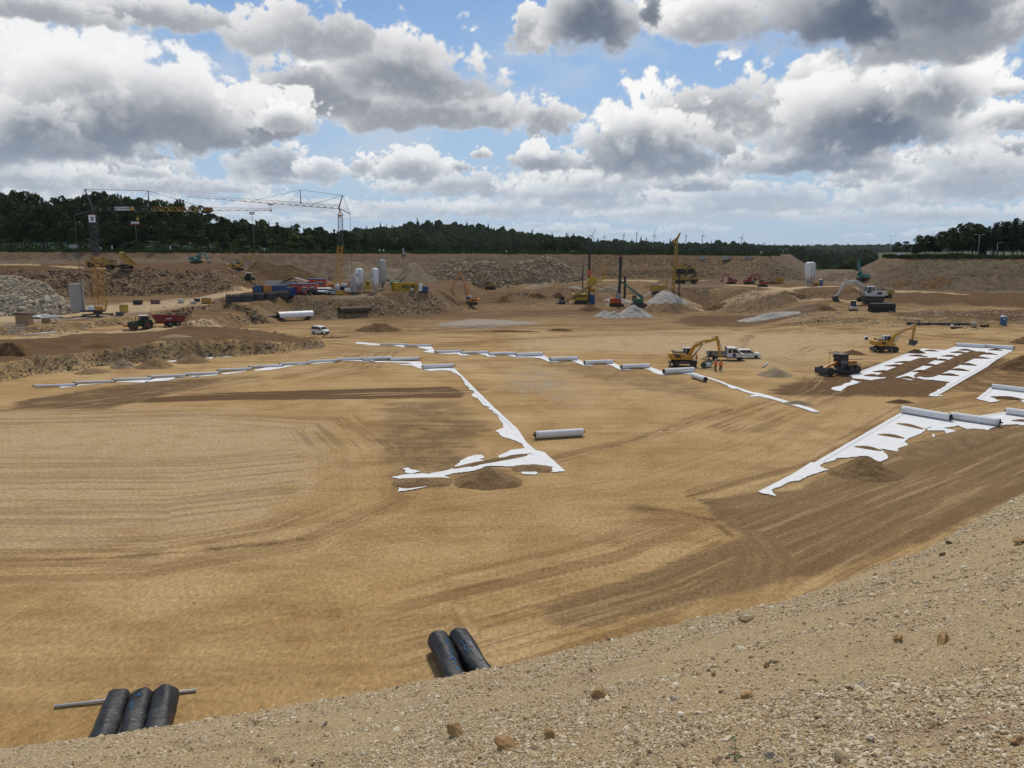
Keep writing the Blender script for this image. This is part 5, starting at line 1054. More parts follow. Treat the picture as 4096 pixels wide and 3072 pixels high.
    if cyl:
        m = MB(); x1, z1 = bp[len(bp) // 2]
        for s in (-1, 1): m.tube((1.2, s * .32, zb + .1), (x1, s * .32, z1), .085, .06)
        m.tube((bp[-2][0] * .45 + bp[-1][0] * .55, 0, bp[-2][1] * .45 + bp[-1][1] * .55 + .42), (bp[-1][0] + .15 * (1 if bp[-1][0] > 0 else -1), 0, bp[-1][1] + .5), .08)
        up(m.build('hydraulic_ram', M_steel, rt))
        m = MB(); m.path([(bp[1][0], .1, bp[1][1] + .45), (bp[1][0] + .35, .1, bp[1][1] + .62), (bp[-1][0] * .6 + bp[1][0] * .4, .1, bp[-1][1] * .6 + bp[1][1] * .4 + .38)], .05); m.build('hoses', M_black, o)
    (xa, za), (xb, zb2) = bp[-1], arm; d = math.hypot(xb - xa, zb2 - za); ex, ez = (xb - xa) / d, (zb2 - za) / d
    up(beam([(xa - ex * .5, za - ez * .5), (xa, za), (xb, zb2)], .5, .3, .34).build('arm', col, rt, .02))
    if cyl:
        m = MB(); m.tube((xa + .3 + ez * .0, 0, za - .2), (xb + .28, 0, zb2 + d * .25), .075); up(m.build('arm_ram', M_steel, rt))
    if bucket:
        m = MB(); s = -1 if xb > 0 else 1
        m.prism([(xb - .15, zb2 + .15), (xb + .75, zb2 + .02), (xb + .62, zb2 - .55), (xb + .1, zb2 - .95), (xb - .45, zb2 - .9), (xb - .12, zb2 - .45)], 1.15 if tracks else 1.5); up(m.build('bucket', M_dgrey, rt, .02))
    return rt
def dump_truck(p, rz, label, tip=0.0, S=1.0, load=False, group=None):
    rt = empty('dump_truck', p, rz, label, 'dump truck', group, S)
    for x, y in ((2.9, 1.25), (2.9, -1.25), (-1.5, 1.25), (-1.5, -1.25), (-3.3, 1.25), (-3.3, -1.25)): wheel(rt, x, y, .85, .7, M_dgrey)
    m = MB(); m.box((2.3, 0, 1.05), (3.6, 1.1, .5)); m.box((-1.6, 0, 1.05), (5.0, .9, .45)); m.tube((.4, 0, .7), (.4, 0, 1.5), .35); m.build('chassis', M_dgrey, rt)
    m = MB(); m.prism([(2.6, 1.3), (4.6, 1.1), (4.75, 1.45), (4.55, 2.2), (2.6, 2.45)], 2.2); hood = m.build('hood', M_cat, rt, .08)
    m = MB(); m.box((4.72, 0, 1.65), (.06, 1.4, .6)); m.build('radiator_grille', M_black, hood)
    for s in (-1, 1): m = MB(); m.box((4.70, s * .85, 1.4), (.06, .3, .18)); m.build('headlight', M_lamp, hood)
    m = MB()
    for s in (-1, 1): m.prism([(1.95, 1.7), (3.85, 1.6), (3.6, 1.85), (2.2, 1.95)], .75, off=s * 1.2)
    m.build('mudguard', M_cat, rt)
    m = MB(); m.prism([(1.05, 1.4), (2.6, 1.4), (2.62, 2.3), (2.35, 3.35), (1.1, 3.35)], 1.7); cab = m.build('cab', M_cat, rt, .05)
    for s in (-1, 1): m = MB(); m.prism([(1.3, 2.3), (2.5, 2.3), (2.28, 3.2), (1.3, 3.2)], .02, off=s * .862); m.build('cab_window', M_glass, cab)
    m = MB(); m.add([(2.64, -.75, 2.32), (2.64, .75, 2.32), (2.40, .75, 3.25), (2.40, -.75, 3.25)], [(0, 1, 2, 3)]); m.build('windscreen', M_glass, cab)
    piv = Vector((-3.9, 0, 1.35)); M = Matrix.Translation(piv) @ Matrix.Rotation(-tip, 4, 'Y') @ Matrix.Translation(-piv)
    m = MB(); w = 2.9
    m.prism([(-4.9, 2.05), (-4.0, 1.4), (.4, 1.4), (.9, 2.9), (1.25, 3.0), (.95, 2.75), (.62, 2.85)][:4] + [(.95, 3.0), (.75, 3.0), (.25, 1.55), (-3.9, 1.55), (-4.85, 2.15)], w, M)
    for s in (-1, 1): m.prism([(-4.9, 2.1), (-4.0, 1.4), (.4, 1.4), (.95, 2.95), (-.2, 2.75), (-4.6, 2.65)], .09, M, off=s * w / 2)
    for x in (-3.4, -2.0, -.6):
        for s in (-1, 1): m.box((x, s * (w / 2 + .06), 2.05), (.16, .1, 1.2), M)
    m.build('dump_bed', M_cat, rt)
    if tip:
        m = MB()
        for s in (-1, 1): m.tube((-1.2, s * .7, 1.2), tuple(M @ Vector((-.6, s * .7, 1.5))), .12, .08)
        m.build('tipping_ram', M_steel, rt)
    if load: m = MB(); m.lathe([(1.25, 0), (1.0, .35), (.5, .7), (.1, .85)], 14, (-1.7, 0, 2.55), M=Matrix.Scale(1, 4)); m.build('load', M_hdark, rt)
    return rt
def lattice(m, a, b, w0, w1, n, tri=False, t=.07, up=Vector((0, 0, 1))):
    """lattice girder from a to b"""
    a, b = Vector(a), Vector(b); d = (b - a).normalized(); s = d.cross(up)
    s = Vector((0, 1, 0)) if s.length < .1 else s.normalized(); u = s.cross(d).normalized()
    offs = [(-.5, -.5), (.5, -.5), (0, .5)] if tri else [(-.5, -.5), (.5, -.5), (.5, .5), (-.5, .5)]
    R_ = [[a.lerp(b, i / n) + (s * o[0] + u * o[1]) * (w0 + (w1 - w0) * i / n) for o in offs] for i in range(n + 1)]
    k = len(offs)
    for j in range(k): m.bar(R_[0][j], R_[n][j], t * 1.5)
    for i in range(n):
        for j in range(k):
            q = (j + 1) % k
            m.bar(R_[i][j], R_[i + 1][q], t) if (i + j) % 2 else m.bar(R_[i][q], R_[i + 1][j], t)
            if not tri or i % 2 == 0: m.bar(R_[i][j], R_[i][q], t * .8)
    return m
def tower_crane(base, top, split, root, tip, apex, strut_t, strut_h, ties, counter, label, dirs, sign=None, banner=None, ballast=None, w=(1.9, 1.45)):
    """bottom-slewing crane; all points relative to its base"""
    rt = empty('tower_crane', base, 0, label, 'tower crane')
    V = Vector; top, root, tip, apex, counter = V(top), V(root), V(tip), V(apex), V(counter)
    m = MB()
    for a in (.5, 2.1, 3.65, 5.25): m.bar((0, 0, .55), (3.2 * math.cos(a), 3.2 * math.sin(a), .35), .42); m.box((3.2 * math.cos(a), 3.2 * math.sin(a), .12), (.8, .8, .24)); m.tube((3.2 * math.cos(a), 3.2 * math.sin(a), .2), (3.2 * math.cos(a), 3.2 * math.sin(a), .7), .1)
    m.tube((0, 0, .4), (0, 0, 1.0), 1.0, n=18); m.build('outrigger_frame', M_dgrey, rt)
    side = V((dirs, 0, 0)); m = MB(); m.box((-1.2 * dirs, 0, 1.25), (5.4, 2.0, .45)); m.build('slewing_platform', M_dgrey, rt)
    m = MB(); m.box((-1.0 * dirs, .0, 1.95), (1.9, 1.6, .95)); m.build('winch_housing', M_white, rt, .1); m = MB(); m.box((.55 * dirs, -.2, 1.85), (1.2, 1.5, .8)); m.build('switch_cabinet', M_orange, rt, .05)
    sp = V((0, 0, 1.4)).lerp(top, split); m = MB(); lattice(m, (.9 * dirs, 0, 1.5), sp + V((.2 * dirs, 0, 0)), w[0], w[0] * .94, 15, t=.075); m.build('lower_mast', M_yel, rt)
    m = MB(); lattice(m, sp, top, w[0] * .82, w[1], 14, t=.065); m.build('upper_mast', M_dgrey, rt)
    m = MB(); m.bar((1.6 * dirs, .6, 1.5), (2.6 * dirs, 0, 4.0), .2); m.bar((2.6 * dirs, 0, 4.0), (1.6 * dirs, 0, 4.4), .2); m.build('mast_brace', M_yel, rt)
    mid = root.lerp(tip, .34); out = root.lerp(tip, .66)
    m = MB(); lattice(m, root, mid, 1.05, 1.0, 14, True, .06); jib = m.build('inner_jib', M_dgrey, rt); m = MB(); lattice(m, mid, out, .95, .85, 13, True, .055); m.build('middle_jib', M_yel, rt); m = MB(); lattice(m, out, tip, .80, .5, 13, True, .045); m.build('outer_jib', M_ojib, rt)
    m = MB()
    for s in (-.45, .45): m.bar(root + V((0, s, -.3)), apex, .22); m.bar(top + V((0, s, 0)), root, .26); m.bar(root + V((0, s, -.4)), counter, .24)
    m.build('head_frame', M_dgrey, rt)
    sf = root.lerp(tip, strut_t); stp = sf + V((0, 0, strut_h)); m = MB()
    for s in (-.4, .4): m.bar(sf + V((0, s, 0)), stp, .13)
    m.build('jib_strut', M_dgrey, rt)
    m = MB(); m.tube(apex, stp, .05, n=5); m.tube(stp, root.lerp(tip, ties[0]), .045, n=5); m.tube(apex, root.lerp(tip, ties[1]), .05, n=5); m.tube(stp, root.lerp(tip, strut_t + .09), .03, n=5); m.tube(stp, root.lerp(tip, strut_t - .09), .03, n=5); m.tube(apex, counter, .06, n=5); m.tube(counter, (-3.4 * dirs, 0, 1.6), .06, n=5); m.build('tie_rods', M_dgrey, rt)
    tr = root.lerp(tip, ties[2]); m = MB(); m.box(tr + V((0, 0, -.75)), (1.3, 1.0, .25)); o = m.build('trolley', M_dgrey, rt); m = MB(); m.tube(tr + V((0, 0, -.8)), tr + V((0, 0, -2.2)), .03, n=5); m.box(tr + V((0, 0, -2.4)), (.5, .25, .6)); m.build('hook_block', M_yel if sign else M_rigred, o)
    if sign:
        m = MB(); m.box(top + V((0, -.85, -1.0)), (1.6, .08, 1.7)); sgn = m.build('sign_board', M_white, rt); text_part('B', 1.35, M_black, sgn, top + V((.05, -.91, -1.1)), (PI / 2, 0, 0), .01, bold=.03); m = MB(); m.box(top + V((0, -.87, -.12)), (1.5, .08, .12)); m.build('sign_strip', M_orange, sgn)
    else: m = MB(); m.box(top + V((0, -.8, -.9)), (1.0, .08, .6)); m.build('sign_board', M_orange, rt)
    if banner:
        c = root.lerp(tip, banner); m = MB(); m.box(c + V((0, -.62, 0)), (4.5, .06, .8)); bb = m.build('banner', M_white, rt); text_part('BEUTLHAUSER', .62, M_black, bb, c + V((-.35, -.66, 0)), (PI / 2, 0, 0), .01, bold=.02); m = MB(); m.prism([(c.x + 1.6, c.z - .4), (c.x + 2.6, c.z - .4), (c.x + 1.95, c.z + .4), (c.x + 1.2, c.z + .4)], .06, off=c.y - .64); m.build('banner_stripe', M_yel, bb)
    if ballast:
        for k in range(ballast): m = MB(); m.box((-4.7 * dirs + .01 * (k % 3), 0, 1.5 + .345 * k), (2.5, 2.2, .285)); m.build('ballast_slab', M_conc, rt, .02)
    return rt
M_ojib = paint('pale red jib', (.52, .22, .10), .5)
def container(p, rz, label, col, L_=6.0, W_=2.44, H_=2.6, name='container', cat='container', group=None, S=1.0, doors=True, text=None, tm=None):
    rt = empty(name, p, rz, label, cat, group, S); m = MB(); m.box((0, 0, H_ / 2 + .08), (L_ - .16, W_ - .12, H_ - .16))
    for i in range(int(L_ / .32) - 1):
        x = -L_ / 2 + .3 + i * .32
        for s in (-1, 1): m.box((x, s * (W_ / 2 - .05), H_ / 2 + .08), (.14, .05, H_ - .3))
    m.build('wall', col, rt)
    m = MB()
    for x in (-1, 1):
        for y in (-1, 1): m.box((x * (L_ / 2 - .06), y * (W_ / 2 - .06), H_ / 2 + .05), (.14, .14, H_ - .02))
    for z in (.12, H_ - .0):
        for y in (-1, 1): m.box((0, y * (W_ / 2 - .06), z), (L_, .12, .14))
        for x in (-1, 1): m.box((x * (L_ / 2 - .06), 0, z), (.12, W_ - .1, .14))
    m.build('frame', col, rt)
    if doors:
        for s in (-1, 1):
            m = MB(); m.box((-L_ / 2 - .0, s * (W_ / 4 - .02), H_ / 2 + .05), (.09, W_ / 2 - .12, H_ - .3)); d = m.build('door', col, rt); m = MB()
            for q in (.18, .38): m.tube((-L_ / 2 - .07, s * (W_ / 4 - .02) + (q - .28) * 1.6, .3), (-L_ / 2 - .07, s * (W_ / 4 - .02) + (q - .28) * 1.6, H_ - .2), .025, n=6)
            m.build('locking_bar', M_steel, d)
    if text: text_part(text, 1.35, tm, rt, (.9, -W_ / 2 - .03, H_ / 2 + .05), (PI / 2, 0, 0), .01, bold=.05)
    return rt
def silo(p, label, S=1.0, col=None, h=6.8, r=1.15, leg=2.0, group=None, logo=True, rz=0.0):
    rt = empty('mortar_silo', p, rz, label, 'silo', group, S); col = col or M_white
    m = MB(); m.lathe([(.25, leg - .6), (r * .96, leg + .9), (r, leg + 1.0), (r, h - .55), (r * .85, h - .2), (r * .4, h), (.1, h + .02)], 28); m.build('tank', col, rt)
    m = MB()
    for k in range(4): a = PI / 4 + k * PI / 2; m.bar((r * 1.05 * math.cos(a), r * 1.05 * math.sin(a), 0), (r * .98 * math.cos(a), r * .98 * math.sin(a), leg + 1.2), .16)
    for k in range(4): a, b = PI / 4 + k * PI / 2, PI / 4 + (k + 1) * PI / 2; m.bar((r * 1.05 * math.cos(a), r * 1.05 * math.sin(a), .25), (r * math.cos(b), r * math.sin(b), leg), .07)
    m.build('leg_frame', M_offw, rt)
    m = MB(); m.tube((.5, -r - .08, .5), (.5, -r - .08, h - .3), .06, n=6); m.tube((.5, -r - .08, h - .3), (.2, -.6, h), .06, n=6); m.tube((0, 0, leg - 1.3), (0, 0, leg - .4), .3, .25); m.build('filling_pipe', M_grey, rt)
    if logo:
        m = MB(); n = 20
        for k in range(n):
            a0, a1 = 2 * PI * k / n, 2 * PI * (k + 1) / n
            f = lambda a: (math.sin(-.25 + math.cos(a) * .48) * (r + .015), -math.cos(-.25 + math.cos(a) * .48) * (r + .015), h * .72 + math.sin(a) * .38)
            m.tube(f(a0), f(a1), .035, n=5)
        g = lambda t, z: (math.sin(t) * (r + .015), -math.cos(t) * (r + .015), z); m.path([g(-.6, h * .72 - .12), g(-.3, h * .72 - .05), g(-.05, h * .72 + .12), g(.1, h * .72 + .05)], .05); m.path([g(-.45, h * .72 + .14), g(-.2, h * .72 + .1)], .05); m.build('emblem', M_dgrey, rt)
    return rt
def toilet(p, rz, label, col=None, S=1.0):
    col = col or M_lblue; rt = empty('portable_toilet', p, rz, label, 'portable toilet', None, S)
    m = MB(); m.box((0, 0, 1.08), (1.15, 1.15, 2.0)); m.build('cabin', col, rt, .06); m = MB(); m.prism([(-.62, 2.08), (.62, 2.08), (.5, 2.25), (.2, 2.34), (-.2, 2.34), (-.5, 2.25)], 1.24); m.build('roof', M_white, rt, .03)
    m = MB(); m.box((0, -.59, 1.02), (.78, .04, 1.75)); d = m.build('door', col, rt); m = MB(); m.box((.28, -.62, 1.05), (.08, .04, .14)); m.build('handle', M_white, d); m = MB(); m.box((-.05, -.615, 1.62), (.34, .02, .26)); m.build('door_sign', M_white, d); m = MB(); m.box((0, 0, .04), (1.2, 1.2, .1)); m.build('base', M_black, rt)
    return rt
def car(p, rz, label, col, kind='van', S=1.0, group=None):
    """passenger car or small van"""
    rt = empty('car' if kind == 'suv' else 'van', p, rz, label, 'car' if kind == 'suv' else 'van', group, S)
    if kind == 'suv': L_, H_, prof = 4.4, 1.6, [(-2.2, .45), (-2.15, .9), (-1.95, 1.02), (-1.6, 1.52), (-.9, 1.6), (.3, 1.58), (1.05, 1.05), (1.95, .92), (2.18, .7), (2.2, .4), (2.0, .28), (-2.05, .28)]
    else: L_, H_, prof = 4.4, 1.85, [(-2.2, .45), (-2.2, 1.2), (-2.05, 1.75), (-1.7, 1.85), (.3, 1.83), (.75, 1.72), (1.35, 1.12), (2.0, .98), (2.2, .7), (2.2, .4), (2.0, .28), (-2.05, .28)]
    m = MB(); rings = []
    for y, k in ((-.86, .93), (-.88, 1.0), (.88, 1.0), (.86, .93)): rings.append([(x * (1 if k == 1 else .992), y * (1 if z < 1.05 else .90), z) for x, z in prof])
    m.loft(rings); body = m.build('body', col, rt, .04)
    zt = H_ - .12
    for s in (-1, 1):
        y = s * .885
        if kind == 'suv': W_ = [[(-1.5, 1.02), (-1.38, 1.42), (-.5, 1.46), (-.5, 1.02)], [(-.42, 1.02), (-.42, 1.46), (.22, 1.44), (.85, 1.04)]]
        else: W_ = [[(-2.0, 1.15), (-1.9, 1.66), (-1.0, 1.68), (-1.0, 1.15)], [(-.9, 1.15), (-.9, 1.68), (-.15, 1.68), (-.15, 1.15)], [(-.05, 1.15), (-.05, 1.68), (.42, 1.66), (1.1, 1.15)]]
        for w in W_: m = MB(); m.prism(w, .03, Matrix.Translation((0, s * -.03, 0)) @ Matrix.Translation((0, y, 0)) @ Matrix.Rotation(s * .13, 4, 'X') @ Matrix.Translation((0, 0, 0)) if False else Matrix.Translation((0, s * .855, 0))); m.build('side_window', M_glass, body)
    if kind == 'suv': ws = [(1.03, 1.08), (.36, 1.55)]; rw = [(-1.98, 1.04), (-1.66, 1.48)]
    else: ws = [(1.33, 1.16), (.82, 1.68)]; rw = [(-2.21, 1.22), (-2.08, 1.7)]
    for nm_, w, sg in (('windscreen', ws, 1), ('rear_window', rw, -1)):
        m = MB(); m.add([(w[0][0] + sg * .03, -.74, w[0][1] + .02), (w[0][0] + sg * .03, .74, w[0][1] + .02), (w[1][0] + sg * .03, .70, w[1][1] + .01), (w[1][0] + sg * .03, -.70, w[1][1] + .01)], [(0, 1, 2, 3)]); m.build(nm_, M_glass, body)
    for x in (-1.35, 1.38):
        for s in (-1, 1): wheel(rt, x, s * .80, .33, .22, M_steel)
    for s in (-1, 1): m = MB(); m.box((2.12, s * .62, .74), (.14, .4, .16)); m.build('headlight', M_lamp, body); m = MB(); m.box((-2.17, s * .72, 1.0), (.08, .16, .3)); m.build('tail_light', M_dred, body); m = MB(); m.box((.75, s * .98, 1.12), (.14, .2, .14)); m.build('mirror', M_black, body)
    m = MB(); m.box((2.16, 0, .5), (.12, 1.5, .28)); m.build('bumper', M_black, body)
    return rt
def person(p, rz, label, vest, helmet, S=1.0, arm=.2, stride=.12):
    """standing worker: one skinned body, clothing colours by zone"""
    rt = empty('person', p, rz, label, 'person', 'workers', S)
    J = [(0, 0, .98, .15), (0, 0, 1.22, .155), (0, 0, 1.42, .16), (0, 0, 1.52, .07), (0, 0.02, 1.64, .095), (0, 0.02, 1.76, .08)]
    E = [(0, 1), (1, 2), (2, 3), (3, 4), (4, 5)]
    for s in (-1, 1):
        k = len(J); J += [(s * .17, 0, 1.42, .075), (s * .24, .02, 1.16, .055), (s * .22, .10 + arm * .5, .95, .042), (s * .21, .16 + arm * .6, .86, .036)]; E += [(2, k), (k, k + 1), (k + 1, k + 2), (k + 2, k + 3)]
        k = len(J); J += [(s * .10, 0, .88, .115), (s * .11, s * stride * .5, .50, .08), (s * .11, s * stride, .10, .058), (s * .12, s * stride + .13, .05, .05)]; E += [(0, k), (k, k + 1), (k + 1, k + 2), (k + 2, k + 3)]
    me = bpy.data.meshes.new('body'); me.from_pydata([j[:3] for j in J], E, []); o = link(bpy.data.objects.new('body', me)); o.parent = rt
    sk = o.modifiers.new('skin', 'SKIN'); sv = me.skin_vertices[0].data
    for i, j in enumerate(J): sv[i].radius = (j[3], j[3] * (.8 if 0 <= i < 3 else 1)); 
    sv[0].use_root = True
    o.modifiers.new('sub', 'SUBSURF').render_levels = 1; o.modifiers['sub'].levels = 1
    bpy.context.view_layer.update(); ev = o.evaluated_get(bpy.context.evaluated_depsgraph_get()); m2 = bpy.data.meshes.new_from_object(ev)
    o.modifiers.clear(); o.data = m2; m2.materials.clear()
    for mm in (M_navy, vest, M_skin): m2.materials.append(mm)
    for f in m2.polygons: z = f.center.z; f.use_smooth = True; f.material_index = 0 if z < .9 and abs(f.center.x) < .19 else (2 if z > 1.51 or z < .93 else 1)
    m = MB()
    for z in (1.08, 1.22): m.tube((0, 0, z), (0, 0, z + .05), .175, n=14)
    m.build('reflective_band', M_offw, rt); m = MB(); m.lathe([(.135, 1.70), (.125, 1.78), (.09, 1.85), (.03, 1.88)], 14, (0, .02, 0)); m.box((0, .15, 1.71), (.18, .12, .02)); m.build('helmet', helmet, rt)
    for s in (-1, 1): m = MB(); m.box((s * .12, s * stride + .06, .05), (.11, .28, .10)); m.build('boot', M_black, rt, .02)
    for s in (-1, 1):
        m = MB(); bx, by, bz = s * .21, .17 + arm * .6, .84; m.box((bx, by, bz - .02), (.035, .075, .09))
        for q in range(4): m.tube((bx, by - .03 + q * .02, bz - .06), (bx - s * .012, by - .022 + q * .02, bz - .115 - .012 * (q in (1, 2))), .0095, .007, n=5)
        m.tube((bx, by + .04, bz - .02), (bx - s * .02, by + .065, bz - .07), .011, .008, n=5); m.build('hand', M_skin, rt)
    return rt
# ------------------------------------------------------------------ machines on the pit floor
def hd(p, q): d = at(*q) - at(*p); return math.atan2(d.y, d.x)
e1 = excavator(at(2735, 1464), -.12, 'yellow wheeled excavator lifting a roll carrier beside the two workers', M_yel, [(1.6, 3.35), (3.2, 4.05), (5.2, 4.65)], (5.85, 1.75), bucket=False, cabm=M_white, tracks=False, name='wheeled_excavator')
e2 = excavator(at(3540, 1407), .05, 'yellow wheeled excavator dropping soil on the largest white sheet', M_yel, [(1.7, 3.2), (3.2, 3.95), (5.5, 4.75)], (5.25, 2.1), cabm=M_white, tracks=False, name='wheeled_excavator', rel=.05)
for e, x in ((e1, -.9), (e2, -.6)):
    for s in (-1, 1): m = MB(); m.box((x - .6, s * 1.242, 1.95), (.5, .012, .3)); m.build('emblem_plate', M_purple, e)
# green roll carrier hanging from the first excavator, with a roll
a, b = P(2800, 1478, .42), P(2852, 1464, .42); g = at(2826, 1470); rt = empty('roll_carrier', (g.x, g.y, .05), math.atan2((b - a).y, (b - a).x), 'green roll carrier frame gripping a textile roll beside the workers', 'roll carrier')
m = MB()
for x in (-1.2, 1.2): m.bar((x, 0, .95), (x + .1, -.5, .55), .16); m.bar((x, 0, .95), (x, .5, .55), .16); m.tube((x, 0, .2), (x + .05, 0, .95), .09); m.tube((x - .05, 0, .45), (x + .05, 0, .45), .46, n=18)
m.bar((-1.25, 0, 1.0), (1.3, 0, 1.05), .24); m.bar((-1.1, .3, 1.5), (.2, .1, 1.15), .14); m.bar((-.5, 0, 1.6), (1.0, 0, 1.15), .12); m.bar((-1.3, .3, 1.45), (-.5, 0, 1.65), .12); m.bar((.6, 0, 1.1), (1.3, 0, 1.9), .2); m.build('frame', M_dgreen, rt)
m = MB(); m.tube((-1.05, 0, .42), (1.15, 0, .42), .38, n=20); m.build('gripped_roll', M_roll, rt); m = MB(); m.tube((1.25, 0, 1.7), (1.4, 0, 2.6), .2, .16, 10); m.box((1.3, 0, 1.75), (.6, .5, .35)); m.build('coupler', M_black, rt)
person(at(2861, 1483), R(190), 'worker in orange vest and white helmet, left of the pair', M_hi, M_white, arm=.1); person(at(2882, 1485), R(165), 'worker in orange vest and yellow helmet, right of the pair', M_hi, M_keller, arm=.3, stride=.05); person(at(2442, 1220), R(170), 'worker in yellow jacket standing by the red drilling rig', M_hiy, M_white, S=1.05)
person(at(2272, 1216), R(120), 'worker in orange clothing beside the small loader', M_hi, M_white)
person(at(2785, 1447), R(160), 'worker in orange clothing crouched behind the wheeled excavator', M_hi, M_hi, S=.75)
# flatbed truck
rt = empty('flatbed_truck', at(2905, 1440), -.10, 'white double-cab flatbed truck with round purple emblem', 'truck')
m = MB(); m.prism([(-.1, .45), (-.1, 2.2), (.1, 2.32), (1.5, 2.3), (2.2, 1.42), (2.95, 1.12), (3.05, .7), (3.05, .45)], 1.95); cab = m.build('cab', M_white, rt, .06)
for s in (-1, 1):
    for w in ([(.1, 1.35), (.1, 2.05), (.72, 2.05), (.72, 1.35)], [(.85, 1.35), (.85, 2.05), (1.42, 2.05), (2.0, 1.4)]): m = MB(); m.prism(w, .02, off=s * .985); m.build('side_window', M_glass, cab)
    m = MB(); m.lathe([(.33, -.01), (.33, .01)], 20, M=Matrix.Translation((1.15, s * .985, .98)) @ Matrix.Rotation(PI / 2, 4, 'X')); m.build('emblem', M_purple, cab)
    m = MB(); m.box((1.3, s * .98, .52), (3.0, .03, .2)); m.build('sill_strip', M_navy, cab); m = MB(); m.box((2.0, s * 1.1, 1.5), (.12, .2, .3)); m.build('mirror', M_black, cab); m = MB(); m.box((2.99, s * .72, .92), (.12, .35, .2)); m.build('headlight', M_lamp, cab)
    for k in range(5): m = MB(); m.prism([(2.05 + k * .18, .92), (2.13 + k * .18, .92), (2.21 + k * .18, 1.06), (2.13 + k * .18, 1.06)], .015, off=s * .985); m.build('warning_stripe', M_rigred, cab)
m = MB(); m.add([(2.22, -.85, 1.46), (2.22, .85, 1.46), (1.56, .8, 2.24), (1.56, -.8, 2.24)], [(0, 1, 2, 3)]); m.build('windscreen', M_glass, cab); m = MB(); m.box((3.04, 0, .62), (.1, 1.8, .36)); m.build('bumper', M_black, cab)
m = MB(); m.box((-1.75, 0, .98), (3.2, 2.05, .1)); 
for s in (-1, 1): m.box((-1.75, s * 1.02, 1.22), (3.2, .05, .42))
m.box((-3.33, 0, 1.22), (.05, 2.05, .42)); m.build('flatbed', M_grey, rt); m = MB(); m.box((-.16, 0, 1.75), (.06, 2.0, 1.3)); m.build('headboard', M_grey, rt); m = MB(); m.box((-.4, 0, .6), (6.2, .8, .2)); m.build('chassis', M_dgrey, rt)
for x, y in ((2.2, .85), (2.2, -.85), (-2.0, .85), (-2.0, -.85)): wheel(rt, x, y, .36, .26, M_grey)
for s in (-1, 1):
    for k in range(3): m = MB(); m.prism([(-3.2 + k * .3, 1.05), (-3.06 + k * .3, 1.05), (-2.94 + k * .3, 1.2), (-3.08 + k * .3, 1.2)], .015, off=s * 1.05); m.build('warning_stripe', M_rigred, rt)
car(at(2990, 1432), -.18, 'white compact car parked behind the flatbed truck', M_white, 'suv'); car(at(1282, 1336), -.55, 'white van parked at the tip of the raised block', M_white, 'van')
# motor grader
rt = empty('motor_grader', at(3352, 1496), R(203), 'dark orange motor grader with front blade and tall sensor mast', 'grader')
for x, y in ((2.6, .95), (2.6, -.95), (-1.6, 1.0), (-1.6, -1.0), (-2.9, 1.0), (-2.9, -1.0)): wheel(rt, x, y, .66, .42, M_dgrey)
m = MB(); m.prism([(3.35, .25), (3.5, .2), (3.62, .7), (3.5, 1.2), (3.38, 1.15), (3.48, .7)], 2.5); m.box((3.2, 0, .75), (.5, .7, .4)); m.build('front_blade', M_dgrey, rt); m = MB(); m.prism([(.2, .12), (.38, .1), (.45, .5), (.3, .75), (.18, .7), (.3, .45)], 3.3, Matrix.Rotation(.45, 4, 'Z')); m.build('mouldboard', M_dgrey, rt)
m = MB(); beam([(3.0, 1.05), (2.2, 1.35), (.4, 1.9), (-.4, 1.5)], .3, .4, .34, m); m.build('front_frame', M_orange, rt); m = MB(); m.box((-1.4, 0, 1.0), (3.4, 1.2, .4)); m.box((2.6, 0, .66), (.3, 1.7, .25)); m.build('chassis', M_dgrey, rt)
m = MB(); m.prism([(-3.4, 1.1), (-1.2, 1.1), (-1.2, 2.05), (-3.2, 1.95)], 1.15); m.build('engine_hood', M_orange, rt, .08)
m = MB(); m.prism([(-1.25, 1.2), (.35, 1.2), (.45, 2.2), (.3, 3.05), (-1.2, 3.05)], 1.45); cab = m.build('cab', M_black, rt, .05); m = MB(); m.box((-.45, 0, 3.10), (1.8, 1.6, .1)); m.build('cab_roof', M_dgrey, cab, .03)
for s in (-1, 1): m = MB(); m.prism([(-1.1, 1.7), (.25, 1.7), (.33, 2.2), (.2, 2.95), (-1.1, 2.95)], .02, off=s * .735); m.build('cab_window', M_glass, cab)
m = MB(); m.tube((2.9, .9, 1.0), (2.9, .9, 3.2), .05, n=6); m.tube((2.9, .9, 3.2), (2.9, .9, 3.9), .035, n=6); m.lathe([(.12, 0), (.15, .06), (.1, .12)], 10, (2.9, .9, 3.9)); m.bar((2.9, .9, 1.6), (2.0, .6, 1.3), .04); m.build('sensor_mast', M_keller, rt); m = MB(); m.tube((-2.0, -1.1, 2.0), (-6.0, -1.0, 1.85), .05, n=6); m.build('measuring_boom', M_black, rt)
for s in (-1, 1): m = MB(); m.prism([(-3.6, 1.45), (-.9, 1.45), (-1.1, 1.52), (-3.4, 1.52)], .5, off=s * 1.0); m.build('mudguard', M_black, rt); m = MB(); m.box((.2, s * .95, 2.75), (.1, .25, .4)); m.build('mirror', M_black, rt)
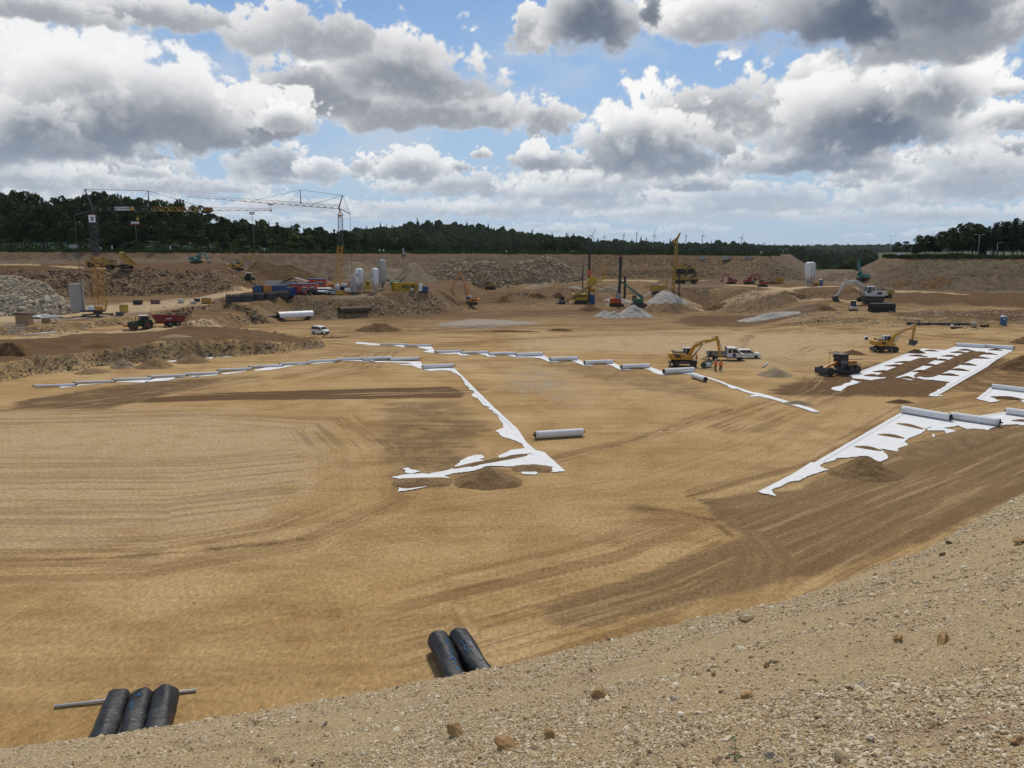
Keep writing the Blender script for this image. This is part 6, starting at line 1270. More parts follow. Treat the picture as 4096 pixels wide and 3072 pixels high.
# tractor with red dump trailer
T0, T1 = (565, 1318), (672, 1308); rz = hd(T1, T0); pt = at(*T0)
rt = empty('tractor', pt, rz, 'green tractor with red wheels pulling a dump trailer', 'tractor')
for x, y, r, w in ((1.5, .95, .75, .5), (1.5, -.95, .75, .5), (-1.2, .95, 1.0, .65), (-1.2, -.95, 1.0, .65)): wheel(rt, x, y, r, w, M_red)
m = MB(); m.prism([(.2, 1.0), (2.5, .95), (2.55, 1.5), (2.2, 1.8), (.2, 1.95)], .95); m.build('hood', M_dgreen, rt, .08); m = MB(); m.box((.3, 0, .95), (4.0, .6, .5)); m.build('chassis', M_dgrey, rt); m = MB(); m.prism([(-1.5, 1.3), (.2, 1.3), (.35, 2.0), (.1, 2.85), (-1.35, 2.85)], 1.5); cab = m.build('cab', M_glass, rt); m = MB(); m.box((-.62, 0, 2.93), (1.75, 1.65, .16)); m.build('cab_roof', M_white, cab, .05)
m = MB()
for x in (.25, -1.4):
    for s in (-1, 1): m.bar((x, s * .76, 1.3), (x - .1, s * .76, 2.85), .09)
m.build('cab_post', M_dgreen, cab)
for s in (-1, 1): m = MB(); m.prism([(-2.2, 1.4), (-1.9, 2.05), (-.6, 2.1), (-.2, 1.5), (-.5, 1.9), (-1.8, 1.85)], .65, off=s * .95); m.build('mudguard', M_dgreen, rt)
m = MB(); m.box((3.0, 0, 1.0), (.6, 2.3, .35)); m.build('front_weight', M_red, rt, .04); m = MB(); m.tube((.8, -.55, 1.9), (.8, -.55, 2.9), .06); m.build('exhaust', M_black, rt)
pt2 = at(*T1); rt = empty('dump_trailer', pt2, rz, 'dark red tandem dump trailer hitched behind the tractor', 'trailer')
for x in (-.2, -1.75):
    for s in (-1, 1): wheel(rt, x, s * 1.0, .68, .55, M_beige)
m = MB(); m.prism([(-3.2, 1.3), (2.2, 1.3), (3.1, 2.75), (2.9, 2.8), (-3.2, 2.35)], .1, off=1.18); m.prism([(-3.2, 1.3), (2.2, 1.3), (3.1, 2.75), (2.9, 2.8), (-3.2, 2.35)], .1, off=-1.18); m.prism([(-3.2, 1.25), (2.2, 1.25), (3.1, 2.75), (2.95, 2.75), (2.1, 1.4), (-3.2, 1.4)], 2.36); m.box((-3.2, 0, 1.8), (.08, 2.4, 1.05)); m.box((0, 0, 2.3), (5.6, 2.5, .1)) if False else None
for s in (-1, 1): m.box((-.3, s * 1.26, 2.2), (5.4, .12, .16))
m.build('tub', M_dred, rt); m = MB(); m.box((-.2, 0, 1.05), (5.6, .9, .3)); m.bar((2.4, 0, 1.0), (4.1, 0, .7), .22); m.build('drawbar', M_dred, rt); m = MB(); m.box((0, 1.27, 1.9), (1.2, .02, .2)); m.build('trailer_lettering_plate', M_offw, rt)
# small wrapped roll, portable toilet, pipes on the right
a = at(3464, 1357); rt = empty('wrapped_roll', a, R(70), 'small grey roll wrapped in shiny foil right of the parked car', 'wrapped roll'); m = MB(); m.tube((-1.1, 0, .33), (1.1, 0, .33), .32, n=18); m.build('foil', M_galv, rt); m = MB(); m.tube((-1.14, 0, .33), (-1.1, 0, .33), .26, n=16); m.build('end_face', M_black, rt)
toilet(at(4012, 1302), -.2, 'blue portable toilet standing alone near the right edge')
pb = at(3534, 1249); rows_ = [4, 3, 4, 3]; k = 0
for r_ in range(4):
    nn = 4 if r_ % 2 == 0 else 3
    for j in range(nn):
        y = (j - (nn - 1) / 2) * .62; z = .32 + r_ * .54; rt = empty('black_pipe', (pb.x, pb.y + 1.2, pb.z), -.06, 'black plastic pipe in the stack beside the white excavator', 'pipe', 'stacked black pipes'); m = MB(); m.tube((-3.05, y, z), (3.05, y, z), .305, n=16, caps=False); m.tube((-3.0, y, z), (3.0, y, z), .27, n=16); m.build('pipe_wall', M_black, rt); m = MB(); m.tube((2.9, y, z), (3.1, y, z), .325, n=16, caps=False); m.build('socket', M_dgrey, rt)
a, b = at(3625, 1299), at(3885, 1306); rt = empty('drill_casing', a, math.atan2((b - a).y, (b - a).x), 'long dark drill string lying on the floor near the toilet', 'drill pipe'); LL = (b - a).length; m = MB(); m.tube((0, 0, .35), (LL, 0, .35), .28, n=12); m.build('tube_body', M_dgrey, rt)
for x in np.linspace(.3, LL - .5, 7): m = MB(); m.tube((x, 0, .35), (x + .3, 0, .35), .36, n=12); m.build('coupling', M_black, rt)
m = MB(); m.lathe([(.5, 0), (.75, .3), (.8, 1.2), (.7, 1.3)], 18, (0, 0, 0)); o = m.build('mixing_drum', M_beige); o.location = at(3895, 1310); tag(o, 'beige mixing drum at the end of the drill string', 'drum')
rt = empty('drilling_tool', at(3935, 1308), .2, 'black drill head with rods lying right of the beige drum', 'drill tool'); m = MB(); m.tube((-1, 0, .3), (1, 0, .3), .25); m.tube((1, 0, .3), (1.5, 0, .35), .35, .1); m.build('head', M_black, rt); m = MB(); m.bar((-1.2, .5, .15), (1.4, .6, .2), .12); m.bar((-.8, -.5, .12), (1.2, -.3, .5), .1); m.build('rods', M_rust, rt)
rt = empty('tool_crate', at(3815, 1313), .1, 'low tool crate with white canister before the drill string', 'crate'); m = MB(); m.box((.6, 0, .18), (2.4, .9, .3)); m.build('tray', M_rust, rt); m = MB(); m.lathe([(.3, 0), (.33, .5), (.2, .6)], 12, (-.5, 0, .3)); m.build('canister', M_white, rt)
# big white excavator and neighbours
excavator(at(3480, 1207), R(178), 'huge white crawler excavator with round purple emblem digging at left', M_offw, [(1.8, 3.2), (3.0, 3.75), (4.9, 3.55)], (6.15, 1.0), cabm=M_white, S=1.55, stripes=False)
rt = empty('dump_truck_rear', D(3552, 1203, 222), 0.0) if False else dump_truck(at(3520, 1203) + Vector((2.5, 8, 0)), R(175), 'yellow dump truck half hidden behind the white excavator', load=True)
rt = empty('roller', at(3411, 1243), R(250), 'small pale yellow roller before the white excavator', 'roller'); m = MB(); m.tube((1.2, -.95, .65), (1.2, .95, .65), .65, n=24); m.build('drum', M_steel, rt); m = MB(); m.box((1.2, 0, .8), (1.7, 2.2, .25)); m.build('drum_frame', M_pallet, rt); m = MB(); m.prism([(-2.2, .6), (-.4, .6), (-.4, 1.5), (-2.1, 1.35)], 1.7); m.build('engine_hood', M_pallet, rt, .06); m = MB(); m.prism([(-.5, .9), (.6, .9), (.6, 1.6), (.4, 2.6), (-.5, 2.6)], 1.4); cb = m.build('cab', M_glass, rt); m = MB(); m.box((-.05, 0, 2.66), (1.3, 1.6, .14)); m.build('cab_roof', M_pallet, cb)
for s in (-1, 1): wheel(rt, -1.3, s * .8, .62, .45, M_pallet)
excavator(at(3449, 1120), R(100), 'green crawler excavator with raised arm below the right bank', M_teal, [(1.3, 3.4), (2.0, 5.6), (2.2, 6.9)], (2.9, 4.2), S=1.0, rel=.2)
for k, (px, py, rz_, bm_, ar_, lab) in enumerate([(2925, 1136, R(172), [(1.3, 3.3), (2.3, 4.3), (3.4, 4.3)], (3.9, 1.8), 'red crawler excavator, left of three on the terrace'), (2996, 1136, R(20), [(.9, 3.2), (1.3, 4.1), (2.2, 4.3)], (2.8, 2.2), 'red crawler excavator, middle of three and farthest back'), (3050, 1147, R(168), [(1.2, 3.4), (1.9, 4.8), (2.6, 5.2)], (3.5, 2.4), 'red crawler excavator, right of three on the terrace')]): excavator(at(px, py), rz_, lab, M_red, bm_, ar_, S=.86, stripes=False, group='red excavators')
container(at(3111, 1134), .05, 'orange yellow skip container beside a scrap pile', M_yel, 3.4, 2.2, 2.0, 'skip', 'skip', doors=False)
g = at(3084, 1136); m = MB(); rs = random.Random(5)
rt = empty('scrap_pile', g, 0, 'dark scrap pile of tyres and metal beside the orange skip', 'scrap pile'); m = MB(); m.lathe([(2.6, -.2), (2.0, .8), (1.0, 1.7), (.2, 2.1)], 12); m.build('heap_core', M_hdark, rt)
for k in range(14): m = MB(); a = rs.uniform(0, 6.3); q = rs.uniform(.3, 2.0); z = 2.1 * (1 - q / 2.7) + .1; m.tube((q * math.cos(a), q * math.sin(a), z), (q * math.cos(a) + rs.uniform(-.9, .9), q * math.sin(a) + rs.uniform(-.6, .6), z + rs.uniform(-.2, .6)), rs.uniform(.1, .3), n=8); m.build('scrap_piece', M_black if k % 3 else M_steel, rt)
silo(at(3231, 1144), 'white silo on the right terrace, left of the pair', h=7.6, r=1.2, logo=False, S=1.1); silo(at(3250, 1143) + Vector((0, 1.5, 0)), 'white silo on the right terrace, right of the pair', h=7.6, r=1.1, logo=False, S=1.1); toilet(at(3283, 1143), -.1, 'blue portable toilet beside the two white silos')
rt = empty('compressor', at(3264, 1143), 0, 'yellow compressor trailer between silos and blue toilet', 'compressor'); m = MB(); m.box((0, 0, .95), (2.2, 1.3, .9)); m.build('housing', M_yel, rt, .08); wheel(rt, 0, -.75, .35, .2, M_grey); wheel(rt, 0, .75, .35, .2, M_grey)
# dump trucks and loader on the dark heap
dump_truck(at(2740, 1089), .0, 'yellow dump truck being loaded on the dark heap', load=True); dump_truck(at(2745, 1135), .05, 'yellow dump truck driving below the dark heap', load=True)
excavator(at(2762, 1087) + Vector((0, 6, .6)), R(165), 'yellow crawler excavator loading the upper dump truck', M_cat, [(1.6, 4.0), (3.2, 5.4), (5.0, 5.6)], (6.4, 2.6), S=1.05)
# drilling rigs
def rig_body(rt, col, L_, H_, m_text=None):
    for s in (-1, 1): chain(rt, s * 1.3, 4.8, .9, .7)
    m = MB(); m.box((0, 0, .95), (3.4, 2.0, .4)); m.build('undercarriage', M_dgrey, rt); m = MB(); m.box((-.4, 0, 1.2 + H_ / 2), (L_, 2.6, H_)); o = m.build('engine_housing', col, rt, .06); return o
p = at(2324, 1214); rt = empty('drill_rig', p, 0, 'yellow drill rig with inclined lattice mast and black lettering', 'drill rig'); hb = rig_body(rt, M_keller, 5.6, 2.3); text_part('KELLER', 1.0, M_black, hb, (.2, -1.33, 2.7), (PI / 2, 0, 0), .01, bold=.04); m = MB(); m.prism([(-3.1, 1.9), (-1.9, 1.9), (-1.9, 3.2), (-3.1, 3.2)], .02, off=-1.32); m.build('side_grille', M_black, hb)
m = MB(); lattice(m, (-6.8, -1.9, .25), (8.3, -1.9, 9.6), .75, .75, 20, t=.14); m.build('inclined_mast', M_keller, rt); m = MB(); m.box((-1.0, -2.45, 4.0), (13.5, .1, .35), Matrix.Translation((-1, 0, 4)) @ Matrix.Rotation(-.555, 4, 'Y') @ Matrix.Translation((1, 0, -4))); m.build('guide_rail', M_grey, rt); m = MB(); m.box((3.6, -1.9, 8.2), (3.2, 1.4, 2.4), Matrix.Translation((3.6, 0, 8)) @ Matrix.Rotation(-.95, 4, 'Y') @ Matrix.Translation((-3.6, 0, -8))); m.bar((8.2, -1.9, 9.4), (8.4, -1.9, 13.5), .35); m.bar((7.4, -1.9, 9.2), (9.3, -1.9, 9.6), .5); m.build('drill_drive', M_keller, rt); m = MB(); m.bar((1.6, -.6, 3.2), (3.6, -1.7, 6.2), .3); m.bar((-1.2, -.6, 3.2), (-1.6, -1.7, 3.4), .3); m.build('mast_support', M_keller, rt)
p = at(2353, 1212) + Vector((0, 7, 0)); rt = empty('drill_rig', p, 0, 'dark drill rig with tall black mast behind the yellow rig', 'drill rig'); rig_body(rt, M_grey, 4.2, 1.8); m = MB(); m.box((.7, -1.5, 8.9), (.75, .8, 17.0)); m.box((.7, -1.5, 18.4), (.55, .6, 2.6)); m.bar((.2, -1.5, 19.2), (1.5, -1.5, 19.8), .25); m.build('mast', M_black, rt); m = MB(); m.box((.7, -2.05, 10.6), (1.1, .5, 2.0)); m.box((.7, -2.05, 7.8), (.9, .5, 1.2)); m.build('rotary_drive', M_rigred, rt)
m = MB(); m.tube((-1.6, -1.5, 2), (-1.6, -1.5, 13.5), .22); m.bar((-1.6, -1.5, 13.2), (.6, -1.5, 13.6), .3); m.bar((-1.6, -1.5, 8.0), (.6, -1.5, 7.6), .2); m.build('feed_line', M_black, rt); m = MB(); m.box((2.2, 0, 4.2), (2.2, 1.6, 1.4)); m.bar((-.6, -.6, 3), (.5, -1.3, 6), .3); m.build('support_frame', M_cat, rt)
container(at(2368, 1216), 0, 'dark blue tank container right of the yellow drill rig', M_blue2, 1.7, 1.8, 3.2, 'tank_container', doors=False)
rt = empty('skid_loader', at(2246, 1217), R(200), 'small grey loader left of the yellow drill rig', 'loader'); m = MB(); m.box((0, 0, 1.0), (2.2, 1.5, 1.0)); m.build('body', M_grey, rt, .06); m = MB(); m.box((-.1, 0, 2.0), (1.3, 1.4, 1.1)); m.build('cab', M_glass, rt); m = MB(); m.bar((-.8, .75, 1.7), (1.5, .75, .5), .2); m.bar((-.8, -.75, 1.7), (1.5, -.75, .5), .2); m.box((1.7, 0, .4), (.5, 1.8, .6)); m.build('loader_arm', M_grey, rt)
for x in (-.7, .7):
    for s in (-1, 1): wheel(rt, x, s * .85, .45, .3, M_grey)
p = at(2466, 1226); rt = empty('drill_rig', p, 0, 'drill rig with bright red base and tall black mast', 'drill rig'); rig_body(rt, M_rigred, 3.6, 1.7); m = MB(); m.box((-1.7, 0, 2.0), (.1, 2.4, 1.0)); m.build('side_panel', M_rigred, rt)
m = MB(); m.box((.55, -1.3, 9.6), (.85, .8, 14.6), Matrix.Rotation(.02, 4, 'Y')); m.box((.55, -1.3, 16.4), (.6, .6, 2.8)); m.bar((-1.2, -1.3, 17.6), (.9, -1.3, 17.2), .35); m.tube((.55, -1.3, 17.5), (.65, -1.3, 19.3), .2); m.build('mast', M_black, rt); m = MB(); m.box((.6, -1.75, 17.0), (.7, .4, .9)); m.build('mast_head', M_red, rt); m = MB(); m.box((2.5, -1.2, 6.5), (.7, .6, 7.5)); m.bar((2.5, -1.2, 10.2), (.6, -1.2, 10.8), .3); m.bar((2.5, -1.2, 3.2), (.6, -1.2, 3.0), .3); m.build('side_mast', M_black, rt); m = MB(); m.tube((-.6, -1.3, 2.2), (.3, -1.3, 7.5), .16); m.tube((-1.4, -.9, 2.6), (-.6, -1.2, 7.0), .1); m.box((.4, -1.75, 3.6), (1.4, .3, 2.0)); m.build('support_ram', M_steel, rt)
p = at(2556, 1226); rt = empty('telescopic_crane', p, 0, 'green crawler crane with lettered telescopic boom leaning left', 'mobile crane'); rig_body(rt, M_green, 3.0, 1.3); m = MB(); a, b = (1.0, -.9, 2.7), (-6.0, -.9, 7.9); m.bar(a, (-2.9, -.9, 5.6), 1.0); m.bar((-2.6, -.9, 5.35), (-4.8, -.9, 7.0), .8); m.bar((-4.5, -.9, 6.8), b, .6); bo = m.build('telescopic_boom', M_green, rt); m = MB(); m.tube((-.9, -.5, 2.0), (-1.4, -.9, 4.2), .16); m.build('luffing_ram', M_steel, rt); t = text_part('SENNEBOGEN', .62, M_offw, bo, (-2.3, -1.54, 5.12), (PI / 2, R(36.5), 0), .01, sx=1.25); m = MB(); m.box((-6.1, -.9, 7.9), (.7, .7, .5)); m.build('boom_head', M_black, rt); m = MB(); m.box((-1.5, .6, 2.7), (1.2, .9, 1.4)); m.build('cab', M_glass, rt)
p = at(2652, 1184) + Vector((0, 6, 0)); rt = empty('auger_rig', p, 0, 'tall yellow auger rig standing behind the wide grey heap', 'drill rig'); rig_body(rt, M_cat, 5.0, 2.0); m = MB(); lattice(m, (4.3, 0, 1.0), (5.0, 0, 17.5), .75, .65, 20, t=.12); m.build('mast', M_cat, rt); m = MB(); m.prism([(3.4, 17.2), (4.2, 16.4), (5.4, 17.6), (6.2, 19.6), (5.8, 19.8), (4.8, 18.2)], .5); m.build('mast_head', M_cat, rt); m = MB(); m.tube((6.3, 0, .4), (6.3, 0, 8.5), .14)
for k in range(22): m.lathe([(.14, 0), (.48, .05), (.48, .10), (.14, .14)], 10, (6.3, 0, .5 + k * .36))
m.build('auger', M_black, rt); m = MB(); m.box((6.0, 0, 9.4), (1.3, 1.0, 1.6)); m.build('rotary_drive', M_cat, rt); m = MB(); m.bar((1.0, 0, 2.8), (4.0, 0, 9.5), .3); m.bar((2.2, 0, 2.5), (2.6, 0, 5.0), .5); m.build('mast_support', M_cat, rt); m = MB(); m.box((-1.6, 0, 3.7), (2.4, 2.2, .1)); m.build('platform_rail', M_blue2, rt)
excavator(at(1884, 1220), R(172), 'orange crawler excavator with very long white-cab boom arm up', M_orange, [(1.0, 4.0), (2.6, 8.2), (3.6, 10.4)], (6.2, 4.4), bucket=False, cabm=M_white, S=1.04)
excavator(at(1958, 1155), R(178), 'yellow crawler excavator with dark cab working below the rubble', M_cat, [(1.8, 3.6), (3.0, 5.2), (4.4, 5.9)], (6.4, 2.4), cabm=M_black)
# ------------------------------------------------------------------ left hill
dump_truck(at(478, 1078), R(180), 'yellow dump truck tipping its raised bed on the left hill', tip=R(40), S=.92); dump_truck(at(398, 1066), R(182), 'yellow dump truck partly hidden behind the left crane mast', S=.92, load=True)
excavator(at(786, 1052), R(-5), 'teal crawler excavator working on top of the dark embankment', M_teal, [(1.2, 2.9), (2.4, 3.6), (3.9, 3.0)], (4.7, 0.3), S=.95)
excavator(at(950, 1083), R(10), 'yellow crawler excavator reaching up the dark sand stockpile', M_yel, [(1.6, 3.0), (3.4, 3.9), (4.8, 4.9)], (6.4, 5.8), cabm=M_black, bucket=False, S=1.05)
p = at(1000, 1122); rt = empty('tractor', p, R(-25), 'small green tractor with white roof on the slope below the stockpile', 'tractor')
for x, y, r in ((1.1, .7, .5), (1.1, -.7, .5), (-.8, .75, .75), (-.8, -.75, .75)): wheel(rt, x, y, r, .35, M_green)
m = MB(); m.prism([(.0, .8), (1.7, .75), (1.7, 1.3), (0, 1.5)], .75); m.build('hood', M_green, rt, .06); m = MB(); m.prism([(-1.0, 1.1), (.1, 1.1), (.15, 2.3), (-.95, 2.3)], 1.2); cb = m.build('cab', M_glass, rt); m = MB(); m.box((-.4, 0, 2.4), (1.7, 1.6, .22)); m.build('cab_roof', M_white, cb, .06)
# ------------------------------------------------------------------ tower cranes
c0 = at(392, 1264); B = lambda px, py, d=None: D(px, py, d or c0.y) - c0
tower_crane(c0, B(374, 858), .585, B(374, 834), B(1081, 838), B(339, 757), .317, 4.2, (.655, .25, .245), B(297, 860), 'left tower crane with long level jib and lettered white banner', 1, sign=True, banner=.18, ballast=19)
c0 = at(1366, 1165)
tower_crane(c0, B(1361, 851), .56, B(1355, 828), D(747, 783, c0.y - 18) - c0, B(1370, 781), .265, 4.1, (.58, .195, .47), B(1400, 855), 'middle tower crane with jib rising to the left', -1, w=(1.55, 1.2), ballast=8)
# ------------------------------------------------------------------ site yard on the terrace
silo(at(1439, 1170), 'white silo with oval emblem beside the crate stack', h=7.2, r=1.22, leg=1.9); silo(at(1502, 1171), 'white silo in front of the tall grey one', h=7.3, r=1.12, leg=1.9, rz=-.8); silo(at(1531, 1160), 'tall grey silo, highest of the three', col=M_conc, h=9.6, r=1.25, leg=1.8, rz=-1.0)
g = at(1415, 1170)
for k in range(14): m = MB(); m.box((0, 0, .22 + .37 * k), (1.75, 1.2, .08)); m.box((-.7, 0, .05 + .37 * k), (.12, 1.2, .26)); m.box((.7, 0, .05 + .37 * k), (.12, 1.2, .26)); m.box((0, 0, .05 + .37 * k), (.12, 1.2, .26)); o = m.build('formwork_pallet', M_white); o.location = (g.x + .02 * math.sin(k * 2), g.y, g.z + .1); tag(o, 'white formwork pallet in the tall stack left of the silos', 'pallet', 'stacked white formwork pallets')
container(at(1628, 1164), -.12, 'yellow container with black lettering on its long side', M_keller, 6.0, text='KELLER', tm=M_black); container(at(1588, 1163), -1.2, 'black and yellow container, doors toward the camera', M_keller, 4.5)
for s in (0, 1): pass
car(at(1662, 1161), .3, 'dark red car behind the yellow containers', M_dred, 'van'); toilet(at(1682, 1166), 0, 'white and teal portable toilet right of the yellow container', M_white); container(at(1700, 1165), 0, 'blue open skip right of the white toilet', M_blue2, 1.9, 1.7, 1.3, 'skip', 'skip', doors=False)
rt = empty('water_tank', at(1648, 1166), 0, 'small grey tank in front of the lettered container', 'tank'); m = MB(); m.lathe([(.55, 0), (.55, .95), (.45, 1.05)], 16); m.build('shell', M_conc, rt); m = MB(); m.lathe([(.2, 0), (.2, .1)], 10, (0, 0, 1.05)); m.build('cap', M_black, rt)
rt = empty('crusher', at(1585, 1152), .1, 'teal crushing machine with conveyor beyond the containers', 'crusher'); m = MB(); m.box((0, 0, 1.6), (4.0, 1.8, 1.6)); m.build('body', M_teal, rt, .05); m = MB(); m.prism([(-2.4, 1.8), (-4.2, 3.4), (-4.0, 3.8), (-2.0, 2.6)], 1.2); m.prism([(1.0, 2.4), (3.4, 3.9), (3.4, 3.6), (1.6, 2.2)], 1.1); m.build('conveyor', M_green, rt); chain(rt, -.9, 3.2, .7, .4); chain(rt, .9, 3.2, .7, .4)
rt = empty('mixing_plant', at(1472, 1168), 0, 'yellow mixing machine between the two white silos', 'mixer'); m = MB(); m.box((0, 0, 1.4), (2.2, 1.8, 1.2)); m.bar((-1.4, -.8, 1.2), (1.5, -.8, 2.6), .3); m.build('frame', M_keller, rt); m = MB(); m.lathe([(.4, 0), (.9, .9), (.9, 1.3)], 14, (0, 0, 2.0)); m.build('hopper', M_cat, rt)
for px, py, rz_, col, lab, L_ in [(1039, 1176, R(90), M_blue2, 'blue container end, leftmost of the yard row', 3.0), (1058, 1176, R(90), M_brown, 'brown open-fronted container in the yard row', 3.0), (1078, 1176, R(90), M_orange, 'orange container end in the yard row', 3.0), (1116, 1176, 0, M_blue2, 'long blue container in the yard row', 4.6), (1161, 1184, R(78), M_blue2, 'blue container standing forward with double doors', 3.2)]: container(at(px, py), rz_, lab, col, L_, H_=2.5, S=.98)
container(at(1022, 1176), R(90), 'small dark red container at the left end of the yard row', M_dred, 1.8, 1.1, 2.0)
container(at(1100, 1168) + Vector((0, 7, 0)), 0, 'white blue-edged cabin with flat roof behind the blue containers', M_offw, 9.0, H_=3.0, name='site_cabin', cat='cabin', doors=False)
def cabin(p, rz, label, L_, wins, H_=2.8):
    rt = empty('site_cabin', p, rz, label, 'cabin', 'red site cabins'); m = MB(); m.box((0, 0, H_ / 2 + .1), (L_, 2.9, H_ - .2)); w = m.build('wall', M_rigred, rt); m = MB()
    for x in np.linspace(-L_ / 2, L_ / 2, int(round(L_ / 2.4)) + 1): m.box((x, -1.47, H_ / 2 + .1), (.16, .08, H_ - .1))
    for z in (.15, H_): m.box((0, -1.47, z), (L_ + .1, .12, .2))
    m.build('frame', M_purple, rt); m = MB(); m.box((0, 0, H_ + .15), (L_ + .15, 3.1, .12)); m.build('roof', M_blue2, rt)
    for x in wins:
        m = MB(); m.box((x, -1.47, 1.55), (1.3, .06, 1.15)); f = m.build('window', M_white, rt); m = MB(); m.box((x - .3, -1.51, 1.5), (.5, .02, .85)); m.box((x + .3, -1.51, 1.5), (.5, .02, .85)); m.build('pane', M_glass, f)
    return rt
cabin(at(1195, 1174), .0, 'red site cabin on the left of the near pair', 4.6, []); cabin(at(1240, 1175), -.02, 'red site cabin with two white windows and purple posts', 4.4, [-1.1, 1.1]); cabin(at(1225, 1160) + Vector((2, 6, .3)), 0, 'red site cabin standing behind, above the near pair', 5.6, [1.6, .2])
rt = empty('roof_shelter', at(1165, 1165) + Vector((0, 5, 0)), 0, 'open shelter with brown pitched roof behind the cabins', 'shelter'); m = MB(); m.prism([(-4, 2.6), (0, 3.9), (4, 2.6), (4, 2.75), (0, 4.05), (-4, 2.75)], 5); m.build('roof', M_brown, rt)
for x in (-3.7, 3.7):
    for y in (-2.2, 2.2): m = MB(); m.bar((x, y, 0), (x, y, 2.7), .2); m.build('post', M_wood, rt)
for px, py, rz_, col, kd, lab in [(1232, 1176, .1, M_black, 'suv', 'black car parked before the red cabins'), (1256, 1178, -.1, M_navy, 'suv', 'dark car, second before the red cabins'), (1280, 1175, R(-70), M_white, 'van', 'white van, left of three in the yard'), (1298, 1175, R(-70), M_white, 'van', 'white van, middle of three in the yard'), (1317, 1175, R(-70), M_white, 'van', 'white van, right of three in the yard'), (1333, 1177, .1, M_galv, 'suv', 'blue grey car beside the three white vans')]: car(at(px, py), rz_, lab, col, kd, S=.95)
rt = empty('orange_cabin', at(1328, 1166), 0, 'small orange cabin beside the middle crane', 'cabin'); m = MB(); m.box((0, 0, 1.3), (2.0, 1.8, 2.4)); m.build('wall', M_orange, rt, .04); m = MB(); m.box((0, -.92, 1.5), (.7, .04, .7)); m.build('window', M_glass, rt)
rt = empty('cement_drum', at(1350, 1168), 0, 'white upright drum left of the middle crane base', 'tank'); m = MB(); m.lathe([(.8, 0), (.8, 2.0), (.6, 2.4), (.2, 2.5)], 18); m.build('shell', M_white, rt); m = MB(); m.lathe([(.84, 0), (.84, .1)], 18, (0, 0, 1.2)); m.build('band', M_grey, rt)
container(at(1360, 1178), 0, 'low yellow box in front of the middle crane', M_keller, 2.2, 1.2, 1.0, 'tool_box', 'box', doors=False); rt = empty('pump', at(1391, 1174), 0, 'white and orange pump unit right of the middle crane', 'pump'); m = MB(); m.box((0, 0, .95), (1.6, 1.2, 1.4)); m.build('housing', M_white, rt, .05); m = MB(); m.box((0, -.61, .5), (1.5, .03, .5)); m.build('side_panel', M_orange, rt)
container(at(1395, 1160), 0, 'dark orange box container behind the white pump', M_orange, 3.0, 2.0, 2.4, doors=False)
# arched culvert cages
def cage(p, rz, L_, label):
    rt = empty('culvert_formwork', p, rz, label, 'formwork', 'dark arched formwork cages'); m = MB(); n = 12
    arc = [(1.25 * math.cos(PI * k / n), 1.9 * math.sin(PI * k / n)) for k in range(n + 1)]
    vs = [(x, y, z) for x in (-L_ / 2, L_ / 2) for y, z in arc]; m.add(vs, [(k, k + 1, n + 2 + k, n + 1 + k) for k in range(n)]); m.build('shell', M_dgrey, rt)
    for x in np.linspace(-L_ / 2, L_ / 2, 6):
        m = MB()
        for k in range(n): m.bar((x, arc[k][0] * 1.06, arc[k][1] * 1.06), (x, arc[k + 1][0] * 1.06, arc[k + 1][1] * 1.06), .14)
        m.build('arch_rib', M_black, rt)
    for k in (2, 4, 6, 8, 10): m = MB(); m.bar((-L_ / 2 - .2, arc[k][0] * 1.1, arc[k][1] * 1.1), (L_ / 2 + .2, arc[k][0] * 1.1, arc[k][1] * 1.1), .1); m.build('purlin', M_rust, rt)
    return rt
for k, (x0, x1, y) in enumerate([(910, 966, 1206), (970, 1018, 1203), (1021, 1060, 1199), (1070, 1108, 1196), (1110, 1157, 1190)]):
    p = at((x0 + x1) / 2, y); cage(p, .12, (x1 - x0) / FPX * p.y * 1.0, f'dark arched formwork cage, {ordn[k]} of five from the left')
# generator, boxes, fence
def box_thing(name, px, py, rz, dims, col, label, cat, lid=None):
    rt = empty(name, at(px, py), rz, label, cat); m = MB(); m.box((0, 0, dims[2] / 2 + .1), dims); m.build('housing', col, rt, .04); m = MB(); m.box((0, 0, .06), (dims[0] * .9, dims[1] * .8, .12)); m.build('skid', M_black, rt); m = MB(); m.box((0, 0, dims[2] + .14), (dims[0] * 1.02, dims[1] * 1.02, .08)); m.build('lid', lid or col, rt); return rt
box_thing('generator', 826, 1213, .05, (2.4, 1.1, 1.2), M_yel, 'black and yellow generator left of the arched cages', 'generator', M_black); box_thing('generator', 497, 1250, R(80), (1.8, 1.2, 1.7), M_keller, 'yellow generator cabinet right of the left crane', 'generator', M_black); box_thing('steel_box', 789, 1207, 0, (1.4, .9, .7), M_navy, 'dark blue steel box on the yard road', 'box'); box_thing('concrete_block', 774, 1217, 0, (1.3, .9, .6), M_conc, 'grey concrete block beside the yard fence', 'block'); box_thing('steel_box', 552, 1218, 0, (2.2, 1.0, 1.0), M_black, 'black steel skid beyond the left yard fence', 'box'); box_thing('steel_box', 622, 1215, 0, (2.3, 1.0, .9), M_brown, 'brown steel skid beyond the left yard fence', 'box'); box_thing('pallet_stack', 725, 1211, 0, (1.4, 1.0, .8), M_galv, 'grey pallet stack beyond the left yard fence', 'pallets'); box_thing('concrete_block', 480, 1263, .2, (1.6, 1.0, .8), M_dgrey, 'dark machine block before the yellow generator cabinet', 'block')
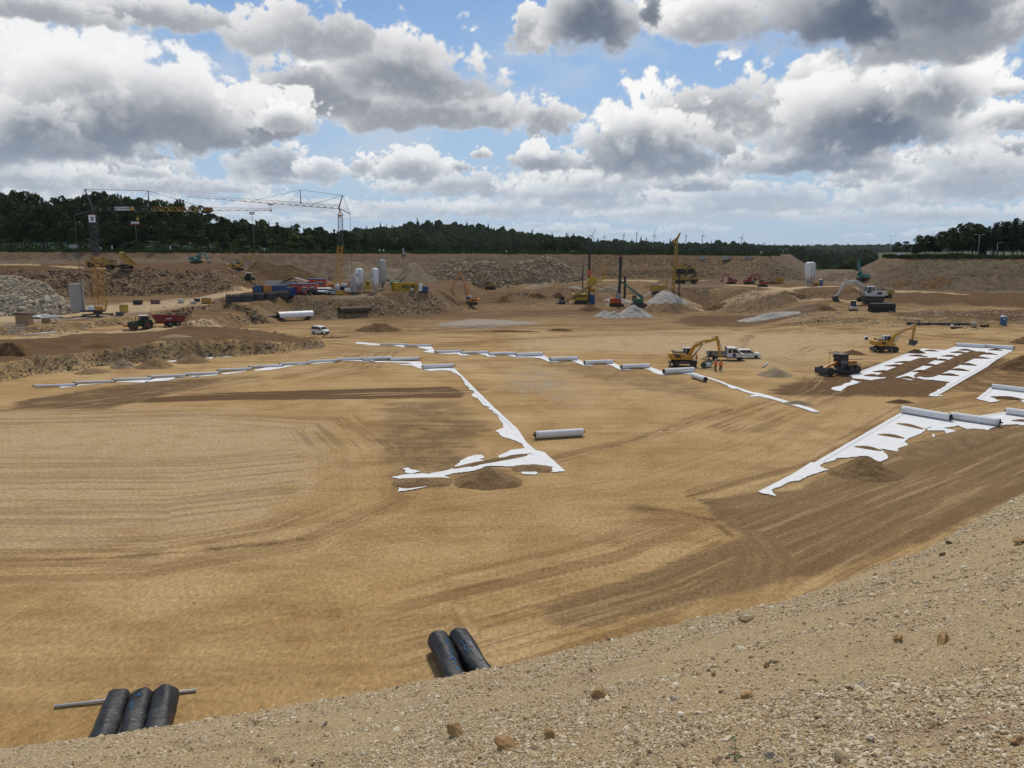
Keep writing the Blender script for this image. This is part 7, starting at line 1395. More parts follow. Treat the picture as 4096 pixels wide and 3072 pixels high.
for k, (px, py) in enumerate([(455, 1268), (520, 1262), (552, 1252), (605, 1236), (657, 1229), (706, 1226), (756, 1221), (802, 1216), (843, 1210), (880, 1203)]):
    a = at(px, py); nx_ = [(520, 1262), (552, 1252), (605, 1236), (657, 1229), (706, 1226), (756, 1221), (802, 1216), (843, 1210), (880, 1203), (905, 1199)][k]; b = at(*nx_); LL = min((b - a).length, 3.6)
    rt = empty('fence_panel', a, math.atan2((b - a).y, (b - a).x), f'wire mesh site fence panel, {ordn[k]} from the left along the yard', 'fence panel', 'yard fence panels'); m = MB(); m.bar((0, 0, 0), (0, 0, 2.0), .05); m.bar((LL, 0, 0), (LL, 0, 2.0), .05); m.bar((0, 0, 1.95), (LL, 0, 1.95), .04); m.bar((0, 0, .2), (LL, 0, .2), .04); m.build('frame', M_galv, rt); m = MB()
    for i in range(1, 12): m.bar((LL * i / 12, 0, .2), (LL * i / 12, 0, 1.95), .012)
    for i in range(1, 7): m.bar((0, 0, .2 + i * .25), (LL, 0, .2 + i * .25), .012)
    m.build('wire_mesh', M_galv, rt); m = MB(); m.box((0, 0, .06), (.7, .25, .12)); m.build('foot_block', M_conc, rt)
    if k % 3 == 1: m = MB(); m.box((LL * .5, -.03, 1.55), (.5, .02, .35)); m.build('notice_board', M_white, rt)
# left yard corner
g = at(100, 1300); rt = empty('wooden_shed', g, .1, 'small wooden shed with brown roof at the left edge', 'shed'); m = MB(); m.box((0, 0, 1.2), (2.6, 2.2, 2.3)); m.build('wall', M_wood, rt); m = MB(); m.prism([(-1.5, 2.35), (1.5, 2.35), (1.4, 2.6), (-1.4, 2.75)], 2.5); m.build('roof', M_brown, rt)
for k, (px, py, lab) in enumerate([(150, 1275, 'crumpled white foil bundle, left of the two behind the shed'), (202, 1272, 'crumpled white foil bundle, right of the two behind the shed')]):
    co, tr = rock_shape(3, 300 + k, 1.6, .35, 3); o = mesh_part('foil_bundle', np_mesh('foil_bundle', co * np.array([1.6, .8, 1.1]), tr, M_white), None, at(px, py) + Vector((0, 0, .3)), (0, .1, .3)); tag(o, lab, 'foil bundle')
rt = empty('timber_board', at(184, 1294), .1, 'brown timber panel leaning right of the shed', 'panel'); m = MB(); m.box((0, 0, .65), (1.6, .12, 1.2), Matrix.Rotation(-.2, 4, 'X')); m.build('board', M_wood, rt); m = MB(); m.bar((-.8, -.1, .1), (-.8, .1, 1.3), .08); m.bar((.8, -.1, .1), (.8, .1, 1.3), .08); m.build('batten', M_rust, rt)
m = MB(); n = 20; R_ = []
for k in range(n): a = 2 * PI * k / n; m.tube((.62 * math.cos(a), .1, .7 + .62 * math.sin(a)), (.62 * math.cos(a + 2 * PI / n), .1, .7 + .62 * math.sin(a + 2 * PI / n)), .07, n=6)
o = m.build('hose_ring', M_black); o.location = at(214, 1296); tag(o, 'black hose ring standing right of the timber panel', 'hose')
g = at(60, 1338); rt = empty('rebar_cage', g, .05, 'grey steel reinforcement cage at the left edge', 'rebar cage'); m = MB()
for i in range(8): x = -2.0 + i * .57; m.bar((x, -.8, 0), (x + .1, -.2, 2.2), .05); m.bar((x, .8, 0), (x + .1, .2, 2.2), .05)
m.build('bar_ribs', M_galv, rt); m = MB()
for z in (.3, .9, 1.5, 2.1): m.bar((-2.1, -.8 + z * .27, z), (2.2, -.8 + z * .27, z), .05); m.bar((-2.1, .8 - z * .27, z), (2.2, .8 - z * .27, z), .05)
m.build('long_bars', M_galv, rt)
a, b = at(95, 1342), at(228, 1330); m = MB(); m.tube((0, 0, .12), (b.x - a.x, b.y - a.y, b.z - a.z + .12), .16, n=10); m.tube((0, 0, .12), (.03 * (b.x - a.x), .03 * (b.y - a.y), .12), .2, n=10); o = m.build('white_pipe', M_white); o.location = a; tag(o, 'long white pipe lying right of the reinforcement cage', 'pipe')
# stairs down the bank, white tunnel cover, dark half pipe, ladder
a, b = at(1232, 1184), at(1285, 1253); d = b - a; rt = empty('scaffold_stairs', a, 0, 'scaffold stairs leading down the terrace bank', 'stairs')
side = Vector((-d.y, d.x, 0)).normalized() * .6; m = MB()
for s in (-1, 1):
    m.bar(side * s, d + side * s, .14); m.bar(side * s + Vector((0, 0, 1.1)), d + side * s + Vector((0, 0, 1.1)), .06)
    for i in range(9): m.bar(d * (i / 8) + side * s, d * (i / 8) + side * s + Vector((0, 0, 1.1)), .05)
m.build('stringer', M_wood, rt)
for i in range(22): m = MB(); q = d * ((i + .5) / 22); m.bar(q - side, q + side, .16); m.build('step', M_wood, rt)
for i, t in enumerate((.55, .75, .95)): m = MB(); q = d * t; gz_ = gz(a.x + q.x, a.y + q.y) - a.z; m.bar(q + side, Vector((q.x + side.x, q.y + side.y, gz_ - .3)), .1); m.bar(q - side, Vector((q.x - side.x, q.y - side.y, gz_ - .3)), .1); m.build('scaffold_post', M_galv, rt)
a, b = at(1112, 1270), at(1250, 1261); rt = empty('tunnel_cover', (a + b) / 2, math.atan2((b - a).y, (b - a).x), 'white half-round tunnel cover lying at the foot of the bank', 'tunnel cover'); LL = (b - a).length; m = MB(); n = 14; arc = [(1.5 * math.cos(PI * k / n), 1.45 * math.sin(PI * k / n)) for k in range(n + 1)]; vs = [(x, y, z) for x in np.linspace(-LL / 2, LL / 2, 5) for y, z in arc]; m.add(vs, [(j * (n + 1) + k, j * (n + 1) + k + 1, (j + 1) * (n + 1) + k + 1, (j + 1) * (n + 1) + k) for j in range(4) for k in range(n)], smooth=True); m.build('shell', M_white, rt)
for x in (-LL / 2, LL / 2):
    m = MB()
    for k in range(n): m.bar((x, arc[k][0], arc[k][1]), (x, arc[k + 1][0], arc[k + 1][1]), .12)
    m.build('end_ring', M_black, rt)
a, b = at(1358, 1250), at(1480, 1240); rt = empty('half_pipe', (a + b) / 2, math.atan2((b - a).y, (b - a).x), 'dark rusty half-round steel shell at the foot of the bank', 'steel shell'); LL = (b - a).length; m = MB(); m.add([(x, y * .9, z * .95) for x in (-LL / 2, LL / 2) for y, z in arc], [(k, k + 1, n + 2 + k, n + 1 + k) for k in range(n)], smooth=True); m.build('shell', M_rust, rt); m = MB()
for x in np.linspace(-LL / 2, LL / 2, 5):
    for k in range(n): m.bar((x, arc[k][0] * .92, arc[k][1] * .97), (x, arc[k + 1][0] * .92, arc[k + 1][1] * .97), .08)
m.build('stiffening_rib', M_rust, rt)
a, b = at(1010, 1282), at(1112, 1270); rt = empty('drain_pipe', a, math.atan2((b - a).y, (b - a).x), 'dark drain pipe leading into the white tunnel cover', 'pipe'); m = MB(); m.tube((0, 0, .35), ((b - a).length, 0, .45), .38, n=14); m.build('pipe_wall', M_dgrey, rt); m = MB(); m.tube(((b - a).length * .5, 0, .39), ((b - a).length * .5 + .3, 0, .39), .44, n=14); m.build('socket', M_black, rt)
rt = empty('ladder', at(1592, 1220), 0, 'pale ladder leaning on the terrace bank', 'ladder'); m = MB()
for s in (-.3, .3): m.bar((s, 0, 0), (s - .5, 2.0, 2.6), .08)
m.build('rail', M_beige, rt)
for i in range(8): m = MB(); t = (i + .5) / 8; m.bar((-.3 - .5 * t, 2 * t, 2.6 * t), (.3 - .5 * t, 2 * t, 2.6 * t), .06); m.build('rung', M_beige, rt)
rt = empty('leaning_poles', at(1618, 1216), 0, 'two pale poles leaning on the bank beside the ladder', 'poles'); m = MB(); m.bar((0, 0, 0), (-.7, 2, 2.4), .1); m.build('pole', M_beige, rt); m = MB(); m.bar((.4, 0, 0), (-.5, 2, 2.5), .1); m.build('pole', M_beige, rt)
rt = empty('timber_debris', at(1322, 1352), 0, 'splintered timber and roots at the tip of the raised block', 'timber'); rs = random.Random(9)
for k in range(16): m = MB(); x, y = rs.uniform(-2.2, 1.8), rs.uniform(-.8, .8); m.tube((x, y, .1), (x + rs.uniform(.4, 1.8), y + rs.uniform(-.6, .6), rs.uniform(.1, 1.0)), .07, .04, 5); m.build('branch', M_wood, rt)
m = MB(); m.bar((1.2, -.6, .1), (4.2, .4, .45), .2); m.build('plank', M_wood, rt)
# ------------------------------------------------------------------ land beyond the pit
def land(X, Y):
    u = X / np.maximum(Y, 1)
    z = 16.2 - 6.2 * sstep(Y, 425, 560) * sstep(u, -.34, -.15) + (fbm(X / 260.0, Y / 260.0, None, 3, seed=801) - .5) * 5 * sstep(Y, 500, 900)
    val = np.exp(-((u - .425) / .075) ** 2) * sstep(Y, 345, 430) * (1 - sstep(Y, 1500, 2400))
    z = z - 13.5 * val
    bump = lambda cx, cy, rx, ry, h: h * np.exp(-((X - cx) / rx) ** 2 - ((Y - cy) / ry) ** 2)
    z = z + bump(-260, 430, 150, 90, 9) + bump(-75, 1020, 120, 160, 21) + bump(-190, 950, 110, 140, 9) + bump(60, 1250, 260, 200, 7) + bump(450, 3300, 900, 500, 2) + bump(1750, 3300, 500, 500, 7) + bump(1150, 3000, 250, 400, -3) + bump(-900, 3000, 1200, 600, 12) + bump(3000, 3600, 900, 700, 12)
    return z
_u = np.linspace(-1.25, 1.25, 170); _y = np.geomspace(415, 9000, 130)
LX = _u[None, :] * _y[:, None]; LY = np.repeat(_y[:, None], 170, 1); LZ = land(LX, LY)
lm = grid_mesh('countryside', LX, LY, LZ); lo = link(bpy.data.objects.new('countryside', lm)); tag(lo, 'green countryside and wooded hills beyond the pit', kind='structure')
mt, N = new_mat('meadow'); pos = N.n('ShaderNodeNewGeometry').outputs['Position']; finish(N, N.mix(N.noise(pos, .02, 5, .6), (.035, .055, .015), (.085, .11, .035)), .95, spec=.1); lm.materials.append(mt)
def land_z(x, y): return float(land(np.array([x]), np.array([y]))[0])
# ------------------------------------------------------------------ foliage
def leaf_mat(name, c1, c2, k=.25):
    m, N = new_mat(name); pos = N.n('ShaderNodeNewGeometry').outputs['Position']; oi = N.n('ShaderNodeObjectInfo').outputs['Random']
    col = N.mix(N.ss(N.noise(pos, .45, 4, .65), .35, .65), c1, c2); col = N.mix(N.m('MULTIPLY', oi, k), col, tuple(v * 1.9 for v in c2))
    b = finish(N, col, .75, spec=.2); return m
M_leafA = leaf_mat('broad leaves', (.015, .028, .006), (.038, .060, .012), .5); M_leafB = leaf_mat('fresh leaves', (.045, .075, .015), (.085, .125, .028)); M_needle = leaf_mat('needles', (.010, .022, .010), (.022, .040, .016), .15); M_bark = paint('bark', (.06, .045, .032), .9, dirt=.3)
def cards(name, C, size, m, seed, up=.3):
    """many small leaf faces round the points C"""
    r = np.random.default_rng(seed); n = len(C); a = r.normal(size=(n, 3)); a /= np.linalg.norm(a, axis=1)[:, None]; b = r.normal(size=(n, 3)); b[:, 2] *= up; b -= (a * b).sum(1)[:, None] * a; b /= np.linalg.norm(b, axis=1)[:, None]
    s = (size * r.uniform(.6, 1.3, n))[:, None]; e = s * r.uniform(.55, .9, n)[:, None]
    V = np.stack([C - a * s, C - b * e * .8 + a * s * .1, C + a * s, C + b * e * .8 - a * s * .1], 1).reshape(-1, 3).astype(np.float32)
    me = bpy.data.meshes.new(name); me.vertices.add(n * 4); me.vertices.foreach_set('co', V.ravel()); me.loops.add(n * 4); me.loops.foreach_set('vertex_index', np.arange(n * 4, dtype=np.int32)); me.polygons.add(n); me.polygons.foreach_set('loop_start', np.arange(0, n * 4, 4, dtype=np.int32)); me.update(); me.materials.append(m); return me
def broad_crown(seed, n=2600, low=.18, wide=.34, m=None, leaf=.028):
    """crown of a 1 m tall broadleaf tree, made of leafy clumps with gaps"""
    r = np.random.default_rng(seed); k = 22; pts = []
    cs = []
    for i in range(k):
        t = r.uniform(0, 1); z = low + .12 + t * (.80 - low); w = wide * math.sin(PI * min(max((z - low + .08) / (1.1 - low), .05), .97)) ** .7
        a = r.uniform(0, 6.28); q = w * r.uniform(.25, .85); cs.append((q * math.cos(a), q * math.sin(a), z, r.uniform(.085, .15)))
    cs.append((0, 0, .88, .11)); cs = np.array(cs); w = cs[:, 3] ** 2; c = r.choice(len(cs), n, p=w / w.sum())
    d = r.normal(size=(n, 3)); d /= np.linalg.norm(d, axis=1)[:, None]; d[:, 2] = np.abs(d[:, 2]) * .9 - .25 * r.uniform(0, 1, n)
    return cards('crown', cs[c, :3] + d * (cs[c, 3] * r.uniform(.55, 1.08, n) ** .5)[:, None], leaf, m or M_leafA, seed)
def needle_crown(seed, n=2200, low=.12, wide=.20, m=None, gappy=False):
    r = np.random.default_rng(seed); pts = []; tiers = 15 if not gappy else 11
    for i in range(tiers):
        t = (i + r.uniform(-.2, .2)) / tiers; z = low + (1 - low) * t; w = wide * (1 - t) ** (.85 if not gappy else .5) + .012
        for b in range(6):
            a = r.uniform(0, 6.28); L_ = w * r.uniform(.6, 1.1); q = int(n / tiers / 6 * (1.3 - t)) + 3; s = r.uniform(0, 1, q) ** .7
            pts.append(np.stack([np.cos(a) * L_ * s, np.sin(a) * L_ * s, z - s * L_ * .28 + r.normal(0, .008, q)], -1) + r.normal(0, .010 + .012 * gappy, (q, 3)))
    return cards('crown', np.concatenate(pts), .022, m or M_needle, seed, .2)
def trunk_mesh(seed, r0=.016, h=.75, limbs=6):
    r = random.Random(seed); m = MB(); x = y = 0; prev = Vector((0, 0, -.02))
    for i in range(5): nx = Vector((prev.x + r.uniform(-.012, .012), prev.y + r.uniform(-.012, .012), h * (i + 1) / 5)); m.tube(prev, nx, r0 * (1 - i * .17), r0 * (1 - (i + 1) * .17), 7, caps=i in (0, 4)); prev = nx
    for i in range(limbs): z = h * r.uniform(.35, .85); a = r.uniform(0, 6.28); m.tube((0, 0, z), (.2 * math.cos(a), .2 * math.sin(a), z + .16), r0 * .4, r0 * .12, 5)
    return m.mesh('trunk', M_bark)
BROAD = [(broad_crown(20 + k, 2600, .14 + .04 * (k % 3), .30 + .03 * (k % 2)), trunk_mesh(k)) for k in range(6)]; FRESH = [(broad_crown(40 + k, 1700, .02, .42, M_leafB, .035), trunk_mesh(10 + k, .012, .5)) for k in range(3)]
SPRUCE = [(needle_crown(50 + k), trunk_mesh(20 + k, .012, .95, 0)) for k in range(3)]; PINE = [(needle_crown(60 + k, 1900, .30, .17, None, True), trunk_mesh(30 + k, .012, .95, 4)) for k in range(4)]; OPEN = [(broad_crown(70 + k, 1300, .22, .33, None, .032), trunk_mesh(40 + k, .014, .85, 10)) for k in range(3)]
def tree(lib, k, p, h, label, group, name='tree', wx=1.0):
    c, t = lib[k % len(lib)]; rt = empty(name, p, random.uniform(0, 6.28), label, 'tree' if name != 'bush' else 'bush', group); rt.scale = (h * wx, h * wx, h)
    o = link(bpy.data.objects.new('crown', c)); o.parent = rt; o = link(bpy.data.objects.new('trunk', t)); o.parent = rt; return rt
rs = random.Random(21)
sky_line = ([-300, 0, 130, 250, 330, 450, 560, 640, 740, 830, 900, 960, 1000, 1090, 1180, 1260, 1330, 1420, 1480, 1530], [770, 772, 778, 775, 782, 775, 795, 800, 808, 840, 868, 885, 892, 897, 908, 906, 918, 925, 955, 965])
def top_at(px): return float(np.interp(px, *sky_line))
rows_n = [(8, 0, 24, .62), (17, 10, 22, .80), (28, 5, 21, .92), (42, 12, 20, 1.0), (58, 3, 18, 1.0)]
for ri, (back, jit, step, hf) in enumerate(rows_n):
    px = -150 + jit
    while px < 1530:
        y = float(np.interp(px, [-1800, -300, 0, 700, 1300, 1700], [270, 285, 290, 300, 335, 365])) + back + rs.uniform(-2.5, 2.5)
        p = D(px, 1000, y); z = max(gz(p.x, p.y) if y < 460 else land_z(p.x, p.y), 15.5)
        h = (D(px, top_at(px) + rs.uniform(-14, 40), y).z - z) * hf * (1.0 if ri < 3 else 1.02)
        if h > 3.5: tree(BROAD, rs.randrange(6), (p.x, p.y, z - .2), h, 'dark broadleaf tree in the wood on the left', 'trees of the left wood', wx=min(1.15, max(.75, 10.5 / h)) * rs.uniform(.85, 1.15))
        px += step * 3.05 * rs.uniform(.75, 1.25) * (1 if h > 8 else .6)
for k, (px, py) in enumerate([(443, 770), (468, 772), (537, 790), (895, 862), (1113, 885), (1340, 912)]): y = 345; p = D(px, 1000, y); z = 16.5; tree(SPRUCE, k, (p.x, p.y, z), D(px, py, y).z - z, ['spruce tip above the left wood, left of a close pair', 'spruce tip above the left wood, right of a close pair', 'single spruce just right of the spruce pair', 'spruce tip where the left wood starts to fall', 'spruce tip above the middle of the falling wood', 'spruce tip near the right end of the left wood'][k], 'spruces in the left wood', 'spruce_tree')
px = -100; k = 0
while px < 1500:
    y = float(np.interp(px, [-300, 0, 700, 1300, 1700], [285, 290, 300, 335, 365])) + 4.5 + rs.uniform(-1, 1.5); p = D(px, 1000, y); tree(FRESH, rs.randrange(3), (p.x, p.y, gz(p.x, p.y) - .1), rs.uniform(2.2, 5.2) * (1.25 if 900 < px < 1300 else 1), 'leafy green bush along the edge of the left wood', 'bushes along the left wood', 'bush', wx=1.2); px += rs.uniform(28, 70)
for k, (px, top, lab) in enumerate([(1190, 930, 'big fresh green tree before the falling end of the wood'), (1235, 950, 'round fresh green tree right of the big one'), (1150, 960, 'fresh green tree left of the big one')]): y = 342; p = D(px, 1000, y); tree(FRESH, k, (p.x, p.y, gz(p.x, p.y)), D(px, top, y).z - 17, lab, 'fresh trees before the wood', wx=1.3)
# trees above the right bank
for k, (px, top, y, lib, lab) in enumerate([(3590, 968, 300, OPEN, 'small tree beside the tall lamp post on the right'), (3625, 965, 306, OPEN, 'small tree, second from the left above the right bank'), (3680, 940, 305, OPEN, 'rounded tree, third from the left above the right bank'), (3715, 942, 312, OPEN, 'rounded tree, fourth from the left above the right bank'), (3770, 925, 304, OPEN, 'open tree, fifth from the left above the right bank'), (3810, 908, 308, BROAD, 'tall open tree, sixth from the left above the right bank'), (3850, 895, 303, OPEN, 'tall open tree left of the inner lamp post'), (3890, 893, 312, BROAD, 'tall broad tree right behind the inner lamp post'), (3935, 905, 320, SPRUCE, 'thin spruce between the two lamp posts'), (3975, 888, 306, PINE, 'tall pine, first of the right-hand pine row'), (4015, 880, 310, PINE, 'tall pine, second of the right-hand pine row'), (4055, 868, 304, PINE, 'tallest pine near the right edge'), (4090, 882, 309, PINE, 'tall pine at the right edge of the picture'), (4130, 875, 305, PINE, 'tall pine just past the right edge'), (3990, 905, 322, PINE, 'pine standing behind the row, left one'), (4070, 900, 322, PINE, 'pine standing behind the row, right one'), (3740, 950, 325, BROAD, 'dark tree behind the rounded ones on the right'), (3830, 930, 325, BROAD, 'dark tree behind the tall open ones on the right')]):
    p = D(px, 1000, y); z = 15.9; tree(lib, k, (p.x, p.y, z), D(px, top, y).z - z, lab, 'trees above the right bank', wx=1.0 if lib in (OPEN, BROAD) else 1.25)
for k, px in enumerate(range(3650, 4260, 15)): y = (311, 319, 329)[k % 3]; p = D(px + rs.uniform(-8, 8), 1000, y); hh = float(np.interp(px, [3640, 3720, 3820, 3900, 4000, 4200], [6, 9, 12, 13.5, 15, 16])) * rs.uniform(.75, 1.05); tree(BROAD if px < 3930 or k % 2 else PINE, rs.randrange(6), (p.x, p.y, 15.8), hh, 'dark tree in the dense grove on the right', 'trees of the right grove', wx=rs.uniform(.75, 1.0))
# valley trees in the gap, centre trees above the rim
for k, (px, top, y, lab) in enumerate([(3200, 1040, 520, 'pale green tree, leftmost in the valley gap'), (3235, 1048, 500, 'grey green tree in the valley gap, second from left'), (3262, 1055, 480, 'grey green tree in the valley gap, third from left'), (3300, 1062, 430, 'dark round tree in the valley gap behind the silos'), (3330, 1066, 415, 'dark round tree beside the silos in the gap'), (3372, 1045, 420, 'large dark tree in the middle of the gap'), (3405, 1030, 425, 'tallest dark tree in the gap'), (3440, 1036, 430, 'dark tree at the right end of the gap'), (3350, 1052, 470, 'round tree behind the middle of the gap'), (3285, 1040, 560, 'farther tree in the valley gap')]):
    p = D(px, 1100, y); z = land_z(p.x, p.y) if y > 425 else min(land_z(p.x, p.y), 6); tree(BROAD if k % 2 else FRESH, k, (p.x, p.y, z), max(D(px, top, y).z - z, 4), lab, 'trees in the valley gap', wx=1.15)
for k, (px, top, y, lab) in enumerate([(2185, 958, 430, 'dark round tree above the far rim, left one'), (2215, 956, 432, 'tallest dark tree above the far rim'), (2300, 967, 435, 'dark tree above the far rim right of the tallest'), (2160, 985, 425, 'low bush left of the dark rim trees'), (2265, 980, 428, 'low tree between the dark rim trees'), (2335, 985, 430, 'low tree right of the dark rim trees')]): p = D(px, 1000, y); z = 16.3; tree(BROAD, k, (p.x, p.y, z), D(px, top, y).z - z, lab, 'dark trees above the far rim', wx=1.2)
# far woods on the hills: each wood one mass of trees
def wood(pts_fn, n, hmin, hmax, label, seed, kind=0):
    r = np.random.default_rng(seed); x, y = pts_fn(r, n); z = land(x, y)
    me = bpy.data.meshes.new('wood'); me.vertices.add(len(x)); me.vertices.foreach_set('co', np.stack([x, y, z - .5], -1).astype(np.float32).ravel())
    set_attr(me, 'size', r.uniform(hmin, hmax, len(x)) * (1 + .25 * (r.uniform(0, 1, len(x)) > .93)))
    a = me.attributes.new('turn', 'FLOAT_VECTOR', 'POINT'); a.data.foreach_set('vector', np.stack([0 * x, 0 * x, r.uniform(0, 6.28, len(x))], -1).astype(np.float32).ravel())
    o = link(bpy.data.objects.new('wood', me)); tag(o, label, 'wood', kind='stuff'); o.modifiers.new('plant', 'NODES').node_group = wood_group; return o
M_far, N = new_mat('far foliage'); pos = N.n('ShaderNodeNewGeometry').outputs['Position']; oi = N.n('ShaderNodeObjectInfo').outputs['Random']
finish(N, N.mix(N.ss(N.noise(pos, .35, 5, .7), .38, .66), N.mix(oi, (.016, .030, .010), (.035, .055, .016)), N.mix(oi, (.032, .052, .016), (.075, .10, .032))), .9, spec=.1, bump=N.noise(pos, .8, 5, .75), bstr=1.0, bdist=1.2)
wood_group = bpy.data.node_groups.new('plant wood', 'GeometryNodeTree'); ng = wood_group
ng.interface.new_socket('Geometry', in_out='INPUT', socket_type='NodeSocketGeometry'); ng.interface.new_socket('Geometry', in_out='OUTPUT', socket_type='NodeSocketGeometry')
gi = ng.nodes.new('NodeGroupInput'); go = ng.nodes.new('NodeGroupOutput'); L = ng.links.new
mp = ng.nodes.new('GeometryNodeMeshToPoints'); L(gi.outputs[0], mp.inputs[0]); jn = ng.nodes.new('GeometryNodeGeometryToInstance')
for k in range(7):
    if k < 5: sh = ng.nodes.new('GeometryNodeMeshIcoSphere'); sh.inputs['Subdivisions'].default_value = 4; sh.inputs['Radius'].default_value = .5; amp, fq, scl, off = .62, 4.2 + k * .5, (.62, .62, .95), .52
    else: sh = ng.nodes.new('GeometryNodeMeshCone'); sh.inputs['Vertices'].default_value = 20; sh.inputs['Side Segments'].default_value = 14; sh.inputs['Radius Bottom'].default_value = .19; sh.inputs['Radius Top'].default_value = .0; sh.inputs['Depth'].default_value = 1.15; amp, fq, scl, off = .16, 12.0, (1, 1, 1), .05
    po = ng.nodes.new('GeometryNodeInputPosition'); ad = ng.nodes.new('ShaderNodeVectorMath'); ad.operation = 'ADD'; L(po.outputs[0], ad.inputs[0]); ad.inputs[1].default_value = (k * 5.3, k * 2.1, 0)
    nz = ng.nodes.new('ShaderNodeTexNoise'); nz.inputs['Scale'].default_value = fq; nz.inputs['Detail'].default_value = 4; L(ad.outputs[0], nz.inputs['Vector'])
    sb = ng.nodes.new('ShaderNodeVectorMath'); sb.operation = 'SUBTRACT'; L(nz.outputs['Color'], sb.inputs[0]); sb.inputs[1].default_value = (.5, .5, .5); sc_ = ng.nodes.new('ShaderNodeVectorMath'); sc_.operation = 'SCALE'; L(sb.outputs[0], sc_.inputs[0]); sc_.inputs['Scale'].default_value = amp
    sp = ng.nodes.new('GeometryNodeSetPosition'); L(sh.outputs[0], sp.inputs[0]); L(sc_.outputs[0], sp.inputs['Offset'])
    tr_ = ng.nodes.new('GeometryNodeTransform'); L(sp.outputs[0], tr_.inputs[0]); tr_.inputs['Scale'].default_value = scl; tr_.inputs['Translation'].default_value = (0, 0, off)
    sm_ = ng.nodes.new('GeometryNodeSetMaterial'); L(tr_.outputs[0], sm_.inputs[0]); sm_.inputs['Material'].default_value = M_far; L(sm_.outputs[0], jn.inputs[0])
ip = ng.nodes.new('GeometryNodeInstanceOnPoints'); L(mp.outputs[0], ip.inputs['Points']); L(jn.outputs[0], ip.inputs['Instance']); ip.inputs['Pick Instance'].default_value = True
L(named('size', 'FLOAT'), ip.inputs['Scale']); er = ng.nodes.new('FunctionNodeEulerToRotation'); L(named('turn', 'FLOAT_VECTOR'), er.inputs[0]); L(er.outputs[0], ip.inputs['Rotation']); L(ip.outputs[0], go.inputs[0])
def strip(px0, px1, y0, y1):
    def f(r, n): y = np.sqrt(r.uniform(y0 * y0, y1 * y1, n)); p = r.uniform(px0, px1, n); return (p - 2048) / FPX * y * 1.0, y
    return f
wood(strip(1430, 2330, 760, 1150), 2600, 12, 18, 'dark wooded hill behind the far rim left of centre', 1)
wood(strip(2080, 3140, 560, 760), 900, 6, 9.5, 'lighter green wood along the far rim right of centre', 2)
wood(strip(1900, 3200, 1300, 1900), 2600, 14, 20, 'wooded ridge on the horizon behind the wind turbines', 3)
wood(strip(2900, 4300, 2700, 3700), 4200, 17, 24, 'far bluish wooded hills in the gap on the right', 4)
wood(strip(3080, 3480, 900, 1500), 1500, 10, 17, 'wooded valley slope seen through the gap', 5)
wood(strip(-400, 1700, 480, 700), 900, 12, 16, 'deeper part of the wood on the left', 6)
# ------------------------------------------------------------------ grass along the rim
def grass(line, n, depth, hmin, hmax, seed, label):
    r = np.random.default_rng(seed); seg = [(a, b) for a, b in zip(line[:-1], line[1:])]; Ls = np.array([(b - a).length for a, b in seg]); k = r.choice(len(seg), n, p=Ls / Ls.sum()); t = r.uniform(0, 1, n)
    A = np.array([[s[0].x, s[0].y] for s in seg]); B = np.array([[s[1].x, s[1].y] for s in seg]); q = A[k] + (B[k] - A[k]) * t[:, None]; d = q / np.linalg.norm(q, axis=1)[:, None]; q = q + d * r.uniform(-.3, depth, n)[:, None]
    z = height(q[:, 0], q[:, 1]); h = r.uniform(hmin, hmax, n) * (.6 + .8 * fbm(q[:, 0] / 6, q[:, 1] / 6, None, 3, seed=seed)); w = r.uniform(.10, .28, n); a = r.uniform(0, PI, n); ex = np.stack([np.cos(a), np.sin(a)], -1) * w[:, None]; ln = r.normal(0, .15, (n, 2))
    V = np.stack([np.c_[q - ex, z - .1], np.c_[q + ex, z - .1], np.c_[q + ex * .4 + ln, z + h], np.c_[q - ex * .3 + ln, z + h * .92]], 1).reshape(-1, 3).astype(np.float32)
    me = bpy.data.meshes.new('rim_grass'); me.vertices.add(n * 4); me.vertices.foreach_set('co', V.ravel()); me.loops.add(n * 4); me.loops.foreach_set('vertex_index', np.arange(n * 4, dtype=np.int32)); me.polygons.add(n); me.polygons.foreach_set('loop_start', np.arange(0, n * 4, 4, dtype=np.int32)); me.update(); me.materials.append(M_grass)
    o = link(bpy.data.objects.new('rim_grass', me)); tag(o, label, 'grass', kind='stuff')
M_grass = leaf_mat('long grass', (.030, .048, .012), (.075, .105, .028))
grass(RIM[:11], 26000, 5.0, .5, 1.3, 1, 'strip of long green grass along the far rim'); grass(RIGHT[:5], 12000, 4.0, .6, 1.5, 2, 'strip of long green grass along the right-hand rim')
# ------------------------------------------------------------------ things on the rim and the horizon
def lamp_post(px, top, base, y, arms, label):
    p = D(px, base, y); z0 = gz(p.x, p.y) if y < 460 else land_z(p.x, p.y); h = D(px, top, y).z - z0; rt = empty('lamp_post', (p.x, p.y, z0), 0, label, 'lamp post'); m = MB(); m.tube((0, 0, 0), (0, 0, h), .10, .06, 8); m.build('pole', M_galv, rt)
    for s in arms: m = MB(); m.bar((0, 0, h), (s * 1.3, 0, h + .25), .08); m.build('arm', M_galv, rt); m = MB(); m.box((s * 1.5, 0, h + .24), (.7, .3, .14)); m.build('lamp_head', M_white, rt)
    return rt
lamp_post(3559, 945, 1018, 330, (-1, 1), 'double-armed lamp post at the left end of the right bank'); lamp_post(3911, 940, 1018, 296, (-1, 1), 'pale lamp post standing before the grove on the right'); lamp_post(3986, 972, 1018, 292, (1,), 'short lamp post before the pines at right'); lamp_post(3131, 998, 1018, 345, (-1, 1), 'lamp post at the right end of the far rim')
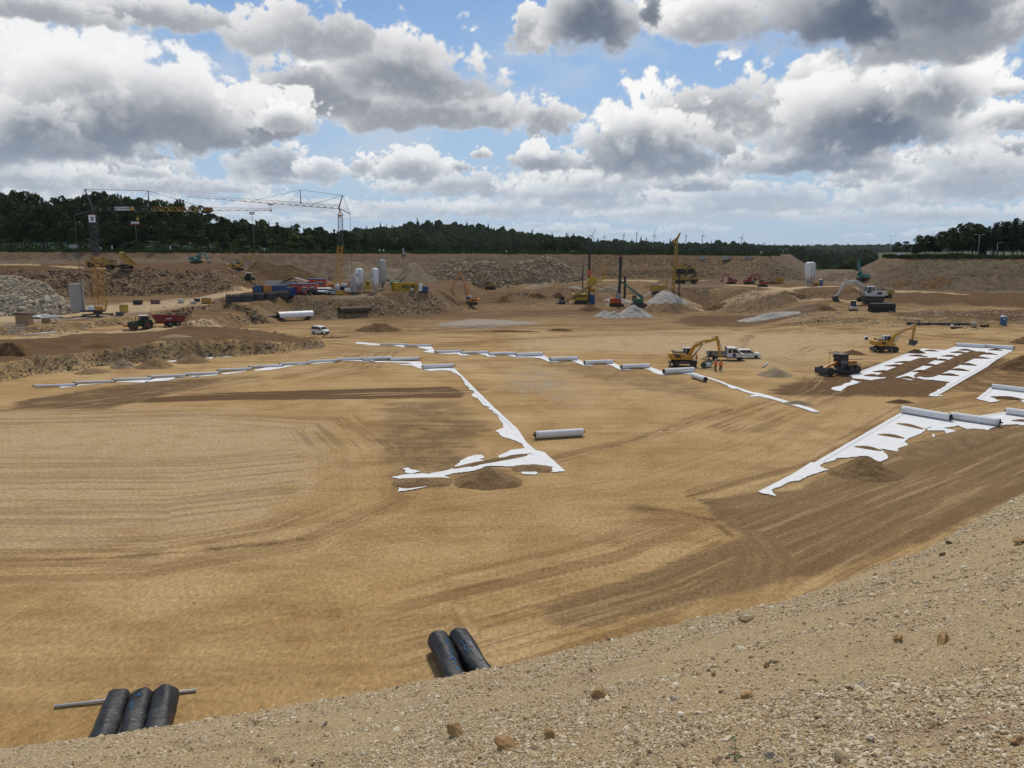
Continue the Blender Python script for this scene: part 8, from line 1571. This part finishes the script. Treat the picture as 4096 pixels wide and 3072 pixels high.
def mast_light(px, top, base, y, label, rack=True):
    p = D(px, base, y); z0 = max(gz(p.x, p.y), 16.2); h = D(px, top, y).z - z0; rt = empty('light_mast', (p.x, p.y, z0), 0, label, 'light mast'); m = MB(); m.tube((0, 0, 0), (0, 0, h), .12, .08, 8); m.build('pole', M_galv if not rack else M_grey, rt)
    if rack:
        m = MB(); m.box((0, 0, h), (3.4 if px < 800 else 2.2, .3, .25)); m.build('lamp_bar', M_rigred, rt)
        for s in (-1.2, -.4, .4, 1.2): m = MB(); m.box((s * (1 if px < 800 else .7), -.2, h + .6), (.6, .3, .8)); m.build('floodlight', M_white, rt)
    return rt
mast_light(550, 897, 1000, 303, 'red mast with white floodlights before the left wood'); mast_light(1017, 857, 1000, 318, 'thin mast with floodlights rising above the falling wood'); mast_light(80, 752, 1000, 380, 'thin pale antenna mast rising above the left wood', False)
def rim_box(px, top, base, wpx, y, label, name='rim_sign', col=None, post=True):
    p = D(px, base, y); z0 = gz(p.x, p.y); w = wpx / FPX * y; zt = D(px, top, y).z; rt = empty(name, (p.x, p.y, z0), 0, label, name.replace('_', ' ').split()[-1]); h = max(zt - z0, .5); m = MB(); m.box((0, 0, h - (h * .35 if post else h / 2)), (w, .08 if post else 1.6, h * .7 if post else h)); m.build('board' if post else 'wall', col or M_white, rt)
    m = MB()
    if post:
        for s in (-.4, .4): m.bar((s * w, .06, 0), (s * w, .06, h), .08)
        m.build('post', M_galv, rt)
    else: m.box((0, 0, h + .06), (w * 1.05, 1.75, .12)); m.build('roof', M_grey, rt)
    return rt
rim_box(298, 979, 1000, 31, 298, 'grey equipment box on the rim left of the crane mast', 'equipment_box', M_conc, False); rim_box(402, 988, 1000, 8, 299, 'small white sign right of the left crane mast'); rim_box(449, 982, 1000, 5, 299, 'small post sign on the left rim'); rim_box(682, 984, 1000, 5, 301, 'white post sign on the left rim before the wood'); rim_box(1058, 994, 1008, 7, 323, 'white sign on the rim left of the middle crane'); rim_box(1519, 997, 1010, 6, 352, 'white sign on the rim, left of a pair'); rim_box(1534, 997, 1010, 6, 353, 'white sign on the rim, right of a pair'); rim_box(1613, 993, 1010, 4, 359, 'slim white post on the far rim right of the sign pair'); rim_box(2025, 1001, 1012, 6, 381, 'white sign on the rim above the rubble'); rim_box(2292, 1003, 1012, 6, 378, 'white sign on the rim near the dark trees'); rim_box(3046, 1005, 1016, 8, 338, 'white sign at the right part of the far rim')
rim_box(3602, 1010, 1022, 22, 293, 'white bench-like box on the right rim', 'equipment_box', M_white, False); rim_box(3952, 1006, 1022, 12, 284, 'white board on the right rim before the grove'); rim_box(1617, 1007, 1016, 12, 357, 'small grey block set in the far rim', 'equipment_box', M_conc, False)
for k, (px, w, lab) in enumerate([(2811, 22, 'grey concrete slab set in the rim, leftmost of the group'), (2907, 30, 'pale concrete outlet block set in the rim'), (2988, 16, 'grey concrete slab in the rim left of a pair'), (3006, 14, 'grey concrete slab in the rim right of a pair')]):
    p = D(px, 1020, np.interp(px, [2600, 2950, 3080], [369, 346.5, 329])); p = p + Vector((0, 0, -1.0)); rt = empty('concrete_outlet', p, 0, lab, 'concrete block'); ww = w / FPX * p.y; m = MB(); m.prism([(-ww / 2, -1.2), (ww / 2, -1.2), (ww / 2, .35), (-ww / 2, .45)], 1.2); m.build('slab', M_conc, rt); m = MB(); m.box((0, 0, .5), (ww * 1.05, 1.3, .12)); m.build('cap', M_conc, rt)
M_turb = paint('turbine white', (.55, .56, .58), .5, dirt=.05)
def turbine(px, py, y, rad, ang, label, base=None, yaw=0.0):
    h = D(px, py, y); z0 = land_z(h.x, h.y); rt = empty('wind_turbine', (h.x, h.y, z0), yaw, label, 'wind turbine', 'wind turbines on the horizon'); H = h.z - z0; m = MB(); m.tube((0, 0, 0), (0, 0, H - 1), 3.6, 2.2, 12); m.build('tower', M_turb, rt); m = MB(); m.box((0, 2.0, H), (4.6, 12, 4.6)); m.build('nacelle', M_turb, rt, .5); m = MB(); m.lathe([(2.3, 0), (1.8, 1.6), (.6, 2.4)], 12, M=Matrix.Translation((0, -4, H)) @ Matrix.Rotation(PI / 2, 4, 'X')); m.build('hub', M_turb, rt)
    for k in range(3): a = R(ang + 120 * k); M = Matrix.Translation((0, -5.0, H)) @ Matrix.Rotation(a, 4, 'Y'); m = MB(); m.loft([[(s * w + o_, t_, z) for s, t_ in ((-1, .25), (1, .12), (1, -.12), (-1, -.25))] for z, w, o_ in ((1.5, 1.3, 0), (rad * .2, 2.6, .5), (rad * .55, 1.7, .3), (rad, .5, 0))], M); m.build('blade', M_turb, rt)
for k, (px, py, y, rp, an, lab, yw) in enumerate([(1784, 935, 3600, 38, 63, 'wind turbine blades showing over the wooded hill', 0), (2008, 923, 3300, 25, 25, 'wind turbine standing alone right of the wooded hill', 1.0), (2367, 942, 4600, 28, 30, 'wind turbine, first of the row of eight from the left', .4), (2417, 945, 5200, 22, 0, 'wind turbine, second of the row from the left', .9), (2494, 940, 5000, 18, 32, 'wind turbine, third of the row from the left', 1.0), (2547, 932, 4900, 17, 5, 'wind turbine, fourth of the row from the left', 1.1), (2617, 940, 5000, 26, 15, 'wind turbine, fifth of the row from the left', 1.0), (2744, 942, 5100, 24, 10, 'wind turbine, sixth of the row from the left', 1.1), (2810, 944, 5000, 26, -20, 'wind turbine, seventh of the row from the left', .9), (2967, 950, 5400, 26, 20, 'wind turbine, last of the row at the right', .6)]): turbine(px, py, y, rp * y / FPX, an, lab, yaw=yw)

# ------------------------------------------------------------------ slightly hazy air
hz = MB(); hz.box((0, 2750, 150), (9000, 6000, 330)); hzo = hz.build('haze', None); tag(hzo, 'thin haze in the summer air', kind='stuff')
hm = bpy.data.materials.new('haze'); hm.use_nodes = True; hm.node_tree.nodes.clear(); N = NT(hm.node_tree); pv = N.n('ShaderNodeVolumePrincipled'); pv.inputs['Color'].default_value = (.86, .93, 1.0, 1); pv.inputs['Density'].default_value = .00003; pv.inputs['Anisotropy'].default_value = .3
ho = N.n('ShaderNodeOutputMaterial'); N.t.links.new(pv.outputs[0], ho.inputs['Volume']); hzo.data.materials.append(hm)
gravel.modifiers.new('strew', 'NODES').node_group = pebble_group
